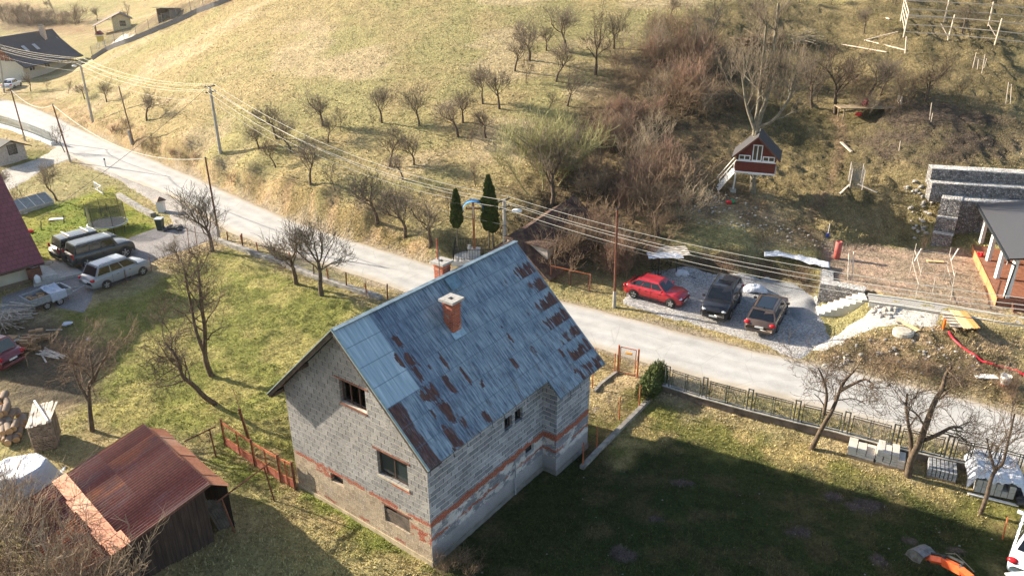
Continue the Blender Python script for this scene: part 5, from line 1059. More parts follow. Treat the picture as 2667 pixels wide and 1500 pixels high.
def wheel(root,x,y,r,w,sgn,parent=None):
    mb=MB(); n=20; prof=[(r*.66,-w/2),(r*.93,-w/2),(r,-w*.3),(r,w*.3),(r*.93,w/2),(r*.66,w/2)]; vs=[];fs=[]
    for rr,yy in prof:
        for i in range(n): a=2*math.pi*i/n; vs.append((x+rr*math.cos(a),y+yy,r+rr*math.sin(a)))
    m=len(prof)
    for j in range(m-1):
        for i in range(n): fs.append((j*n+i,j*n+(i+1)%n,(j+1)*n+(i+1)%n,(j+1)*n+i))
    mb.add(vs,fs); wh=mb.build('wheel',TYRE,root,smooth=True,local=True)
    mb=MB(); yo=y+sgn*w*.38
    mb.add([(x+r*.67*math.cos(2*math.pi*i/n),yo-sgn*.05,r+r*.67*math.sin(2*math.pi*i/n)) for i in range(n)],[tuple(range(n))],1)
    for k in range(5):
        a=2*math.pi*k/5+.3; mb.beam((x,yo,r),(x+r*.64*math.cos(a),yo,r+r*.64*math.sin(a)),.09,.03,up=(0,1,0))
    for i in range(n):
        a0,a1=2*math.pi*i/n,2*math.pi*(i+1)/n; mb.add([(x+q*r*math.cos(a),yo,r+q*r*math.sin(a)) for q,a in((.58,a0),(.68,a0),(.68,a1),(.58,a1))],[(0,1,2,3)])
    mb.build('rim',[RIM,PLAS],wh,local=True)
def car(name,label,pr,pf,side,L,W,wb,Hh,hood,belt,cab,color,wr=.31,zl=.22,fo=None,ends=(.84,.86),roofcol=None,group=None,cat='car',extra=None,dirt=.12,center=None,yaw=None,wins=((.04,.33),(.36,.62),(.65,.93)),tail='side',wt=.66,plates=True,steel=False):
    """local frame: x forward, origin on ground at the wheelbase centre"""
    if center is None:
        pr,pf=T(*pr),T(*pf); h=(pf-pr)[:2]; h/=np.hypot(*h); left=np.array([-h[1],h[0]]); c=(pr[:2]+pf[:2])/2+left*side*W/2*.93; yaw=math.atan2(h[1],h[0]); z=(pr[2]+pf[2])/2+.05
        loc=(c[0],c[1],z)
    else: loc=center
    root=thing(name,label,cat,loc,yaw,group); ORG[root.name]=(0,0,0)
    P=paint(name+'_paint_'+str(len(MC)+len(bpy.data.materials)),color,dirt=dirt)
    fo=fo or (L-wb)*.45; xf=wb/2+fo; xr=xf-L; x1,x3,x2,x0=cab    # windscreen base, roof front, roof rear, rear window base
    hw=W/2
    st=[(xr,.36,.50*belt+.18,hw*ends[1]),(xr+.06,zl+.06,belt*.86,hw*(ends[1]+.06)),(xr+.25,zl,belt*.97,hw*.97),(x0+.05,zl,belt,hw*.99),(0,zl-.02,belt,hw),(x1-.1,zl,belt*.985,hw),(x1+.05,zl,belt*.97,hw*.99),((x1+xf)/2,zl,(belt*.6+hood*.4),hw*.985),(xf-.30,zl,hood*.97,hw*.95),(xf-.10,zl+.02,hood*.86,hw*(ends[0]+.04)),(xf,.34,hood*.70,hw*ends[0]*.9)]
    st=sorted(st,key=lambda s:s[0]); mb=MB(); vs=[];fs=[]; xs=[s[0] for s in st]; fine=np.unique(np.concatenate([np.linspace(xr,xf,26),xs]))
    ring=lambda x:(np.interp(x,xs,[s[1] for s in st]),np.interp(x,xs,[s[2] for s in st]),np.interp(x,xs,[s[3] for s in st]))
    K=13
    for x in fine:
        a,t,w=ring(x); H_=[(w*.86,a),(w*.985,a+.10),(w,a+(t-a)*.45),(w*.985,a+(t-a)*.74),(w*.93,t-.035),(w*.84,t)]
        pts=[(0,a)]; half=H_; R1=[(-y,z) for y,z in half][::1]; cs=[(y,z) for y,z in half]+[(0,t+.03)]+[(-y,z) for y,z in half[::-1]]
        for y,z in cs: vs.append((x,y,z))
    n=13
    for j in range(len(fine)-1):
        for i in range(n-1): fs.append((j*n+i,j*n+i+1,(j+1)*n+i+1,(j+1)*n+i))
        fs.append((j*n+n-1,j*n,(j+1)*n,(j+1)*n+n-1))
    fs.append(tuple(range(n))); fs.append(tuple(range((len(fine)-1)*n,len(fine)*n))[::-1])
    mb.add(vs,[f[::-1] for f in fs]); body=mb.build('body',P,root,smooth=True,local=True); body.data.shade_smooth()
    # cabin
    zb=belt-.04; zr=Hh; wb_,wt_=hw*.90,hw*wt/.66*.70
    B=dict(rb=(x0,wb_,zb),fb=(x1,wb_,zb),ft=(x3,wt_,zr-.05),rt=(x2,wt_,zr-.05)); 
    def sideP(s,t,sg,off=0):
        rb,fb,ft,rt=[np.array(B[k]) for k in('rb','fb','ft','rt')]; lo=rb+(fb-rb)*s; hi=rt+(ft-rt)*s; p=lo+(hi-lo)*t; p=p+np.array([0,1,.3])*off; return (p[0],p[1]*sg,p[2])
    mb=MB(); nx=8; vs=[];fs=[]
    for i in range(nx+1):
        s=i/nx
        for t,sg in((0,1),(.5,1),(.96,1)): p=sideP(s,t,sg); vs.append((p[0],p[1]+(.02 if t==.5 else 0),p[2]))
        r=sideP(s,1,1); e=min(1,min(s,1-s)*4)
        for q in(.86,.4,-.4,-.86): vs.append((r[0],r[1]*q,zr-.02+ (.02 if abs(q)<.5 else 0)+.015*e))
        for t,sg in((.96,-1),(.5,-1),(0,-1)): p=sideP(s,t,sg); vs.append((p[0],p[1]-(.02 if t==.5 else 0),p[2]))
    n=10
    for j in range(nx):
        for i in range(n-1): fs.append((j*n+i,j*n+i+1,(j+1)*n+i+1,(j+1)*n+i))
    fs+=[tuple(range(n)),tuple(range(nx*n,(nx+1)*n))[::-1]]
    mb.add(vs,[f[::-1] for f in fs]); mb.build('roof',roofcol or P,root,smooth=False,local=True,bevel=.02)
    def front(u,t,x0_,xt,off):  # windscreen / rear window surfaces
        y=(wb_*(1-t)+wt_*t)*u; x=x0_+(xt-x0_)*t; return (x+off,y,zb+(zr-.05-zb)*t+.012)
    for nm,xa,xb,off in(('windscreen',x1,x3,.012),('rear_window',x0,x2,-.012)):
        mb=MB(); q=[front(u,t,xa,xb,off) for u,t in((-.9,.10),(.9,.10),(.86,.92),(-.86,.92))]
        if off<0: q=q[::-1]
        mb.add(q,[(0,1,2,3)]); mb.build(nm,CGL,root,local=True)
    for sg in(1,-1):
        for s0,s1 in wins:
            mb=MB(); q=[sideP(s0,.14,sg,.022),sideP(s1,.14,sg,.022),sideP(min(s1,.985) ,.86,sg,.026),sideP(s0,.86,sg,.026)]; mb.add(q,[(0,1,2,3)]); mb.build('side_window',CGL,root,local=True)
        mb=MB(); mb.box((x1-.25,sg*(hw+.09),belt+.05),(.12,.2,.14)); mb.build('mirror',P,root,local=True,bevel=.03)
        for xx in(-.2,.75): MB().box((xx-.25,sg*(hw*.995),belt*.80),(.17,.03,.03)).build('door_handle',PLAS if not steel else P,root,local=True)
        mb=MB()
        for s in (.345,.635):
            p0=sideP(s,0,sg,.0); mb.box((p0[0],sg*hw*.988,(zl+belt)/2+.02),(.012,.022,(belt-zl)*.72))
        mb.build('door_seam',PLAS,root,local=True)
        mb=MB(); mb.box((xr+wb*.5+.3,sg*hw*.99,zl+.06),(wb*.78,.05,.09)); mb.build('sill',PLAS,root,local=True)
        for xx in(-wb/2,wb/2):
            a=[(xx+wr*1.22*math.cos(t),sg*(hw*.985+.004),max(zl-.03,wr+wr*1.2*math.sin(t))) for t in np.linspace(-.3,math.pi+.3,14)]; mb=MB(); mb.add(a if sg<0 else a[::-1],[tuple(range(14))]); mb.ext(a,(0,sg*.012,0)); mb.build('wheel_arch',PLAS,root,local=True)
            wheel(root,xx,sg*(hw-.075),wr,.20,sg)
        # lights
        mb=MB(); xe=xf-.17; mb.sphere((xe,sg*hw*.66,hood*.76),(.17,.19,.095),10,6); mb.build('headlight',LITE,root,smooth=True,local=True)
        mb=MB(); 
        if tail=='tall': mb.box((xr+.12,sg*hw*.90,belt*.95),(.12,.13,.42))
        else: mb.sphere((xr+.13,sg*hw*.80,belt*.83),(.15,.21,.12),10,6)
        mb.build('tail_light',TAIL,root,smooth=tail!='tall',local=True)
    mb=MB(); mb.box((xf-.03,0,hood*.62),(.06,hw*.9,.13)); mb.build('grille',PLAS,root,local=True,bevel=.01)
    MB().box((xf-.04,0,.36),(.10,hw*1.5,.14)).build('bumper',PLAS if steel else P,root,local=True,bevel=.03); MB().box((xr+.04,0,.38),(.10,hw*1.55,.14)).build('bumper',PLAS if steel else P,root,local=True,bevel=.03)
    if plates:
        for xx in(xf+.02,xr-.02): MB().box((xx,0,.43 if xx>0 else belt*.66),(.015,.5,.11)).build('number_plate',PLATE,root,local=True)
    if extra: extra(root,P,dict(xf=xf,xr=xr,hw=hw,zr=zr,B=B,sideP=sideP))
    return root
def rails(root,P,d):
    for sg in(1,-1):
        a=d['B']['rt'];b=d['B']['ft']; mb=MB(); mb.path([(a[0]+.1,sg*a[1]*.93,d['zr']),(a[0]+.2,sg*a[1]*.93,d['zr']+.06),(b[0]-.2,sg*b[1]*.93,d['zr']+.06),(b[0]-.1,sg*b[1]*.93,d['zr'])],.018,6); mb.build('roof_rail',PLAS,root,local=True)
def sunroof(root,P,d):
    rails(root,P,d); a=d['B']['rt'];b=d['B']['ft']; MB().box(((a[0]*.35+b[0]*.65),0,d['zr']+.008),((b[0]-a[0])*.32,d['hw']*.95,.02)).build('sunroof',CGL,root,local=True,bevel=.005)
def pano(root,P,d):
    rails(root,P,d); a=d['B']['rt'];b=d['B']['ft']; MB().box(((a[0]+b[0])/2,0,d['zr']+.008),((b[0]-a[0])*.86,d['hw']*1.0,.02)).build('sunroof',CGL,root,local=True,bevel=.005); MB().box((a[0]+.12,0,d['zr']+.05),(.14,.03,.09)).build('antenna_fin',PLAS,root,local=True)
car('parked_car','bright red five door hatchback parked on the gravel lot, leftmost of three cars',q33((1450,98)),q33((1795,196)),1,4.11,1.70,2.61,1.42,.86,.93,(.92,.28,-1.05,-1.92),(.40,.010,.02),.30,dirt=.05)
car('parked_car','black SUV facing the road on the gravel lot, middle of three cars',q33((2440,145)),q33((2350,310)),-1,4.55,1.80,2.62,1.70,1.02,1.06,(1.05,.40,-1.75,-2.10),(.012,.012,.015),.35,extra=sunroof,dirt=.05,zl=.27,wt=.72)
hd=np.array([1.6,2.89]);hd/=np.hypot(*hd); rw=T(*q43((258,420))); lf=np.array([-hd[1],hd[0]]); c=rw[:2]+hd*1.35+lf*.86
car('parked_car','dark brown estate car seen from behind on the gravel lot, rightmost of three cars',None,None,1,4.78,1.82,2.71,1.52,.92,.98,(1.05,.35,-1.75,-2.25),(.075,.05,.038),.33,center=(c[0],c[1],rw[2]+.05),yaw=math.atan2(hd[1],hd[0]),extra=pano,dirt=.08,wt=.70)
car('parked_car','silver minivan with roof rails in the shade of the driveway, towing the grey trailer',q12((1020,1355)),q12((1350,1222)),1,4.63,1.81,2.84,1.73,1.0,1.05,(1.35,.55,-1.62,-2.05),(.26,.27,.28),.31,extra=rails,dirt=.1,wt=.74)
def spare(root,P,d):
    rails(root,P,d); mb=MB(); mb.lathe([(.1,-.1),(.36,-.1),(.38,0),(.36,.1),(.1,.1)],(0,0,0),18); R_=Matrix.Rotation(R(90),3,'Y'); mb.v=[tuple(R_@Vector(v)+Vector((d['xr']-.12,.1,.95))) for v in mb.v]; mb.build('spare_wheel',TYRE,root,smooth=True,local=True)
HW2=dict(L=4.74,W=1.90,wb=2.84,Hh=1.89,hood=1.18,belt=1.22,cab=(1.02,.72,-1.98,-2.20))
car('parked_car','dark grey boxy off-road SUV with spare wheel, in the middle of the three yard cars',q12((850,1158)),q12((1185,1052)),1,color=(.028,.034,.034),wr=.42,zl=.42,extra=spare,wt=.80,ends=(.93,.93),tail='tall',steel=True,**HW2)
a=T(*q12((850,1158)));b=T(*q12((1185,1052))); sh=T(*q12((520,1060)))-T(*q12((700,1130))); h=(b-a)[:2]; h/=np.hypot(*h); lf=np.array([-h[1],h[0]]); c=(a[:2]+b[:2])/2+lf*.9+lf*2.35-h*.1
def bars(root,P,d):
    for x in(-1.3,.1): MB().box((x,0,d['zr']+.10),(.10,1.5,.07)).build('roof_bar',WHT,root,local=True)
car('parked_car','dark olive boxy off-road SUV with two white roof bars, beside the green garden',None,None,1,color=(.022,.028,.022),wr=.42,zl=.42,center=(c[0],c[1],(a[2]+b[2])/2),yaw=math.atan2(h[1],h[0]),extra=bars,wt=.80,ends=(.93,.93),tail='tall',steel=True,**HW2)
c=T(*q11((120,830))); dd=T(*q11((210,790)))-T(*q11((40,860))); 
car('parked_car','white hatchback parked below the far dark-roofed house at the left edge',None,None,1,4.3,1.75,2.6,1.45,.9,.95,(.95,.3,-1.0,-1.75),(.72,.73,.74),center=tuple(c),yaw=math.atan2(dd[1],dd[0]),wr=.30,dirt=.03)
_y=R(50); c=T(2608,1500)+np.array([math.cos(_y)*2.25+math.sin(_y)*.9,math.sin(_y)*2.25-math.cos(_y)*.9,0])
car('parked_car','white car cut off by the bottom right corner, red tail light showing',None,None,1,4.45,1.78,2.65,1.46,.88,.98,(1.0,.35,-1.0,-1.75),(.70,.76,.77),center=(c[0],c[1],c[2]+.05),yaw=_y,wr=.32,dirt=.02)
c=T(*q13((-110,700)))
car('parked_van','dark red van cut off by the left edge beside the wood pile, seen from behind',None,None,1,4.3,1.75,2.7,1.75,1.0,1.05,(1.2,.6,-1.5,-1.75),(.16,.01,.02),center=tuple(c),yaw=R(160),wr=.30,cat='van')
# trailer behind the minivan
ta,tb=T(*q13((318,250))),T(*q13((700,118))); h=(tb-ta)[:2]; Lt=np.hypot(*h); h/=Lt; 
tr=thing('car_trailer','grey drop-side trailer loaded with wood and half covered by a pale tarpaulin, behind the minivan','trailer',(*((ta+tb)/2)[:2],(ta+tb)[2]/2),math.atan2(h[1],h[0])); ORG[tr.name]=(0,0,0)
TG=flat('galvanised_grey',(.30,.32,.34),.5,.4,.2); hl=Lt/2; wt2=1.55
mb=MB(); mb.box((0,wt2/2,.52),(Lt,wt2,.06)); mb.build('floor',TG,tr,local=True)
for nm,c_,d_ in(('side_wall',(0,0,.75),(Lt,.04,.40)),('side_wall',(0,wt2,.75),(Lt,.04,.40)),('end_wall',(-hl,wt2/2,.75),(.04,wt2-.05,.398)),('end_wall',(hl,wt2/2,.75),(.04,wt2-.05,.398))): 
    mb=MB(); mb.box(c_,d_); mb.box((c_[0],c_[1],.96),(d_[0]+.03,d_[1]+.03,.03)); mb.build(nm,TG,tr,local=True)
for s in(-.4,.45):
    for y in(.05,wt2-.05): wheel(tr,s,y,.26,.16,-1 if y<1 else 1)
mb=MB(); mb.path([(hl,.3,.5),(hl+1.2,wt2/2,.48)],.03,5); mb.path([(hl,wt2-.3,.5),(hl+1.2,wt2/2,.48)],.03,5); mb.tube((hl+1.1,wt2/2,.48),(hl+1.6,wt2/2,.5),.04); mb.build('drawbar',TG,tr,local=True)
rg=random.Random(3); LOGW=wood('split_wood',(.36,.22,.12)); 
mb=MB()
for i in range(46): x=rg.uniform(-hl+.2,.2); y=rg.uniform(.2,wt2-.2); z=rg.uniform(.58,.8); a=rg.uniform(0,3.1); mb.beam((x-.18*math.cos(a),y-.18*math.sin(a),z),(x+.18*math.cos(a),y+.18*math.sin(a),z+rg.uniform(-.06,.06)),.09,.08)
mb.v=[(v[0],v[1],v[2]) for v in mb.v]; o=mb.build('firewood_heap',LOGW,None); o.location=tr.location; o.rotation_euler=tr.rotation_euler; tag(o,'loose split firewood lying in the grey trailer','firewood'); o['kind']='stuff'
def cloth(name,fn,nu,nv,m,label,cat,loc,rz=0,group=None,th=.02):
    mb=MB(); mb.grid(fn,nu,nv); o=mb.build(name,m,None,smooth=True); o.location=loc; o.rotation_euler=(0,0,rz); tag(o,label,cat,group); s=o.modifiers.new('t','SOLIDIFY'); s.thickness=th; return o
def tarpm(name,c,rough=.45):
    g=G(name); n=g.noise(3,det=6,rough=.65,dist=1.5); g.col(g.mix(g.mr(n,.35,.7,0,1),c,tuple(x*.78 for x in c))); g.rough(rough); g.bump(g.noise(4,det=5,dist=2),1.0,.08); return g.m
TARP=tarpm('white_tarpaulin',(.66,.67,.70)); TARPB=tarpm('pale_blue_tarpaulin',(.50,.53,.60))
nz=lambda x,y,s=7:float(fbm(np.array([x]),np.array([y]),s)[0])
def tf(u,v):
    x=.05+u*(hl*.75); s=v*(wt2+.75)-.55
    if s<0: return (x-.15*nz(u*3,v*3),-.05-.04*nz(u*9,v*4),.98+s*(.8+.5*nz(u*4,1)))
    return (x,s,.86+.26*nz(u*5,v*5)-.16*math.sin(min(1,max(0,s/wt2))*3.14))
cloth('tarpaulin',tf,22,22,TARPB,'pale grey tarpaulin bunched over the front half of the trailer','tarpaulin',tr.location,tr.rotation_euler[2])
# mini excavator arm and bucket
ORG_=flat('excavator_orange',(.62,.10,.03),.45,0,.15); STL=flat('worn_bucket_steel',(.20,.19,.18),.5,.5,.4)
eb=T(*q44((1600,1240))); ex=thing('excavator_arm','orange digger arm with a worn steel bucket lying on the lawn at the bottom edge','excavator',eb)
n=np.array([eb[0],eb[1],0]);n/=np.linalg.norm(n)
A_=lambda x,y,dz=0:pl(*q44((x,y)),eb+n*.0,n)
j0=gz(*q44((1665,1285)),.35); j1=gz(*q44((1830,1300)),.75); j2=gz(*q44((2000,1390)),1.3); j3=gz(*q44((2100,1470)),2.1); j4=gz(*q44((2260,1600)),2.0)
mb=MB(); mb.beam(j0+[0,0,.1],j1,.20,.24,up=(0,1,0)); mb.build('dipper',ORG_,ex,bevel=.02); mb=MB(); mb.beam(j1-[0,0,.02],j2,.24,.30,up=(0,1,0)); mb.build('boom',ORG_,ex,bevel=.02)
mb=MB(); mb.beam(j2,j3,.22,.28,up=(0,1,0)); mb.beam(j3,j4,.22,.28,up=(0,1,0)); mb.build('boom_end',ORG_,ex,bevel=.02)
MB().tube(j0+[.1,0,.35],j1+[.15,0,.22],.045,.045,8).build('bucket_ram',BLK,ex); MB().tube(j1+[.1,0,.28],j2+[0,0,.35],.05,.05,8).build('boom_ram',BLK,ex)
for q in(j0,j1,j2): MB().tube(q+[-.02,-.18,.1],q+[.02,.18,.1],.07,.07,10).build('pivot_pin',BLK,ex)
MB().path([j1+[0,.05,.35],(j1+j2)/2+[0,.05,.55],j2+[0,.05,.4],j3+[0,.05,.3]],.018,5).build('hydraulic_hose',PLAS,ex)
d=(gz(*q44((1560,1205)),.1)-gz(*q44((1665,1285)),.1)); d[2]=0; d/=np.linalg.norm(d); s_=np.array([-d[1],d[0],0]); o0=j0+[0,0,-.05]
prof=[(-.05,.34),(.18,.40),(.42,.36),(.60,.18),(.66,-.08),(.30,-.12),(.02,-.02)]
mb=MB(); wbk=.34
for sg in(-1,1): mb.ext([o0+d*x+np.array([0,0,z])+s_*sg*wbk for x,z in prof],s_*.02*-sg)
for i in range(4): (x0,z0),(x1,z1)=prof[i],prof[i+1]; mb.ext([o0+d*x0+np.array([0,0,z0])-s_*wbk,o0+d*x1+np.array([0,0,z1])-s_*wbk,o0+d*x1+np.array([0,0,z1])+s_*wbk,o0+d*x0+np.array([0,0,z0])+s_*wbk],(0,0,-.02))
mb.build('bucket',STL,ex)
# ================================================================ OTHER BUILDINGS
def uvec(a,b): v=np.array(b)[:2]-np.array(a)[:2]; L=np.hypot(*v); return np.array([v[0]/L,v[1]/L,0.]),L
CREAM=flat('cream_render',(.50,.44,.33),.9,var=.1,sc=1.5); UZ=np.array([0,0,1.])
# purple-roofed house, left edge
c0=T(*q12((310,1280))); cL=T(*q12((0,1375))); ul,_=uvec(c0,cL); up2=np.array([-ul[1],ul[0],0.]); 
if up2[1]<0: up2=-up2
PHW=9.0; PHL=14.0
ph=thing('purple_roofed_house','cream rendered house with a steep purple-brown tile roof, cut off by the left edge','house',c0)
P_=lambda l,w,z:c0+ul*l+up2*w+UZ*z
ez=2.45; rzp=8.0; ov=.8; ovg=.85
for w0,nm in((0,'front'),):
    pass
mb=MB(); t_=(rzp-ez)/(PHW/2)
mb.add([P_(0,0,-.5),P_(PHL,0,-.5),P_(PHL,0,ez),P_(0,0,ez)],[(0,1,2,3)]); mb.add([P_(0,PHW,-.5),P_(PHL,PHW,-.5),P_(PHL,PHW,ez),P_(0,PHW,ez)],[(0,1,2,3)])
for l in(0,PHL): mb.add([P_(l,0,-.5),P_(l,PHW,-.5),P_(l,PHW,ez),P_(l,PHW/2,rzp-.1),P_(l,0,ez)],[(0,1,2,3,4)])
mb.build('wall',CREAM,ph)
mb=MB(); mb.ext([P_(-.04,-.04,-.5),P_(PHL,-.04,-.5),P_(PHL,-.04,.28),P_(-.04,-.04,.28)],up2*.03); mb.build('plinth',flat('plinth_brown',(.17,.12,.08),.9),ph)
g=G('purple_tiles'); uv=g.co('UV'); b_=g.n('TexBrick'); g.L(uv,b_.inputs['Vector']); b_.inputs['Scale'].default_value=1; b_.inputs['Brick Width'].default_value=.35; b_.inputs['Row Height'].default_value=.36; b_.inputs['Mortar Size'].default_value=.014; b_.inputs['Color1'].default_value=(.20,.055,.065,1); b_.inputs['Color2'].default_value=(.17,.045,.055,1); b_.inputs['Mortar'].default_value=(.08,.02,.03,1); rl=g.mr(g.math('FRACT',g.math('DIVIDE',g.sep(uv)[1],1.4)),0,.03,.6,1); g.col(g.mix(1,g.mix(1,b_.outputs['Color'],g.mr(g.noise(1,uv,4),.3,.7,.85,1.2),'MULTIPLY'),rl,'MULTIPLY')); g.rough(.6); g.bump(g.math('FRACT',g.math('DIVIDE',g.sep(uv)[1],.36)),.4,.03)
for sgn in(0,1):
    mb=MB(); uvs=[]; f=(lambda l,w,z:P_(l,w,z)) if sgn==0 else (lambda l,w,z:P_(l,PHW-w,z)); sl=math.hypot(1,t_)
    q=[(-ovg,-ov,ez-ov*t_),(PHL+ovg,-ov,ez-ov*t_),(PHL+ovg,PHW/2,rzp),(-ovg,PHW/2,rzp)]
    vs=[f(*x) for x in q]; vs2=[v-UZ*.14 for v in vs]; mb.add(vs+vs2,[(0,1,2,3),(7,6,5,4),(0,4,5,1),(1,5,6,2),(2,6,7,3),(3,7,4,0)]); uvs=[(x[0],(x[1]+ov)*sl) for x in q]*2
    mb.build('roof',[g.m],ph,uv=uvs)
WGr=[np.array([-43.,y,8.8]) for y in(44.5,56.)]; WGe=[np.array([-39.6,y,4.2]) for y in(44.5,56.)]; WGw=[np.array([-46.4,y,4.2]) for y in(44.5,56.)]  # unseen wing, added to throw shade over the driveway and left lawn
mb=MB()
for e_ in(WGe,WGw): mb.ext([WGr[0],WGr[1],e_[1],e_[0]],-UZ*.15)
mb.build('added_wing_roof',flat('purple_tin',(.17,.045,.055)),ph); mb=MB(); mb.prism([(-46.1,44.8),(-39.9,44.8),(-39.9,55.7),(-46.1,55.7)],-.5,4.3)
for y in(44.8,55.6): mb.ext([(-46.1,y,4.3),(-39.9,y,4.3),(-43,y,8.5)],(0,.1,0))
mb.build('added_wing_wall',CREAM,ph)
mb=MB(); mb.beam(P_(-.1,-ov-.02,ez-ov*t_),P_(PHL,-ov-.02,ez-ov*t_),.12,.12); mb.build('gutter',flat('brown_gutter',(.09,.05,.04),.5),ph)
# terrace slab beside it, gas bottle, heap
s0,s1,s2,s3=[gz(*q12(p),-.1) for p in((540,1225),(330,1300),(290,1110),(420,1060))]
o=MB(); o.prism([gz(*q12(p),0) for p in((310,1290),(780,1180),(600,1050),(480,1060),(290,1110))],-.7,-.14); st=o.build('terrace_slab',flat('slab_concrete',(.40,.37,.33),.9),None); struct(st)
o=MB(); o.prism([gz(*q12(p),.1) for p in((395,1245),(540,1215),(500,1170),(370,1090),(290,1105))],-.3,.14); st=single(o,'concrete_block',flat('slab_pale',(.48,.45,.40),.9),'pale raised concrete well cover beside the purple-roofed house','slab',gz(*q12((400,1180)),0))
MB().box(gz(*q12((430,1112)),.15)+[0,0,.0],(.9,.6,.03)).build('grate',BLK,st)
b=gz(*q12((362,1290)),-.1); single(MB().lathe([(.10,0),(.19,.02),(.2,.1),(.2,.42),(.14,.52),(.07,.54),(.07,.6)],b,14),'gas_bottle',WHT,'white gas bottle standing at the corner of the purple-roofed house','gas bottle',b,smooth=True)
b=gz(*q12((335,1235)),0); o=thing('covered_crate','brown crate covered with crumpled pale foil beside the gas bottle','crate',b); MB().box(b+[0,0,.35],(.9,.7,.75),rz=.6).build('box',wood('crate_brown',(.16,.06,.035)),o)
mb=MB(); mb.sphere(b+[-.2,.2,.85],(.6,.5,.22),12,8,jit=.5,rng=random.Random(1)); mb.build('foil',TARPB,o)
# far dark-roofed house
c0=T(*q11((245,755))); c0[2]=.2; cl=T(*q11((700,625))); ul,Lh=uvec(c0,cl); cg=T(*q11((112,700))); ug,_=uvec(c0,cg); ug=np.array([-ul[1],ul[0],0.]); 
hd_=math.hypot(*c0[:2]); pxm=hd_/F/math.cos(.15)
Lh=14.0; Wh=7.4
ul,_=uvec(c0,gz(*q11((700,640)),.2)); ug=np.array([-ul[1],ul[0],0.])
dh=thing('dark_roofed_house','white house with a dark curved tile roof and tall beige chimney, far left background','house',c0)
P_=lambda l,w,z:c0+ul*l+ug*w+UZ*z
E_=2.7; Rz=7.0
mb=MB(); mb.add([P_(0,0,-1),P_(Lh,0,-1),P_(Lh,0,E_),P_(0,0,E_)],[(0,1,2,3)]); mb.add([P_(0,Wh,-1),P_(Lh,Wh,-1),P_(Lh,Wh,E_),P_(0,Wh,E_)],[(0,1,2,3)])
for l in(0,Lh): mb.add([P_(l,0,-1),P_(l,Wh,-1),P_(l,Wh,E_),P_(l,Wh/2,Rz-.2),P_(l,0,E_)],[(0,1,2,3,4)])
mb.build('wall',flat('warm_white_wall',(.62,.56,.46),.9,var=.08),dh)
mb=MB(); mb.add([P_(-.03,.6,E_+.4),P_(-.03,Wh-.6,E_+.4),P_(-.03,Wh/2,Rz-.5)],[(0,1,2)]); mb.build('gable_cladding',wood('red_brown_cladding',(.22,.075,.045)),dh)
prof=[(-1.5,E_-.55),(-.7,E_-.05),(.6,E_+.95),(2.5,E_+2.7),(Wh/2,Rz)]; SL=flat('anthracite_tiles',(.035,.036,.048),.55,var=.15,sc=2,bump=.3)
for sg in(0,1):
    mb=MB(); vs=[]
    for w,z in prof:
        for l in(-1.2,Lh+.8): vs.append(P_(l,w if sg==0 else Wh-w,z)); vs.append(P_(l,w if sg==0 else Wh-w,z-.18))
    fs=[]
    for i in range(len(prof)-1): a=i*4; fs+=[(a,a+2,a+6,a+4),(a+1,a+5,a+7,a+3),(a,a+4,a+5,a+1),(a+2,a+3,a+7,a+6)]
    fs+=[(0,1,3,2),(len(vs)-4,len(vs)-2,len(vs)-1,len(vs)-3)]
    mb.add(vs,fs); rf_=mb.build('roof',SL,dh)
    if sg==0: ORG[rf_.name]=ORG[dh.name]; DRF=rf_
cw=2.6; 
o=MB().beam(P_(Lh*.78,2.9,E_+2.2),P_(Lh*.78,2.9,Rz+1.0),.75,.75,up=(1,0,0)).build('chimney',flat('beige_chimney',(.50,.38,.30),.9),DRF); MB().box(P_(Lh*.78,2.9,Rz+1.05),(.95,.95,.1)).build('chimney_cap',BLK,o)
sl_n=ul*0+np.array([0,0,1]); 
for l in(Lh*.27,Lh*.47): 
    w=1.6; z=E_+1.9; mb=MB(); mb.ext([P_(l-.4,w-.45,z-.42+.08),P_(l+.4,w-.45,z-.42+.08),P_(l+.4,w+.45,z+.42+.10),P_(l-.4,w+.45,z+.42+.10)],UZ*.06); mb.build('skylight',flat('sky_glass',(.35,.38,.42),.2,0,.1),DRF)
for l in(2.2,6.2,9.9,12.4): 
    f3=lambda u,z,d:P_(u,d-.16,z); mb=MB(); w=window(lambda u,z,d:P_(u,d-.17,z),(l-.75,l+.75,1.1 if l<8 else 1.3,2.1),2,dh,fm=WHT,gm=CGL)
w=window(lambda u,z,d:P_(d-.17,Wh-u,z),(1.2,2.2,.1,2.1),1,dh,fm=WHT,gm=CGL,name='door'); w=window(lambda u,z,d:P_(d-.17,Wh-u,z),(4.2,6.4,2.9,4.0),2,dh,fm=WHT,gm=CGL)
mb=MB(); mb.beam(P_(-1.3,-.9,-.6),P_(-1.3,Wh,-.6),.06,1.4); mb.build('balcony_rail',flat('pale_rail',(.5,.46,.4),.8),dh); 
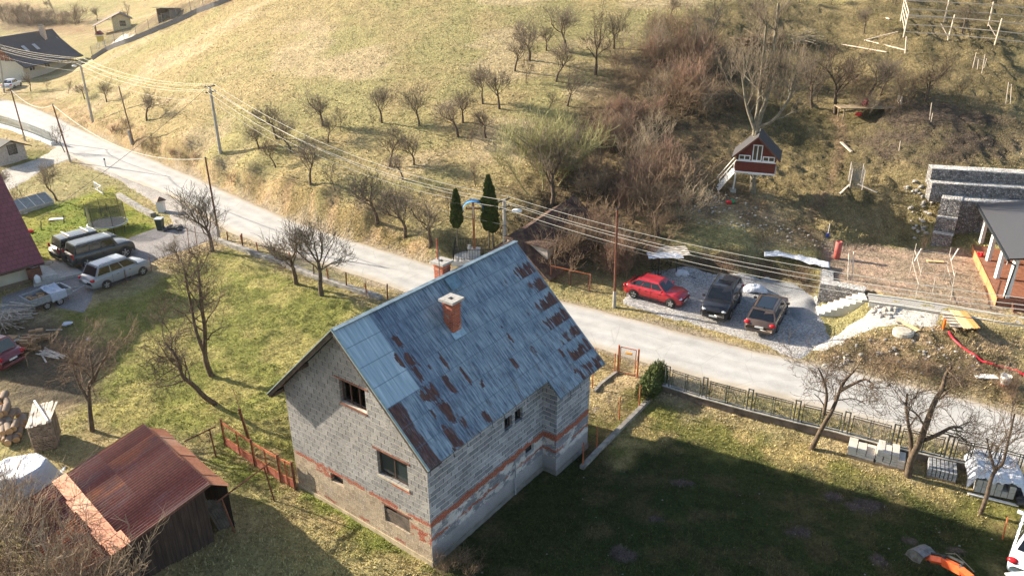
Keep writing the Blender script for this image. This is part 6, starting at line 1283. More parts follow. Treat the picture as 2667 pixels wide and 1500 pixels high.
# garden hut and shed, play tower
def hut(px,pxl,W_,D_,E_,Rz,label,wallm,roofm,porch=0,yawoff=0,flatroof=False,name='garden_hut'):
    c=T(*px); u,_=uvec(c,T(*pxl)); n=np.array([-u[1],u[0],0.]); o=thing(name,label,'hut',c); P_=lambda l,w,z:c+u*l+n*w+UZ*z
    mb=MB()
    if flatroof:
        mb.beam(P_(W_*.0,D_/2,E_/2),P_(.1,D_/2,E_/2),D_,E_); mb.beam(P_(W_-.1,D_/2,E_/2),P_(W_,D_/2,E_/2),D_,E_); mb.beam(P_(0,D_,E_/2),P_(W_,D_,E_/2),.1,E_); mb.build('wall',wallm,o)
        mb=MB(); mb.ext([P_(-.3,-.4,E_+.15),P_(W_+.3,-.4,E_+.15),P_(W_+.3,D_+.2,E_-.05),P_(-.3,D_+.2,E_-.05)],UZ*.08); mb.build('roof',roofm,o); return o
    mb.add([P_(0,0,-.5),P_(W_,0,-.5),P_(W_,0,E_),P_(W_/2,0,Rz-.1),P_(0,0,E_)],[(0,1,2,3,4)]); mb.add([P_(0,D_,-.5),P_(W_,D_,-.5),P_(W_,D_,E_),P_(W_/2,D_,Rz-.1),P_(0,D_,E_)],[(0,1,2,3,4)])
    for l in(0,W_): mb.add([P_(l,0,-.5),P_(l,D_,-.5),P_(l,D_,E_),P_(l,0,E_)],[(0,1,2,3)])
    mb.build('wall',wallm,o); window(lambda a,z,d:P_(a,d-.17,z),(W_*.4,W_*.72,1.0,2.1),1,o,fm=BLK,gm=CGL)
    xl=-.5-porch; tL=(Rz-E_)/(W_/2)
    mb=MB(); mb.ext([P_(xl,-.6,Rz-(W_/2-xl)*tL*.75),P_(W_/2,-.6,Rz),P_(W_/2,D_+.3,Rz),P_(xl,D_+.3,Rz-(W_/2-xl)*tL*.75)],UZ*.1); mb.build('roof',roofm,o); mb=MB(); mb.ext([P_(W_/2,-.6,Rz),P_(W_+.5,-.6,E_-.5*tL),P_(W_+.5,D_+.3,E_-.5*tL),P_(W_/2,D_+.3,Rz)],UZ*.1); mb.build('roof',roofm,o)
    if porch:
        for w in(0,D_): MB().tube(P_(xl+.4,w,-.2),P_(xl+.4,w,Rz-(W_/2-xl)*tL*.75),.09).build('porch_post',wood('porch_wood',(.16,.09,.05)),o)
    return o
hut(q11((1075,300)),q11((1168,275)),3.6,3.6,2.6,3.7,'small cream hut with a brown gable roof and open porch behind the fence',flat('hut_yellow',(.55,.45,.28),.9),flat('hut_brown_roof',(.13,.085,.07),.7),porch=3.4)
hut(q11((1497,228)),q11((1612,190)),3.2,2.2,2.4,0,'small open-fronted dark shed inside the fence, right of the cream hut',flat('shed_grey',(.20,.16,.13),.9),flat('shed_roof_grey',(.13,.12,.11),.7),flatroof=True,name='field_shed')
b=T(*q11((955,460))); o=thing('play_tower','yellow and white wooden play tower with a small dark red roof beside the far fence','play tower',b)
YL=flat('yellow_panel',(.55,.42,.08),.6); k=.58
for x,y in((-.9,0),(.9,0),(-.9,1.6),(.9,1.6)): MB().tube(b+np.array([x*1.7,y,-.2])*k,b+np.array([x*.7,y*.8+.1,3.0])*k,.06).build('leg',WHT,o)
mb=MB(); mb.box(b+np.array([0,.8,3.3])*k,(1.7*k,1.6*k,2.2*k)); mb.build('cabin',YL,o); mb=MB(); mb.ext([b+np.array([-1.2,-.3,4.5])*k,b+np.array([0,-.3,5.7])*k,b+np.array([1.2,-.3,4.5])*k],(0,2.2*k,0)); mb.build('roof',flat('dark_red_roof',(.16,.03,.03),.7),o); MB().box(b+np.array([.4,-.3,4.2])*k,(2.6*k,.1,.3*k)).build('beam',WHT,o)
# white base strip and wire fence climbing the crest
cr_=[T(*q11(p)) for p in((880,570),(1010,485),(1200,410),(1400,330),(1650,225),(1850,130),(2050,60),(2180,5))]
lowwall(cr_,.55,.35,'long low grey retaining wall under the fence along the far edge of the meadow','retaining_wall',flat('retaining_grey',(.17,.165,.17),.9),dz=.1)
cf=thing('wire_fence','thin wire fence on many posts following the far edge of the meadow','fence',cr_[0])
for p in sub(cr_,3.2): p=np.array([p[0],p[1],hz(p[0],p[1])]); MB().tube(p,p+[0,0,2.3],.05,.04,5).build('post',GF,cf)
netting([np.array([p[0],p[1],hz(p[0],p[1])]) for p in sub(cr_,5)],.3,2.1,WM,cf)
patch('stone_heap',[tuple(T(*q11(p))[:2]) for p in((1020,460),(1080,400),(1240,345),(1350,335),(1345,350),(1180,410),(1050,470))],GRAVW,dz=.3,step=.8,img=False,kind='stuff')
# left picket fence along the side road / road
pf=[T(*q11(p)) for p in((-60,1180),(120,1230),(300,1290),(430,1345),(500,1375))]
pk=thing('picket_fence','pale picket fence on a white concrete base along the road at the left edge','fence',pf[0])
PKM=flat('grey_green_picket',(.42,.44,.40),.7); S_=sub(pf,1.6)
mb=MB(); 
for i in range(len(S_)-1): mb.beam(S_[i]+[0,0,.15],S_[i+1]+[0,0,.15],.35,.5)
mb.build('base',WHT,pk); mb=MB()
for i in range(len(S_)-1):
    for z in(.75,1.35): mb.beam(S_[i]+[0,0,z],S_[i+1]+[0,0,z],.05,.07)
mb.build('rails',PKM,pk)
mb=MB(); 
for p in sub(pf,.42): mb.beam(p+[0,0,.45],p+[0,0,1.6],.10,.04,up=(1,0,0))
o=mb.build('pickets',PKM,pk); o['kind']='stuff'
# ---------------- corrugated shed
Eb=np.array(T(*q14((2045,1105)))); E1=top(Eb,*q14((1945,560))); E2=gz(*q14((1360,30)),E1[2]); ue,Le=uvec(E1,E2); nd=np.array([ue[1],-ue[0],0.]); R1=pl(*q14((1095,1180)),E1,(E2-E1)/np.linalg.norm(E2-E1))
if (R1-E1)@nd<0: nd=-nd
w1=float((R1-E1)@nd); drop=(E1[2]-R1[2])/w1
sh=thing('corrugated_shed','old dark timber shed with a rusty corrugated iron roof in the lower left','shed',np.array([Eb[0],Eb[1],0]))
S3=lambda l,w,z=0:np.array([E1[0],E1[1],0])+ue*l+nd*w+UZ*(E1[2]-drop*w+z)
def rustc(name,sheets):
    g=G(name); uv=g.co('UV'); s=g.sep(uv); n=g.noise(1.2,g.map(uv,(1,.45,1)),6,.65); n2=g.noise(9,uv,5,.7)
    b_=g.n('TexBrick'); g.L(uv,b_.inputs['Vector']); b_.inputs['Scale'].default_value=1; b_.inputs['Brick Width'].default_value=.95; b_.inputs['Row Height'].default_value=2.0; b_.inputs['Mortar Size'].default_value=.0; b_.inputs['Color1'].default_value=(0,0,0,1); b_.inputs['Color2'].default_value=(1,1,1,1); b_.offset=.0
    c=g.ramp(g.math('ADD',g.math('MULTIPLY',g.sep(b_.outputs['Color'])[0],.45),g.math('MULTIPLY',n,.6)),sheets)
    c=g.mix(1,c,g.mr(n2,.3,.7,.7,1.3),'MULTIPLY'); c=g.mix(1,c,g.mr(g.math('SINE',g.math('MULTIPLY',s[0],2*math.pi/.155)),-1,1,.55,1.3),'MULTIPLY') if name=='corrugated_rust' else c; g.col(c); g.rough(.7); g.metal(.1); g.bump(n2,.2,.01); return g.m  # valley shade of the corrugation is multiplied into the rust colour
RC=rustc('corrugated_rust',[(.18,(.08,.026,.022)),(.38,(.17,.05,.04)),(.5,(.17,.085,.08)),(.62,(.32,.12,.06)),(.8,(.46,.18,.08))]); RF=rustc('flat_rust',[(.2,(.30,.10,.05)),(.45,(.45,.20,.11)),(.65,(.50,.28,.18)),(.85,(.62,.45,.33))])
LW=w1+1.9
def corr(name,l0,l1,w0,w1_,z,mat,per=.076,amp=.016,lift=0,wobble=0):
    nl=int((l1-l0)/per*6); ls=np.linspace(l0,l1,nl); ws=np.linspace(w0,w1_,8); mb=MB(); vs=[];uv=[]
    for j,w in enumerate(ws):
        for l in ls: vs.append(S3(l,w,z+amp*math.sin(2*math.pi*l/per)+wobble*math.sin(w*2+l))); uv.append((l,w))
    fs=[(j*nl+i,j*nl+i+1,(j+1)*nl+i+1,(j+1)*nl+i) for j in range(7) for i in range(nl-1)]; mb.add(vs,fs); o=mb.build(name,mat,sh,uv=uv); s=o.modifiers.new('t','SOLIDIFY'); s.thickness=.006; return o
corr('corrugated_roof',-.25,Le+.15,-.05,LW,0,RC,per=.155,amp=.03)
mb=MB(); uv=[]
for i in range(7):
    l0=-.28+i*(Le+.4)/7; l1=l0+(Le+.4)/7+.05; w0=w1-.30+(.25 if i==0 else 0)-(.4 if i==0 else 0); w2=w1+.28+.05*math.sin(i*2)
    z=.05+.012*(i%2); mb.ext([S3(l0,w0,z),S3(l1,w0,z),S3(l1,w2,z),S3(l0,w2,z)],UZ*.01); uv+=[(l0,w0),(l1,w0),(l1,w2),(l0,w2)]*2
mb.build('sheet_strip',RF,sh,uv=uv)
# lean-to sheets on the far side
LT=lambda l,w,z=0:np.array([E1[0],E1[1],0])+ue*l-nd*w+UZ*(E1[2]-.10-.62*w+z)
mb=MB();uv=[]
for i in range(6):
    l0=-.05+i*Le/6; l1=l0+Le/6+.06; wd=.85+.35*((i*37%10)/10)*(-.3); z=.02*(i%2); mb.ext([LT(l0,0,z),LT(l1,0,z),LT(l1-.05,wd,z-.02),LT(l0-.05,wd,z-.02)],UZ*.01); uv+=[(l0,0),(l1,0),(l1,1),(l0,1)]*2
mb.build('lean_to_sheets',RF,sh,uv=uv)
g=G('shed_planks'); uvp=g.co('UV'); s=g.sep(uvp); f=g.math('FRACT',g.math('DIVIDE',s[0],.16)); gap=g.mr(f,0,.07); n=g.noise(1,g.map(uvp,(7,.6,1)),5,.7); g.col(g.mix(1,g.ramp(n,[(.3,(.02,.014,.012)),(.5,(.05,.034,.028)),(.7,(.09,.06,.045))]),gap,'MULTIPLY')); g.rough(.9); g.bump(gap,.6,.02); MPL=g.m
def plank_wall(pts):
    mb=MB(); uv=[]; s=0
    for (a,b) in pts:
        L=np.linalg.norm((b-a)[:2]); mb.add([np.array([a[0],a[1],-.2]),np.array([b[0],b[1],-.2]),b,a],[(0,1,2,3)]); uv+=[(s,-.2),(s+L,-.2),(s+L,b[2]),(s,a[2])]; s+=L
    return mb.build('plank_wall',MPL,sh,uv=uv)
A1,A2,B2_,B1=S3(0,.15,-.1),S3(Le,.15,-.1),S3(Le,LW-.3,-.1),S3(0,LW-.3,-.1)
for a,b in((A1,A2),(A2,B2_),(B2_,B1),(B1,A1)): plank_wall([(a,b)])
mb=MB(); mb.beam(S3(-.2,-.05,-.06),S3(-.2,LW,-.06),.04,.12); mb.build('barge_board',wood('old_barge',(.13,.06,.045)),sh)
lt=[(LT(.1,.8,-.05),LT(Le-.1,.8,-.05))]; plank_wall(lt)
# stored boards leaning by the shed
b=T(*q14((2100,1010))); o=thing('leaning_boards','grey boards leaning against the right wall of the corrugated shed','boards',b)
for i in range(6): d=np.array([.10*i,.06*i,0]); MB().beam(b+d+[-.1,0,0],b+d+[-.75,.35,1.25-.05*i],.13,.03).build('board',OLDW,o)
# ---------------- ruined barn
R1_=gz(*q32((300,872)),3.0); R2_=gz(*q32((885,462)),4.7); ur,Lr=uvec(R1_,R2_); nr=np.array([ur[1],-ur[0],0.])
if nr[0]<0: nr=-nr
bn=thing('ruined_barn','ruined barn with a dark overgrown roof, half hidden by shrubs behind the ridge','barn',np.array([R1_[0],R1_[1],1.]))
g=G('overgrown_roof'); n=g.noise(1.5,det=6,rough=.7); g.col(g.ramp(n,[(.35,(.035,.022,.02)),(.5,(.08,.045,.035)),(.62,(.14,.09,.05)),(.75,(.26,.19,.10))])); g.rough(.95); g.bump(g.noise(9,det=5),1,.08)
OR_=g.m; W1=3.6
mb=MB(); mb.grid(lambda u,v:R1_+(R2_-R1_)*u+nr*v*W1-UZ*(v*2.2+.15*nz(u*5,v*5)),14,8); mb.grid(lambda u,v:R1_+(R2_-R1_)*u-nr*v*2.6-UZ*(v*1.7+.25*nz(u*5,v*5,3)),14,8); o=mb.build('roof',OR_,bn); s=o.modifiers.new('t','SOLIDIFY'); s.thickness=.12
WB=flat('pale_old_render',(.36,.31,.26),.95,var=.35,sc=2,bump=.4)
g0b=R1_-nr*2.2; g1b=R1_+nr*3.2; zb0=hz(R1_[0],R1_[1])-.4
mb=MB(); f=lambda w,z:np.array([R1_[0],R1_[1],0])+nr*w+ur*.3+UZ*z
mb.add([f(-2.3,0),f(3.3,0),f(3.3,R1_[2]-2.0),f(0,R1_[2]-.15),f(-2.3,R1_[2]-1.5)],[(0,1,2,3,4)]); mb.build('wall',flat('dark_barn_boards',(.05,.035,.03),.9),bn)
wa,wb2,wc=T(*q32((420,1130))),T(*q32((635,1190))),T(*q32((720,1140)))
bw=thing('barn_outbuilding','low pale rendered outbuilding with a dark open doorway below the ruined barn','outbuilding',wa)
uw,Lw=uvec(wa,wb2); nw=np.array([-uw[1],uw[0],0.]); F_=lambda l,w,z:wa+uw*l+nw*w+UZ*z
mb=MB(); mb.ext([F_(-1.5,0,-.4),F_(Lw,0,-.4),F_(Lw,0,1.75),F_(-1.5,0,1.75)],nw*.15); mb.ext([F_(Lw,.15,-.4),F_(Lw,2.4,-.4),F_(Lw,2.4,1.75),F_(Lw,.15,1.75)],-uw*.15); mb.build('wall',WB,bw)
mb=MB(); mb.ext([F_(Lw+.003,.7,-.3),F_(Lw+.003,1.7,-.3),F_(Lw+.003,1.7,1.4),F_(Lw+.003,.7,1.4)],uw*.012); mb.build('doorway',DARK,bw); mb=MB(); mb.ext([F_(-1.6,-.15,1.76),F_(Lw+.2,-.15,1.76),F_(Lw+.2,2.6,1.9),F_(-1.6,2.6,1.9)],UZ*.1); mb.build('roof',OR_,bw)
# ---------------- treehouse
tb=T(*q42((40,440))); zf=5.98; tx=1.0
th=thing('treehouse','dark red timber treehouse with white window frames, built round a tree trunk','treehouse',tb)
_ca,_sa=math.cos(R(-20)),math.sin(R(-20)); Q3=lambda x,y,z:np.array([tb[0]+x*_ca-y*_sa,tb[1]+x*_sa+y*_ca,z]); REDW=wood('red_brown_planks',(.16,.028,.018),.3,.6); x0,x1=-1.48,1.38; y0,y1=-1.25,1.15; zw=zf+1.45; zr_=8.8
mb=MB(); mb.prism([Q3(x0-.05,y0-.05,0),Q3(x1+.05,y0-.05,0),Q3(x1+.05,y1+.05,0),Q3(x0-.05,y1+.05,0)],zf,zf+.12); mb.build('floor',WHT,th)
hf=[(-1.3,-.45,zf+.98,zf+1.38),(-.35,.35,zf+.98,zf+2.25),(.42,1.28,zf+.98,zf+1.38)]
mb=MB(); uvs=[]
tf_=lambda u:zw+(zr_-.1-zw)*(1-abs(u+.05)/1.43)
wallstrip(mb,lambda u,z:Q3(u,y0,z),x0,x1,zf+.12,tf_,[( -1.3,-.45,zf+.98,zf+1.38),(-.35,.35,zf+.98,zf+2.2),(.42,1.28,zf+.98,zf+1.38)],0,uvs,[-.05])
wallstrip(mb,lambda u,z:Q3(-u,y1,z),-x1,-x0,zf+.12,lambda u:tf_(-u),[],0,uvs,[.05])
for x in(x0,x1): mb.add([Q3(x,y0,zf+.12),Q3(x,y1,zf+.12),Q3(x,y1,zw),Q3(x,y0,zw)],[(0,1,2,3)])
g=G('red_plank_wall'); s=g.sep(g.co('Object')); f=g.math('FRACT',g.math('DIVIDE',s[2],.12)); g.col(g.mix(1,g.mix(g.noise(6,det=4),(.08,.016,.011),(.17,.034,.02)),g.mr(f,0,.12,.45,1),'MULTIPLY')); g.rough(.55); mb.build('wall',g.m,th)
LG=glassm('warm_brown_glass',(.10,.075,.05),.1)  # treehouse panes: even warm brown base colour
for h_ in hf: window(lambda u,z,d:Q3(u,y0+d-.15,z),(h_[0],h_[1],h_[2],h_[3] if h_[3]<zf+2 else zf+2.2),2,th,fm=WHT,gm=LG,fw=.075)
mb=MB(); mb.beam(Q3(x0,y0-.03,zf+.94),Q3(x1,y0-.03,zf+.94),.06,.08); mb.build('window_band',WHT,th)
ov=.35
for sg,nm,mt in((-1,'roof',flat('grey_felt_roof',(.055,.05,.05),.85,var=.15)),(1,'roof',flat('grey_felt_roof',(.055,.05,.05)))):
    xe=(x0-.32) if sg<0 else (x1+.32); ze=zw-.32*(zr_-zw)/1.43; mb=MB(); mb.ext([Q3(-.05,y0-ov,zr_),Q3(xe,y0-ov,ze),Q3(xe,y1+ov,ze),Q3(-.05,y1+ov,zr_)],UZ*.07); mb.build(nm,mt,th)
    mb=MB(); mb.beam(Q3(-.05,y0-ov-.01,zr_-.02),Q3(xe,y0-ov-.01,ze-.02),.03,.12,up=(0,0,1)); mb.build('barge_board',flat('barge_brown',(.12,.05,.035)),th)
mb=MB(); 
for x in(-.3,.3): mb.beam(Q3(x,-.9,zf-.05),Q3(0,0,zf-.75),.07,.07)
mb.beam(Q3(-.5,-.95,zf-.1),Q3(.5,-.95,zf-.1),.08,.12); mb.build('bracket',WHT,th)
pb=T(*q32((2385,425))); MB().beam(pb,Q3(x0+.1,y0+.1,zf),.10,.10,up=(1,0,0)).build('support_post',WHT,th); MB().box(pb+[0,0,.02],(.4,.4,.35)).build('footing',CONC,th)
lb=T(*q32((2245,420))); ld=thing('stair_ladder','white slanting stair with handrail leading up to the treehouse','stairs',lb); la=Q3(x0+.05,y0+.1,zf+.1); off=np.array([0,.62,0])
for k,o_ in enumerate((0*off,off)):
    MB().beam(lb+o_,la+o_,.05,.16).build('stringer',WHT,ld); MB().beam(lb+o_+[0,0,.85],la+o_+[0,0,.85],.05,.05).build('handrail',WHT,ld)
for k in range(3): p=lb+(la-lb)*(.05+.42*k); MB().beam(p,p+[0,0,.86],.05,.05,up=(1,0,0)).build('baluster',WHT,ld)
for k in range(9): p=lb+(la-lb)*((k+.6)/9.5); MB().box(p+off/2,(.22,.6,.035)).build('tread',WHT,ld)
# ---------------- gabions, terrace
g=G('gabion_stone'); P=g.pos(); v=g.vor(7.5,P,'Color'); e=g.vor(7.5,P,'Distance','DISTANCE_TO_EDGE'); l=g.mr(g.sep(v)[0],0,1,.55,1.5); g.col(g.mix(g.mr(e,.0,.07),(.035,.035,.04),g.mix(1,g.mix(g.sep(v)[1],(.21,.205,.21),(.28,.25,.22)),l,'MULTIPLY'))); g.rough(.9); g.bump(g.mr(e,0,.18),.9,.06); GB=g.m
GTOP=gravelm('pale_sunlit_topping',(.46,.43,.39),9,.05)  # pale gravel for the tier tops, their sunlit look put into the colour
def gabion(p,q,th_,zt,zbm,label,group='gabion retaining walls'):
    u,L=uvec(p,q); n=np.array([-u[1],u[0],0.]); o=thing('gabion_wall',label,'gabion wall',np.array([p[0],p[1],zbm]),0,group); k=max(1,round(L/2.0))
    for i in range(k):
        a=np.array([p[0],p[1],0])+u*L*i/k; b=np.array([p[0],p[1],0])+u*(L*(i+1)/k-.012); d=n*th_; off=n*(.02*(i%2))
        MB().ext([a+off+UZ*zbm,b+off+UZ*zbm,b+off+UZ*(zt-.02*(i%3)),a+off+UZ*(zt-.02*(i%3))],d).build('basket',GB,o)
    e0=np.array([p[0],p[1],0])+n*.06; e1=e0+u*L; MB().ext([e0+UZ*(zt-.05),e1+UZ*(zt-.05),e1+UZ*(zt+.035),e0+UZ*(zt+.035)],n*(th_-.1)).build('stone_topping',GTOP,o)
    return o
a,b=gz(*q42((1870,510)),5.1),gz(*q42((2490,550)),5.1); u,_=uvec(a,b); n=np.array([-u[1],u[0],0.])
gabion(a,b+u*6,1.2,5.1,1.4,'tall grey gabion wall behind the veranda, lowest tier')
a2=gz(*q42((1720,352)),5.95); gabion(a2,a2+u*14,1.2,5.95,4.6,'narrow gabion tier, middle of the three stacked tiers')
a3=gz(*q42((1720,218)),6.78); gabion(a3,a3+u*14,1.2,6.78,5.5,'topmost gabion tier cut into the slope')
# stepped return wall
pA,pB=T(*q42((1700,940))),T(*q42((1850,945))); ug,_=uvec(pA,pB); ng=np.array([-ug[1],ug[0],0.])
for i,(zt,d) in enumerate(((2.9,0),(3.9,.75),(5.15,1.5))):
    st_=pA+ng*d*.75-ug*.05; gabion(st_,st_+ug*1.3,1.0+.2*i,zt,1.4,['lowest','middle','highest'][i]+' block of the stepped gabion return wall left of the tall wall')
a=gz(*q42((672,1290)),1.95); b=gz(*q42((1085,1368)),1.95); gabion(a,b,.9,1.95,.2,'gabion wall beside the white steps, facing the parking lot')
c=gz(*q42((678,1150)),1.95); gabion(c,a,.8,1.93,.2,'short gabion wall at the right end of the parking lot running back from the steps')
# stairs
sa,sb=T(*q43((650,262))),gz(*q43((1112,128)),1.75); us,Ls=uvec(sa,sb); ns=np.array([-us[1],us[0],0.]); stp=thing('garden_steps','white concrete garden steps rising from the parking lot','steps',sa)
z0=sa[2]; n_=8; WS=flat('white_concrete',(.62,.58,.50),.85,var=.12)
for i in range(n_):
    zt=z0+(1.86-z0)*(i+1)/n_; a=sa+us*Ls*i/n_; b=sa+us*(Ls*(i+1)/n_+.0); MB().prism([a,b,b+ns*1.15,a+ns*1.15],z0-.6+.001*i,zt).build('step',WS,stp,bevel=.01)
# paved path with kerbs
pth=[gz(*q43(p),1.83) for p in((1120,100),(1500,150),(1900,215),(2300,285),(2700,350))]; PAV=G('small_pavers'); Pp=PAV.pos(); bt_=PAV.n('TexBrick'); PAV.L(Pp,bt_.inputs['Vector']); bt_.inputs['Scale'].default_value=1; bt_.inputs['Brick Width'].default_value=.22; bt_.inputs['Row Height'].default_value=.12; bt_.inputs['Mortar Size'].default_value=.012; bt_.inputs['Color1'].default_value=(.42,.39,.35,1); bt_.inputs['Color2'].default_value=(.34,.32,.29,1); bt_.inputs['Mortar'].default_value=(.18,.16,.14,1); PAV.col(bt_.outputs['Color']); PAV.rough(.9)
Sp=sub(pth,1.0); mb=MB(); vs=[]
for i,p in enumerate(Sp):
    d=Sp[min(i+1,len(Sp)-1)]-Sp[max(i-1,0)]; d/=np.hypot(*d[:2]); n=np.array([-d[1],d[0],0]); vs+=[p-n*.55,p+n*.55]
mb.add(vs,[(2*i,2*i+2,2*i+3,2*i+1) for i in range(len(Sp)-1)]); struct(mb.build('paved_path',PAV.m,None))
for s_,lb_,hh in((-.62,'near',.14),(.62,'far',.06)):
    mb=MB()
    for i in range(len(Sp)-1):
        d=Sp[i+1]-Sp[i]; n=np.array([-d[1],d[0],0])/np.hypot(*d[:2]); mb.beam(Sp[i]+n*s_-[0,0,.25-hh/2],Sp[i+1]+n*s_-[0,0,.25-hh/2],.10,.6)
    single(mb,'kerb_edging',WS,f'white concrete edging on the {lb_} side of the paved path','kerb',Sp[0])
# veranda building
zd=2.35; vp=[gz(*q42(p),zd) for p in((2165,925),(2238,1072),(2320,1235),(2410,1415))]; ver=thing('veranda_house','house with dark metal porch roof, white posts and wooden deck at the right edge','house',vp[3])
uv_,Lv=uvec(vp[3],vp[0]); nv_=np.array([uv_[1],-uv_[0],0.]); 
if nv_[0]<0: nv_=-nv_
V3=lambda l,w,z:vp[3]+uv_*l+nv_*w+UZ*(z-zd)
for k in range(4): MB().beam(V3(Lv*k/3,.0,zd),V3(Lv*k/3,.0,4.72),.24,.24,up=(1,0,0)).build('post',WHT,ver)
MB().beam(V3(2.9,5,zd),V3(2.9,5,4.8),.24,.24,up=(1,0,0)).build('post',WHT,ver)
MB().beam(V3(-.1,0,4.78),V3(Lv+.1,0,4.78),.2,.16).build('top_beam',WHT,ver)
DK=wood('red_brown_deck',(.27,.115,.07),.3,.6); mb=MB(); mb.prism([V3(-.25,-.45,0),V3(Lv+.4,-.45,0),V3(Lv+.4,7,0),V3(-.25,7,0)],1.5,zd); mb.build('deck',DK,ver)
mb=MB(); mb.ext([V3(-.3,-.5,1.75),V3(Lv+.45,-.5,1.75),V3(Lv+.45,-.5,zd+.012),V3(-.3,-.5,zd+.012)],-nv_*.04); mb.build('deck_edge_board',flat('orange_board',(.50,.21,.09),.6),ver)
g=G('dark_metal_seam_roof'); s=g.sep(g.co('UV')); f=g.math('FRACT',g.math('DIVIDE',s[0],.42)); g.col(g.mix(g.mr(f,0,.07),(.02,.02,.022),(.085,.08,.078))); g.rough(.4); g.bump(g.mr(f,0,.07),.6,.04)
# porch roof: eave line parallel to the posts, rising away to the right
ra,rb_,rc,rd=V3(-.75,-.55,4.95),V3(Lv+.9,-.55,4.95),V3(Lv+.9,6,6.1),V3(-.75,6,6.1)
mb=MB(); mb.ext([ra,rb_,rc,rd],UZ*.1); mb.build('porch_roof',g.m,ver,uv=[(0,0),(Lv+1.65,0),(Lv+1.65,6.6),(0,6.6)]*2)
MB().beam(V3(-.8,-.62,4.96),V3(Lv+.95,-.62,4.96),.13,.13).build('gutter',BLK,ver); MB().path([V3(-.7,-.6,4.9),V3(-.6,-.15,4.6),V3(-.2,-.15,2.3)],.05,8).build('downpipe',BLK,ver)
mb=MB(); mb.ext([V3(-.2,5.4,1.5),V3(Lv+.9,5.4,1.5),V3(Lv+.9,5.4,5.9),V3(-.2,5.4,5.9)],nv_*.2); mb.build('wall',WHT,ver)
for k in range(4): mb=MB(); mb.prism([V3(-.3-.3*k,.3,0),V3(-.62-.3*k,.3,0),V3(-.62-.3*k,4.5,0),V3(-.3-.3*k,4.5,0)],1.6,2.2-.17*k); mb.build('step',flat('brown_step',(.13,.06,.045),.6),ver)
wp=V3(1.2,2.2,zd); fw_=thing('firewood_rack','small stack of orange split wood on the veranda deck','firewood',wp); rg=random.Random(4)
for k in range(16): a=rg.uniform(0,3); MB().beam(wp+[rg.uniform(-.4,.4),rg.uniform(-.3,.3),.08+.11*(k//4)],wp+[rg.uniform(-.4,.4)+.4*math.cos(a),rg.uniform(-.3,.3)+.4*math.sin(a),.1+.11*(k//4)],.10,.09).build('log',flat('orange_wood',(.50,.20,.06)),fw_)
b=gz(*q42((2155,1085)),1.95); o=thing('flower_pot','red flowering pot at the edge of the veranda deck','plant pot',b); MB().lathe([(.12,0),(.18,.3)],b,10).build('pot',BLK,o); mb=MB(); rg=random.Random(2)
for k in range(14): mb.sphere(b+[rg.uniform(-.17,.17),rg.uniform(-.17,.17),.35+rg.uniform(0,.35)],.08,6,4)
mb.build('blossom',flat('red_blossom',(.75,.01,.02),.5),o)
b=V3(6.2,1.3,zd); o=thing('side_table','small white wire table on the veranda deck','table',b); MB().box(b+[0,0,.72],(.9,.7,.03)).build('tabletop',WHT,o)
for x in(-.4,.4):
    for y in(-.3,.3): MB().tube(b+[x,y,0],b+[x,y,.7],.02).build('leg',WHT,o)
# ================================================================ SMALL THINGS
PALW=wood('pallet_wood',(.20,.15,.10)); SLAB=flat('pale_stone_slab',(.55,.50,.43),.85,var=.15,sc=3); SLABG=flat('grey_stone_slab',(.30,.30,.30),.9,var=.3,sc=6)
def pallet(px,pxr,depth,h,label,nx,kind,group='pallets of paving stone along the fence wall',seed=1):
    a,b=T(*px),T(*pxr); u,L=uvec(a,b); n=np.array([-u[1],u[0],0.]); o=thing('stone_pallet',label,'pallet',a,0,group); P=lambda l,w,z:a+u*l+n*w+UZ*z; rg=random.Random(seed)
    for w in(.05,depth/2,depth-.05): MB().beam(P(0,w,.05),P(L,w,.05),.1,.09).build('bearer',PALW,o)
    MB().prism([P(0,0,0),P(L,0,0),P(L,depth,0),P(0,depth,0)],a[2]+.095,a[2]+.13).build('boards',PALW,o)
    for i in range(nx):
        l0=L*i/nx+.01; l1=L*(i+1)/nx-.01
        if kind=='slab':
            hh=h*(1 if i<nx-1 else .7)+rg.uniform(-.03,.03); k=max(2,int(hh/.11))
            for j in range(k):
                s=rg.uniform(-.02,.02); ex=(.0 if j<k-2 or i>0 else .0); MB().prism([P(l0+s,.03+s,0),P(l1+s,.03+s,0),P(l1+s,depth-.03-(.25 if j==k-1 and i%2 else 0),0),P(l0+s,depth-.03-(.25 if j==k-1 and i%2 else 0),0)],a[2]+.14+j*hh/k,a[2]+.14+(j+1)*hh/k-.012).build('slab',SLAB,o,bevel=.006)
        else:
            mb=MB()
            for j in range(3):
                for w in range(5): mb.prism([P(l0+.01,depth*w/5+.01,0),P(l1-.01,depth*w/5+.01,0),P(l1-.01,depth*(w+1)/5-.01,0),P(l0+.01,depth*(w+1)/5-.01,0)],a[2]+.14+j*h/3,a[2]+.14+(j+1)*h/3-.015+rg.uniform(-.01,.01))
            mb.build('cobble_stack',SLABG,o)
    return o
pallet(q44((910,322)),q44((1165,392)),1.0,.42,'pallet of pale stone slabs, leftmost along the fence wall',3,'slab',seed=1)
pallet(q44((1175,395)),q44((1450,462)),1.05,.62,'taller pallet of cream stone slabs just left of the thick-trunked tree',4,'slab',seed=2)
pallet(q44((1660,515)),q44((1932,580)),.95,.40,'pallet of small dark grey cobbles right of the thick-trunked tree',7,'cob',seed=3)
a,b=T(*q44((2100,665))),T(*q44((2470,745))); u,L=uvec(a,b); n=np.array([-u[1],u[0],0.]); bs=thing('block_stack','grey concrete blocks on pallets under a crumpled white tarpaulin by the fence','block stack',a)
P=lambda l,w,z:a+u*l+n*w+UZ*z
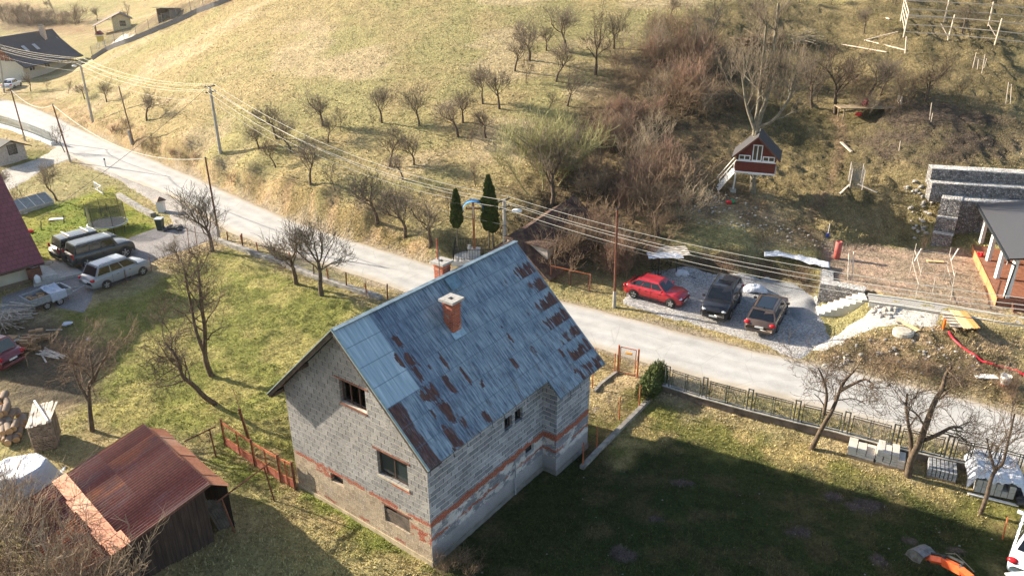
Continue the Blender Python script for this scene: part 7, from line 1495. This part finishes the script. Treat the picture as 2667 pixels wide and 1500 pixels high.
CB=flat('grey_concrete_block',(.36,.35,.32),.9,var=.2,sc=3)
for k in range(3): MB().beam(P(0,.2+.5*k,.06),P(L,.2+.5*k,.06),.1,.12).build('bearer',PALW,bs)
for i in range(6):
    for j in range(2 if i!=4 else 1):
        for w in range(3): MB().prism([P(L*i/6+.01,.5*w,0),P(L*(i+1)/6-.01,.5*w,0),P(L*(i+1)/6-.01,.5*w+.48,0),P(L*i/6+.01,.5*w+.48,0)],a[2]+.13+.33*j,a[2]+.13+.33*(j+1)-.012).build('block',CB,bs,bevel=.008)
ang=math.atan2(u[1],u[0])
def tf(s,t):
    x=-.35+s*(L+.75); y=-.16+t*1.9; z=1.02+.28*nz(s*5,t*5,4)+.12*nz(s*14,t*12,6); e=min(s,1-s)*8; z-=max(0,1-e)*.55; z-=max(0,(.14-t)*7)*(.08+.5*nz(s*7,3,9)); return (x,y,z)
cloth('tarpaulin',tf,46,30,TARP,'crumpled white tarpaulin over the concrete block stack at the fence','tarpaulin',a,ang)
a_=T(*q44((2045,668)))+[0,0,.05]; b_=T(*q44((2520,785)))+[0,0,.05]; single(MB().beam(a_,b_,.12,.06),'white_batten',WHT,'long white batten lying in front of the tarpaulin-covered blocks','batten',a_)
b=T(*q44((2540,720))); mb=MB(); rg=random.Random(5)
for k in range(9): mb.sphere(b+[rg.uniform(-.3,.9),rg.uniform(-.3,.6),.15],(.35,.3,.25),7,5,jit=.6,rng=rg)
single(mb,'plastic_bags',flat('dark_bag',(.05,.05,.055),.5),'dark crumpled plastic bags beside the covered blocks at the right edge','bags',b)
b=gz(*q44((2560,1470)),1.0); single(MB().box(b+[.35,-.1,0],(1.5,1.0,.06),rz=.1),'white_sheet',WHT,'flat white panel in front of the white car, bottom right corner','sheet',b,bevel=.01)
# left corner: firewood, log pile, lumber
FWD=wood('grey_split_firewood',(.20,.15,.11)); a,b=T(*q14((330,290))),T(*q14((560,240)))
fs_=thing('firewood_stack','tall stack of firewood with pale planks laid on top, behind the corrugated shed','firewood stack',a); u,L=uvec(a,b); n=np.array([-u[1],u[0],0.]); P=lambda l,w,z:a+u*l+n*w+UZ*z; rg=random.Random(9); mb=MB(); hS=1.45
for i in range(16):
    for j in range(15):
        c=P(L*(i+.5)/16,0,.05+hS*(j+.5)/15); r=.052+rg.uniform(-.01,.008); mb.tube(c-n*(.02+rg.uniform(0,.06)),c+n*1.5,r,r,5)
mb.build('split_logs',FWD,fs_)['kind']='stuff'
BRD=wood('pale_old_board',(.52,.45,.37))
for i in range(19): x=L*(i+.3)/19; MB().beam(P(x,-.15+rg.uniform(-.1,.1),hS+.08+rg.uniform(0,.05)),P(x+rg.uniform(-.1,.25),1.75+rg.uniform(-.2,.2),hS+.10+rg.uniform(0,.08)),.10,.035).build('cover_board',BRD,fs_)
MB().beam(P(.9,-.1,hS+.2),P(.2,2.0,hS+.3),.09,.03).build('cover_board',WHT,fs_)
LOGB=G('log_bark'); LOGB.col(LOGB.mix(LOGB.noise(6,det=4),(.16,.11,.08),(.30,.23,.17))); LOGB.rough(.9); LOGE=flat('log_cut_end',(.45,.27,.13),.8,var=.2)
rg=random.Random(12); k=0
for (x,y,lv) in [(60,1420,0),(130,1400,0),(185,1370,0),(205,1290,0),(20,1340,0),(90,1340,0),(150,1320,0),(20,1260,1),(80,1260,1),(130,1230,1),(10,1180,1),(60,1190,1),(115,1150,2),(180,1190,0),(30,1130,2),(80,1090,2),(20,1080,2),(-10,1050,2),(30,1400,0),(230,1250,0),(100,1440,0),(160,1410,0),(55,1380,1),(110,1360,1),(170,1330,1),(0,1300,1),(50,1310,1),(110,1290,1),(0,1220,2),(50,1230,2),(100,1210,2)]:
    c=T(*q13((x,y+20+lv*30)))+[0,0,.2+lv*.36]; an_=-1.0+rg.uniform(-.25,.25); d=np.array([math.cos(an_),math.sin(an_),rg.uniform(-.05,.05)]); r=rg.uniform(.14,.20); o=thing('log',f'thick sawn log in the heap at the left edge, beside the firewood stack','log',c,0,'sawn logs in the heap at the left edge')
    mb=MB(); mb.tube(c-d*.36,c+d*.36,r,r*.97,12,cap=False); mb.build('bark',LOGB.m,o,smooth=True); mb=MB(); mb.tube(c-d*.357,c+d*.357,r*.99,r*.96,12); mb.build('wood',LOGE,o)
# lumber piles upper left
def lumber(px,n,L,label,ang,seed,mat=BRD,hh=.5,wid=1.2,name='lumber_pile',spread=.15,sq=(.09,.035)):
    b=T(*px); o=thing(name,label,'lumber',b); rg=random.Random(seed); 
    for i in range(n):
        a=ang+rg.gauss(0,spread); d=np.array([math.cos(a),math.sin(a),rg.uniform(-.05,.08)]); m=np.array([-math.sin(ang),math.cos(ang),0])*rg.uniform(-wid/2,wid/2); c=b+m+[0,0,.04+hh*rg.random()]; l=L*rg.uniform(.6,1); MB().beam(c-d*l/2,c+d*l/2,*sq).build('board',mat,o)
    return o
lumber(q13((160,290)),34,2.6,'untidy pile of grey boards and poles beside the trailer at the left edge',.1,1,OLDW if 0 else wood('grey_poles',(.42,.36,.29)),.8,1.8,spread=.35)
lumber(q13((60,380)),30,2.4,'heap of brushwood and sticks at the left edge above the crate of wood',-.7,2,wood('brushwood',(.38,.31,.24)),.9,1.6,spread=.4,sq=(.05,.04))
lumber(q13((470,640)),9,2.4,'scattered grey planks lying on the ground in front of the wood pile',-.55,3,wood('grey_poles',(.42,.36,.29)),.08,.9)
a=T(*q13((250,600))); ss=thing('split_log_stack','stepped stack of split logs between the lumber pile and the wooden crate','firewood stack',a); rg=random.Random(6)
for i in range(42): c=a+np.array([rg.uniform(-.75,.55),rg.uniform(-.2,1.5),0]); z=.1+.7*rg.random()*(1-abs(c[0]-a[0])*.6); MB().beam(c+[-.2,0,z],c+[.2,.1,z],.16,.13).build('split_log',LOGW,ss)
a=T(*q13((115,590))); cb_=thing('log_crate','pale plastic crate holding sawn wood, left of the split logs','crate',a); MB().box(a+[0,0,.45],(1.1,.8,.55),rz=.5).build('crate',flat('pale_crate',(.42,.40,.36),.8),cb_,bevel=.03)
for k in range(5): MB().beam(a+[-.3+.12*k,-.1,.78],a+[-.1+.12*k,.35,.82],.13,.11).build('log',LOGW,cb_)
for k,(x,y,l) in enumerate(((635,345,.5),(835,490,.25))): b=T(*q13((x,y))); mb=MB(); mb.sphere(b+[0,0,.06],(l*.6,l*.5,.10),8,5,jit=.7,rng=random.Random(k)); single(mb,'plastic_scrap',TARPB,['crumpled pale plastic scrap lying on the shaded lawn near the trailer','tiny white scrap on the shaded lawn'][k],'litter',b)
b=T(*q13((510,402))); single(MB().beam(b+[-.5,0,.05],b+[.5,.05,.05],.06,.04),'loose_lath',BRD,'single pale lath lying on the shaded lawn by the wood pile','lath',b)
# white tarp heap bottom left
a=T(*q14((240,640)));
def tf(s,t):
    x=(s-.5)*3.0; y=(t-.5)*2.6; r=max(0,1-((s-.5)**2+(t-.5)**2)*3.6); return (x,y,max(-.05,1.35*min(1,r*1.9)+.22*nz(s*6,t*6,2)-.15))
cloth('tarpaulin',tf,34,30,TARP,'white tarpaulin over a heap behind the thin bushes at the lower left edge','tarpaulin',a,.4)
# yard garden items
b=T(*q12((1030,790))); tp_=thing('trampoline','round trampoline with a tall dark safety net on the bright green lawn','trampoline',b); Rt=1.55
mb=MB(); mb.add([tuple(b+[Rt*.9*math.cos(a),Rt*.9*math.sin(a),.62]) for a in np.linspace(0,2*math.pi,25)[:-1]],[tuple(range(24))]); mb.build('mat',flat('trampoline_mat',(.10,.11,.13),.7),tp_)
mb=MB(); A24=np.linspace(0,2*math.pi,25)
for i in range(24): mb.tube(b+[Rt*math.cos(A24[i]),Rt*math.sin(A24[i]),.62],b+[Rt*math.cos(A24[i+1]),Rt*math.sin(A24[i+1]),.62],.06)
mb.build('rim',flat('pale_rim',(.45,.47,.47),.6),tp_)
for i in range(6): a=i*math.pi/3+.2; MB().tube(b+[Rt*math.cos(a),Rt*math.sin(a),0],b+[Rt*.97*math.cos(a),Rt*.97*math.sin(a),2.45],.025).build('pole',BLK,tp_)
P_n=[b+[Rt*.93*math.cos(a),Rt*.93*math.sin(a),0] for a in np.linspace(0,2*math.pi,25)]; netting(P_n,.65,2.35,meshm('fine_black_net',(.04,.05,.04),30,.30),tp_,'safety_net')
b=T(*q12((330,600))); cfm=thing('cold_frame','long low glazed cold frame near the purple roof','cold frame',b); u,_=uvec(T(*q12((235,625))),T(*q12((440,560)))); n=np.array([-u[1],u[0],0.]); P=lambda l,w,z:b+u*l+n*w+UZ*z
MB().prism([P(-1.7,-.3,0),P(1.7,-.3,0),P(1.7,.8,0),P(-1.7,.8,0)],b[2],b[2]+.35).build('base',flat('grey_boards',(.30,.30,.28)),cfm); mb=MB(); mb.ext([P(-1.7,-.3,.36),P(1.7,-.3,.36),P(1.7,.8,1.1),P(-1.7,.8,1.1)],UZ*.02); mb.build('glass',flat('dusty_glass',(.25,.27,.27),.15,0,.2),cfm)
for k in range(5): mb=MB(); mb.beam(P(-1.7+.85*k,-.3,.40),P(-1.7+.85*k,.8,1.14),.05,.04); mb.build('bar',WHT,cfm)
def flatpiece(px,w,d,label,m,name,cat,rz=0,h=.05):
    b=T(*px); return single(MB().box(b+[0,0,h/2+.03],(w,d,h),rz=rz),name,m,label,cat,b)
flatpiece(q12((205,640)),1.0,.5,'white sheet lying beside the cold frame',WHT,'white_sheet','sheet',.3); flatpiece(q12((535,695)),1.2,.5,'white sheet lying flat on the bright green lawn',WHT,'white_sheet','sheet',.2)
b=T(*q12((278,815))); single(MB().sphere(b+[0,0,.1],(.4,.25,.14),10,6),'toy_car',flat('red_plastic',(.65,.02,.02),.4),'small red plastic toy on the lawn beside the purple roof','toy',b)
for i,(x,y,ty) in enumerate(((390,795,710),(605,720,655),(805,665,595),(1005,605,540),(1180,815,750))): b=T(*q12((x,y))); single(MB().tube(b,top(b,*q12((x-6,ty))),.04,.04,6),'garden_post',flat('dark_green_post',(.02,.05,.03),.6),ORD[i]+' short dark green post of the row across the bright green lawn','post',b,'dark green garden posts')
b=T(*q12((940,450))); wg=thing('wooden_gate','white cross-braced wooden gate lying at the edge of the green garden','gate',b); u,_=uvec(T(*q12((900,395))),T(*q12((1010,470)))); e=b+u*1.1; s=b-u*1.1
for z in(.25,.95): MB().beam(s+UZ*z,e+UZ*z,.08,.05).build('rail',WHT,wg)
MB().beam(s+UZ*.2,e+UZ*1.0,.08,.04).build('brace',WHT,wg); MB().beam(s+UZ*1.0,b+UZ*.2,.08,.04).build('brace',WHT,wg)
for p in(s,b,e): MB().beam(p+UZ*.1,p+UZ*1.05,.08,.05,up=(1,0,0)).build('upright',WHT,wg)
b=T(*q12((1530,625))); mbx=thing('stone_pillar','white pillar with a brown tiled cap at the yard entrance','pillar',b); MB().box(b+[0,0,.55],(.55,.55,1.2)).build('shaft',WHT,mbx); MB().lathe([(.62,0),(.5,.1),(.05,.32)],b+[0,0,1.12],4).build('cap',flat('brown_cap',(.17,.09,.06)),mbx)
b=T(*q12((1520,795))); bn_=thing('wheelie_bin','dark green wheeled rubbish bin with a pale lid at the yard entrance','bin',b); mb=MB(); mb.add([(b[0]+x*s,b[1]+y*s,b[2]+z) for z,s in((.05,.8),(1.0,1.0)) for x,y in((-.27,-.3),(.27,-.3),(.27,.3),(-.27,.3))],[(3,2,1,0),(4,5,6,7),(0,1,5,4),(1,2,6,5),(2,3,7,6),(3,0,4,7)]); mb.build('body',flat('dark_green_plastic',(.02,.045,.03),.5),bn_); MB().box(b+[0,0,1.04],(.62,.68,.07)).build('lid',flat('pale_lid',(.45,.47,.45),.5),bn_)
for x in(-.2,.2): MB().tube(b+[x-.03,.3,.1],b+[x+.03,.3,.1],.1,.1,10).build('wheel',TYRE,bn_)
b=T(*q12((1640,790))); mb=MB(); rg=random.Random(8)
for k in range(12): mb.sphere(b+[rg.uniform(-.7,.7),rg.uniform(-.5,.5),.12],(.25,.2,.18),7,5,jit=.5,rng=rg)
single(mb,'rubbish_bags',flat('dark_bag',(.05,.05,.055),.5),'heap of dark bags and stones by the yard entrance','bags',b)
b=T(*q12((1000,200))); mp=thing('marker_post','small white roadside marker post with a black band at the bend of the road','post',b); MB().box(b+[0,0,.5],(.12,.12,1.0)).build('post',WHT,mp); MB().box(b+[0,0,.85],(.13,.13,.16)).build('band',BLK,mp)
pst=[T(*q12(p)) for p in((1120,480),(1250,560),(1350,620),(1450,670),(1490,690))]; lowwall([pst[0],pst[1],pst[2],pst[3]],.35,.5,'dry stone border along the upper edge of the green garden','stone_border',RW)
for i,(x,y,ty) in enumerate(((1430,1180,1035),(1195,1290,1170),(650,1449,1390),(1790,1015,780),(1860,950,760))): b=T(*q12((x,y))); single(MB().tube(b,top(b,*q12((x-25,ty))),.03,.025,5),'garden_stake',RUSTP,['thin rusty stake in front of the silver minivan','thin rusty stake beside the minivan wheel','thin rusty stake at the trailer','thin stake on the driveway edge near the low twiggy tree','thin stake near the yard entrance pole'][i],'stake',b)
# outbuilding at far left beside the picket fence
hut(q12((0,200)),q12((130,165)),3.2,2.6,1.8,2.6,'small pale shed behind bare trees at the left edge below the picket fence',flat('pale_shed',(.42,.38,.34),.9),flat('dark_shed_roof',(.06,.055,.05),.8),name='garden_shed')
# hillside timber frame
NEWW=flat('fresh_timber',(.62,.50,.38),.7,var=.15); 
def vpost(bp,tp,w=.10): b=T(*q41(bp)); return b,top(b,*q41(tp))
fr=[vpost((1448,350),(1500,115)),vpost((1862,378),(1930,140)),vpost((2302,420),(2372,175)),vpost((2740,470),(2810,225))]
bk=[vpost((1423,200),(1462,-20)),vpost((1826,214),(1876,0)),vpost((2243,245),(2292,20)),vpost((2700,290),(2750,60))]
tfm=thing('timber_pen','unfinished pen of pale fresh timber posts and rails at the upper right','pen',fr[0][0])
for b,t in fr+bk: MB().tube(b-[0,0,.2],t,.075,.065,7).build('post',NEWW,tfm)
for S__ in(fr,bk):
    for f in(.22,.52,.88):
        for i in range(3): MB().beam(S__[i][0]+(S__[i][1]-S__[i][0])*f,S__[i+1][0]+(S__[i+1][1]-S__[i+1][0])*f,.055,.08).build('rail',NEWW,tfm)
for f in(.25,.5,.75,.97): MB().beam(fr[0][0]+(fr[0][1]-fr[0][0])*f,bk[0][0]+(bk[0][1]-bk[0][0])*f,.05,.10).build('side_rail',NEWW,tfm)
for (a_,b_) in(((1800,225),(1860,375)),((2250,235),(2305,365))):
    p=T(*q41(b_)); MB().beam(p+[0,0,.25],top(p+[-1,.8,0],*q41(a_)),.12,.06).build('brace',NEWW,tfm)
def gboard(p,q,label,w=.12): a,b=T(*q41(p)),T(*q41(q)); single(MB().beam(a+[0,0,.12],b+[0,0,.12],w,.08),'timber_beam',NEWW,label,'beam',a,'loose beams on the slope')
gboard((1080,392),(1395,312),'pale beam lying on the upper right slope, upper side of the V shape'); gboard((1085,388),(1460,482),'pale beam lying on the upper right slope, lower side of the V shape'); gboard((868,428),(1290,502),'longest pale beam lying alone below the V-shaped pair'); gboard((1285,180),(1315,192),'tiny pale plank lying above the V-shaped beams'); gboard((862,1345),(960,1435),'short pale board lying beside the dirt path',.2)
b,t=vpost((1465,505),(1478,345)); single(MB().beam(b,t,.1,.1,up=(1,0,0)),'timber_post',NEWW,'single pale upright post at the right end of the V-shaped beams','post',b)
def gframe(L_,label,posts,bar=None,net=None):
    o=thing('stake_trellis',label,'trellis',T(*q41(posts[0][0])))
    ps=[vpost(*p) for p in posts]
    for b,t in ps: MB().tube(b,t,.04,.035,5).build('post',NEWW,o)
    if bar:
        for f in bar: MB().beam(ps[0][0]+(ps[0][1]-ps[0][0])*f,ps[-1][0]+(ps[-1][1]-ps[-1][0])*f,.04,.06).build('crossbar',NEWW,o)
    if net: netting([ps[0][0],ps[-1][0]],.1,net,WM,o)
gframe(0,'small tree guard of thin stakes and wire on the upper right slope',[((2095,640),(2130,490)),((2138,655),(2150,560)),((2180,690),(2212,510)),((2200,640),(2228,550))],(.7,),1.0)
gframe(0,'small goal-like frame of two stakes and a crossbar at the right edge of the slope',[((2405,975),(2432,770)),((2448,978),(2460,790))],(.9,))
gframe(0,'two thin stakes stuck in the shaded slope right of the swing platform',[((1690,1125),(1712,965)),((1705,1142),(1722,1060))])
gframe(0,'thin stake in the shaded hollow above the gabion walls',[((1405,1415),(1420,1320))])
# play platform with red cloth
b=T(*q41((1080,1090))); pp=thing('play_platform','wooden platform table with a red cloth bundle among the bare trees','platform',b)
MB().box(b+[.2,.3,.75],(5.0,1.6,.08),rz=-.03).build('top',wood('platform_wood',(.30,.22,.13)),pp)
for x,y in((-2.1,-.3),(2.4,-.3),(-2.1,.9),(2.4,.9)): MB().tube(b+[x+.2,y,-.2],b+[x+.2,y,.72],.06).build('leg',PALW,pp)
mb=MB(); mb.sphere(b+[.1,.3,1.1],(.32,.25,.36),10,7,jit=.3); mb.build('cloth_bundle',flat('maroon_cloth',(.20,.03,.04),.8),pp); MB().box(b+[3.0,.4,1.2],(.12,.7,.9)).build('end_board',NEWW,pp); MB().sphere(b+[-.8,-.6,.3],(.3,.14,.16),8,6).build('toy',flat('red_toy',(.5,.01,.015),.5),pp)
# brush heaps near thicket
for i,(x,y,s) in enumerate(((1890,115,2.2),(2030,112,1.6))):
    b=T(x*V,y*V); rg=random.Random(20+i); mb=MB()
    for k in range(150): a=rg.uniform(0,3.14); p=b+[rg.gauss(0,s*.4),rg.gauss(0,.5),.1+abs(rg.gauss(0,.45))]; l=rg.uniform(.4,1.1); mb.tube(p-[math.cos(a)*l,math.sin(a)*l,rg.uniform(-.2,.2)],p+[math.cos(a)*l,math.sin(a)*l,rg.uniform(-.2,.3)],.03,.015,4)
    o=single(mb,'brush_heap',BK['brown'] if i==0 else BK['grey'],['large dark heap of cut branches at the top of the thicket','smaller heap of old boards and branches right of the dark brush heap'][i],'brush heap',b); o['kind']='stuff'
# football-goal like net frames on the treehouse slope
b=T(*q42((960,360))); o=thing('netted_tree_guard','fruit tree guard of posts and wire mesh on two slanting boards below the dirt path','tree guard',b)
P0,P1=T(*q42((945,395))),T(*q42((1060,415))); h_=top(P0,*q42((975,215)))[2]-P0[2]
for p in(P0,P1,P0+[.2,.9,.3],P1+[.2,.9,.3]): MB().tube(p,p+[0,0,h_],.03).build('post',BRD,o)
netting([P0,P1,P1+[.2,.9,.3],P0+[.2,.9,.3],P0],.1,h_,WM,o)
a,c=T(*q42((850,460))),T(*q42((940,375))); MB().beam(a+[0,0,.1],c+[0,0,.1],.14,.05).build('board',BRD,o); a,c=T(*q42((1020,370))),T(*q42((1200,450))); MB().beam(a+[0,0,.1],c+[0,0,.1],.14,.05).build('board',BRD,o)
# toys under treehouse
for x,y,cx,lb in((2350,545,(.55,.02,.03),'small red toy on the trampled grass below the treehouse'),(2375,540,(.02,.22,.08),'small green toy beside the red one below the treehouse')): b=T(*q32((x,y))); single(MB().sphere(b+[0,0,.12],(.25,.2,.15),8,5),'toy',flat('toy_%d'%x,cx,.5),lb,'toy',b)
# red pipe column, tarpaulins, junk canopy
b=T(*q42((820,1055))); b[2]=hz(b[0],b[1]); single(MB().lathe([(.20,0),(.22,.02),(.22,1.25),(.19,1.27),(.19,1.2)],b,16),'pipe_barrel',flat('terracotta_pipe',(.42,.10,.08),.6,var=.15),'terracotta red upright pipe standing on the bare terrace soil','pipe',b,smooth=True)
b=T(*q42((440,1070)))
cloth('tarpaulin',lambda s,t:((s-.5)*4.2,(t-.5)*1.1+.45*math.sin(s*5)-.35*s,.12+.25*nz(s*9,t*5,3)),40,12,TARP,'long crumpled white tarpaulin on the bank behind the parked cars','tarpaulin',b,-.30)
b=T(*q42((50,1350))); cloth('tarpaulin',lambda s,t:((s-.5)*1.7,(t-.5)*1.0,.45*(1-((s-.5)**2+(t-.5)**2)*3.4)+.18*nz(s*7,t*7,3)-.08),22,16,TARP,'white bag-like tarpaulin bundle between the black and brown cars','tarpaulin',b,-.1)
b=T(*q42((735,860))); o=thing('garden_spade','spade with a white shaft and blue blade stuck in the terrace','spade',b); MB().tube(b+[0,0,.3],b+[.02,0,1.1],.02).build('shaft',WHT,o); MB().box(b+[0,0,.2],(.22,.03,.28)).build('blade',flat('blue_blade',(.03,.05,.28),.5),o)
b=T(*q32((1740,1240))); jc=thing('junk_canopy','makeshift shelter of poles roofed with pale boards and torn plastic behind the red car','shelter',b)
c4=[T(*q32(p)) for p in((1680,1230),(1850,1225))]; c4=[c4[0],c4[1],c4[1]+[.3,1.6,0],c4[0]+[.3,1.6,0]]
for p in c4: MB().tube(p,p+[0,0,1.35],.03).build('pole',BLK,jc)
zt_=1.4; m=sum(c4)/4
for k in range(9): MB().beam(m+[-1.25,-.8+.2*k,zt_+.05+.03*(k%2)],m+[1.35,-.75+.2*k,zt_+.16+.03*(k%2)],.15,.03).build('roof_board',BRD,jc)
mb=MB(); mb.grid(lambda s,t:tuple(m+[-1.6+2.4*s,-1.25+1.0*t,zt_+.08+.15*nz(s*6,t*5,2)-.35*max(0,.25-t)*nz(s*9,1)]),24,12); o=mb.build('plastic_sheet',TARP,jc); 
rg=random.Random(31); jk=thing('scrap_heap','dark heap of scrap, bicycles parts and bags under the makeshift shelter','scrap heap',m); mb=MB()
for k in range(40): p=m+[rg.uniform(-1.2,1.2),rg.uniform(-.9,.5),rg.uniform(.1,.7)]; q=p+[rg.gauss(0,.35),rg.gauss(0,.3),rg.gauss(0,.2)]; mb.tube(p,q,.025,.02,5)
mb.build('metal_scrap',BLK,jk)['kind']='stuff'; mb=MB()
for k in range(5): mb.sphere(m+[.7+rg.uniform(-.3,.4),-.9+rg.uniform(-.3,.3),.25],(.28,.22,.25),9,6,jit=.4,rng=rg)
mb.build('white_bags',TARP,jk)
# boards stack, hose, manhole, pipe, bucket
a,b=T(*q43((1960,260))),T(*q43((2090,465))); bsx=thing('board_stack','stack of fresh yellow planks laid over a pallet on the building site','planks',a); u,L=uvec(a,b); n=np.array([-u[1],u[0],0.]); P=lambda l,w,z:a+u*l+n*w+UZ*z
for k in range(5): MB().beam(P(-.1+.02*k,-.42+.17*k,.30),P(L-.1+.05*(k%2),-.42+.17*k,.30+.02*k),.155,.045).build('plank',flat('yellow_plank',(.62,.45,.24),.7,var=.12) if k<3 else flat('orange_plank',(.62,.30,.10),.7),bsx)
for k in range(5): MB().beam(P(.15+.38*k,-1.0,.12),P(.15+.38*k,.55,.12),.25,.03).build('pallet_board',BRD,bsx)
for k in range(2): MB().beam(P(.1,-.8+1.2*k,.05),P(L-.2,-.8+1.2*k,.05),.09,.09).build('bearer',PALW,bsx)
hp_=[q43(p) for p in((1870,420),(1905,480),(1985,560),(2060,610),(2140,665),(2240,715),(2330,748),(2440,770),(2576,830),(2700,880))]; hs=[T(*p)+[0,0,.07] for p in hp_]; hs2=sub(hs,.25); hs2=[np.array([p[0],p[1],hz(p[0],p[1])+.09]) for p in hs2]
single(MB().path(hs2,.055,8),'flexible_pipe',flat('red_pipe_plastic',(.62,.02,.04),.4),'long bright red flexible pipe snaking down the bank to the right edge','pipe',hs2[0])
b=T(*q43((1820,382))); t=top(b,*q43((1840,292))); single(MB().tube(b,t,.075,.075,12),'drain_pipe',flat('orange_pipe_plastic',(.75,.15,.02),.4),'short orange drain pipe leaning at the start of the red flexible pipe','pipe',b)
b=T(*q43((1445,425))); o=thing('manhole_cover','round pale concrete manhole ring with lid on the bank','manhole',b); MB().lathe([(.56,-.1),(.56,.16),(.5,.2)],b,24).build('ring',flat('manhole_concrete',(.42,.38,.31),.9),o); MB().lathe([(.42,.19),(.42,.225),(.38,.235)],b,24).build('lid',flat('manhole_concrete',(0,0,0)),o)
b=T(*q43((2390,905))); o=thing('bucket','white bucket with a reddish base on the right bank','bucket',b); MB().lathe([(.20,0),(.27,.55),(.25,.55),(.2,.3)],b,16).build('pail',WHT,o,smooth=False); MB().lathe([(.205,-.01),(.22,.10)],b,16).build('base',flat('pink_base',(.5,.16,.13)),o)
flatpiece(q43((2220,835)),1.15,.42,'white board lying on the right bank beside the bucket',WHT,'white_board','board',-.1)
a,b=T(*q43((1400,310))),T(*q43((1590,410))); single(MB().beam(a+[0,0,.08],b+[0,0,.08],.3,.04),'plank',flat('yellow_plank',(0,0,0)),'pale yellow plank lying behind the manhole ring','plank',a)
b=T(*q43((1440,325))); single(MB().beam(b+[-.5,.1,.10],b+[.1,-.3,.10],.16,.04),'plank',BRD,'short broken board beside the long plank behind the manhole ring','plank',b)
# garden climbing frames on the terrace
o=thing('trellis_frame','thin pole climbing frame with wires on the bare terrace soil','trellis',T(*q42((1560,1180))))
cp4=[((1500,1215),(1570,915)),((1560,1430),(1625,1130)),((1825,1255),(1895,950)),((1890,1440),(1935,1170)),((1715,1400),(1750,1210))]; ps=[]
for b_,t_p in cp4: b=T(*q42(b_)); t=top(b,*q42(t_p)); ps.append((b,t)); MB().tube(b,t,.028,.025,5).build('pole',BRD,o)
for i,j in((0,2),(1,3),(0,1),(2,3)):
    for f in(.45,.8): MB().beam(ps[i][0]+(ps[i][1]-ps[i][0])*f,ps[j][0]+(ps[j][1]-ps[j][0])*f,.02,.03).build('wire',BRD,o)
for x,y in((1540,1100),(1880,1100)): b=T(*q42((x,y+40))); MB().beam(b+[0,0,.5],b+[.1,-.3,1.5],.10,.04).build('slat',WHT,o)
b=T(*q42((1740,1090))); single(MB().beam(b+[-.5,.1,.08],b+[.55,-.12,.08],.28,.05),'plank',flat('yellow_plank',(0,0,0)),'yellowish board lying under the climbing frame on the terrace','plank',b)
o=thing('tree_guard','sapling guard of two posts and wire mesh at the left end of the terrace','tree guard',T(*q42((945,1250))))
for b_,t_p in(((930,1250),(940,1000)),((965,1255),(985,990))): b=T(*q42(b_)); MB().tube(b,top(b,*q42(t_p)),.04,.04,6).build('post',BRD,o)
netting([T(*q42((905,1230))),T(*q42((930,1250)))],.2,1.4,WM,o)
tree('sap2',q42((1620,1030)),q42((1660,800)),label='thin pale young tree at the back of the terrace by the gabion wall',group='young trees on the terrace'); tree('sap1',q42((975,1000)),q42((972,860)),label='tiny sapling above the sapling guard',group='young trees on the terrace')
for i,(x,y,s) in enumerate(((2470,95,.5),(2440,830,.35),(2200,460,.3))):
    pass
# stones: scattered rocks
ROCK=flat('pale_rock',(.40,.36,.31),.9,var=.3,sc=4,bump=.5)
def rocks(n,P,s,label,seed,mt=ROCK):
    rg=random.Random(seed); mb=MB(); k=0; xs=[p[0] for p in P]; ys=[p[1] for p in P]
    while k<n:
        x=rg.uniform(min(xs),max(xs)); y=rg.uniform(min(ys),max(ys))
        if not bool(inpoly(np.array([x]),np.array([y]),P)[0]): continue
        b=T(x*V,y*V); r=s*rg.uniform(.4,1.3); mb.sphere(b+[0,0,r*.2],(r,r*.8,r*.6),6,4,jit=.5,rng=rg); k+=1
    o=mb.build('loose_stones',mt,None); o['kind']='stuff'; o['label']=label; o['category']='stones'
rocks(110,[(2190,775),(2380,790),(2370,850),(2460,900),(2500,960),(2300,940),(2150,900),(2100,870)],.10,'loose pale stones on the right bank below the paved path',1)
rocks(40,[(2200,765),(2260,775),(2250,800),(2190,800)],.2,'loose rubble at the top of the white steps',2)
rocks(120,[(1700,490),(1800,475),(1870,500),(1900,520),(1980,560),(2060,600),(2080,640),(1960,610),(1850,580),(1740,560)],.09,'loose stones and clods below the treehouse',3)
rocks(34,[(1110,1410),(1500,1130),(2500,1350),(2500,1445),(1110,1449)],.04,'tiny pale stones and litter scattered over the shaded lawn',4,flat('dull_stone',(.22,.2,.18)))
rocks(60,[(2270,470),(2345,430),(2350,500),(2330,600),(2300,600)],.16,'rubble stones at the left end of the gabion walls',5)
rocks(50,[(2060,930),(2120,880),(2140,900),(2100,940)],.10,'stones at the ditch end beside the road',6)
# ================================================================ AIR
hv=MB(); hv.box((0,190,25),(900,520,64)); hz_o=hv.build('haze',[],None); hz_o['kind']='stuff'; hz_o['label']='thin warm haze in the air of the valley'; hz_o['category']='haze'
hm=bpy.data.materials.new('haze_air'); hm.use_nodes=True; t=hm.node_tree; t.nodes.remove(t.nodes['Principled BSDF']); v=t.nodes.new('ShaderNodeVolumePrincipled'); v.inputs['Density'].default_value=.00012; v.inputs['Color'].default_value=(1,.95,.86,1); v.inputs['Anisotropy'].default_value=.55
t.links.new(v.outputs[0],t.nodes['Material Output'].inputs['Volume']); hz_o.data.materials.append(hm)
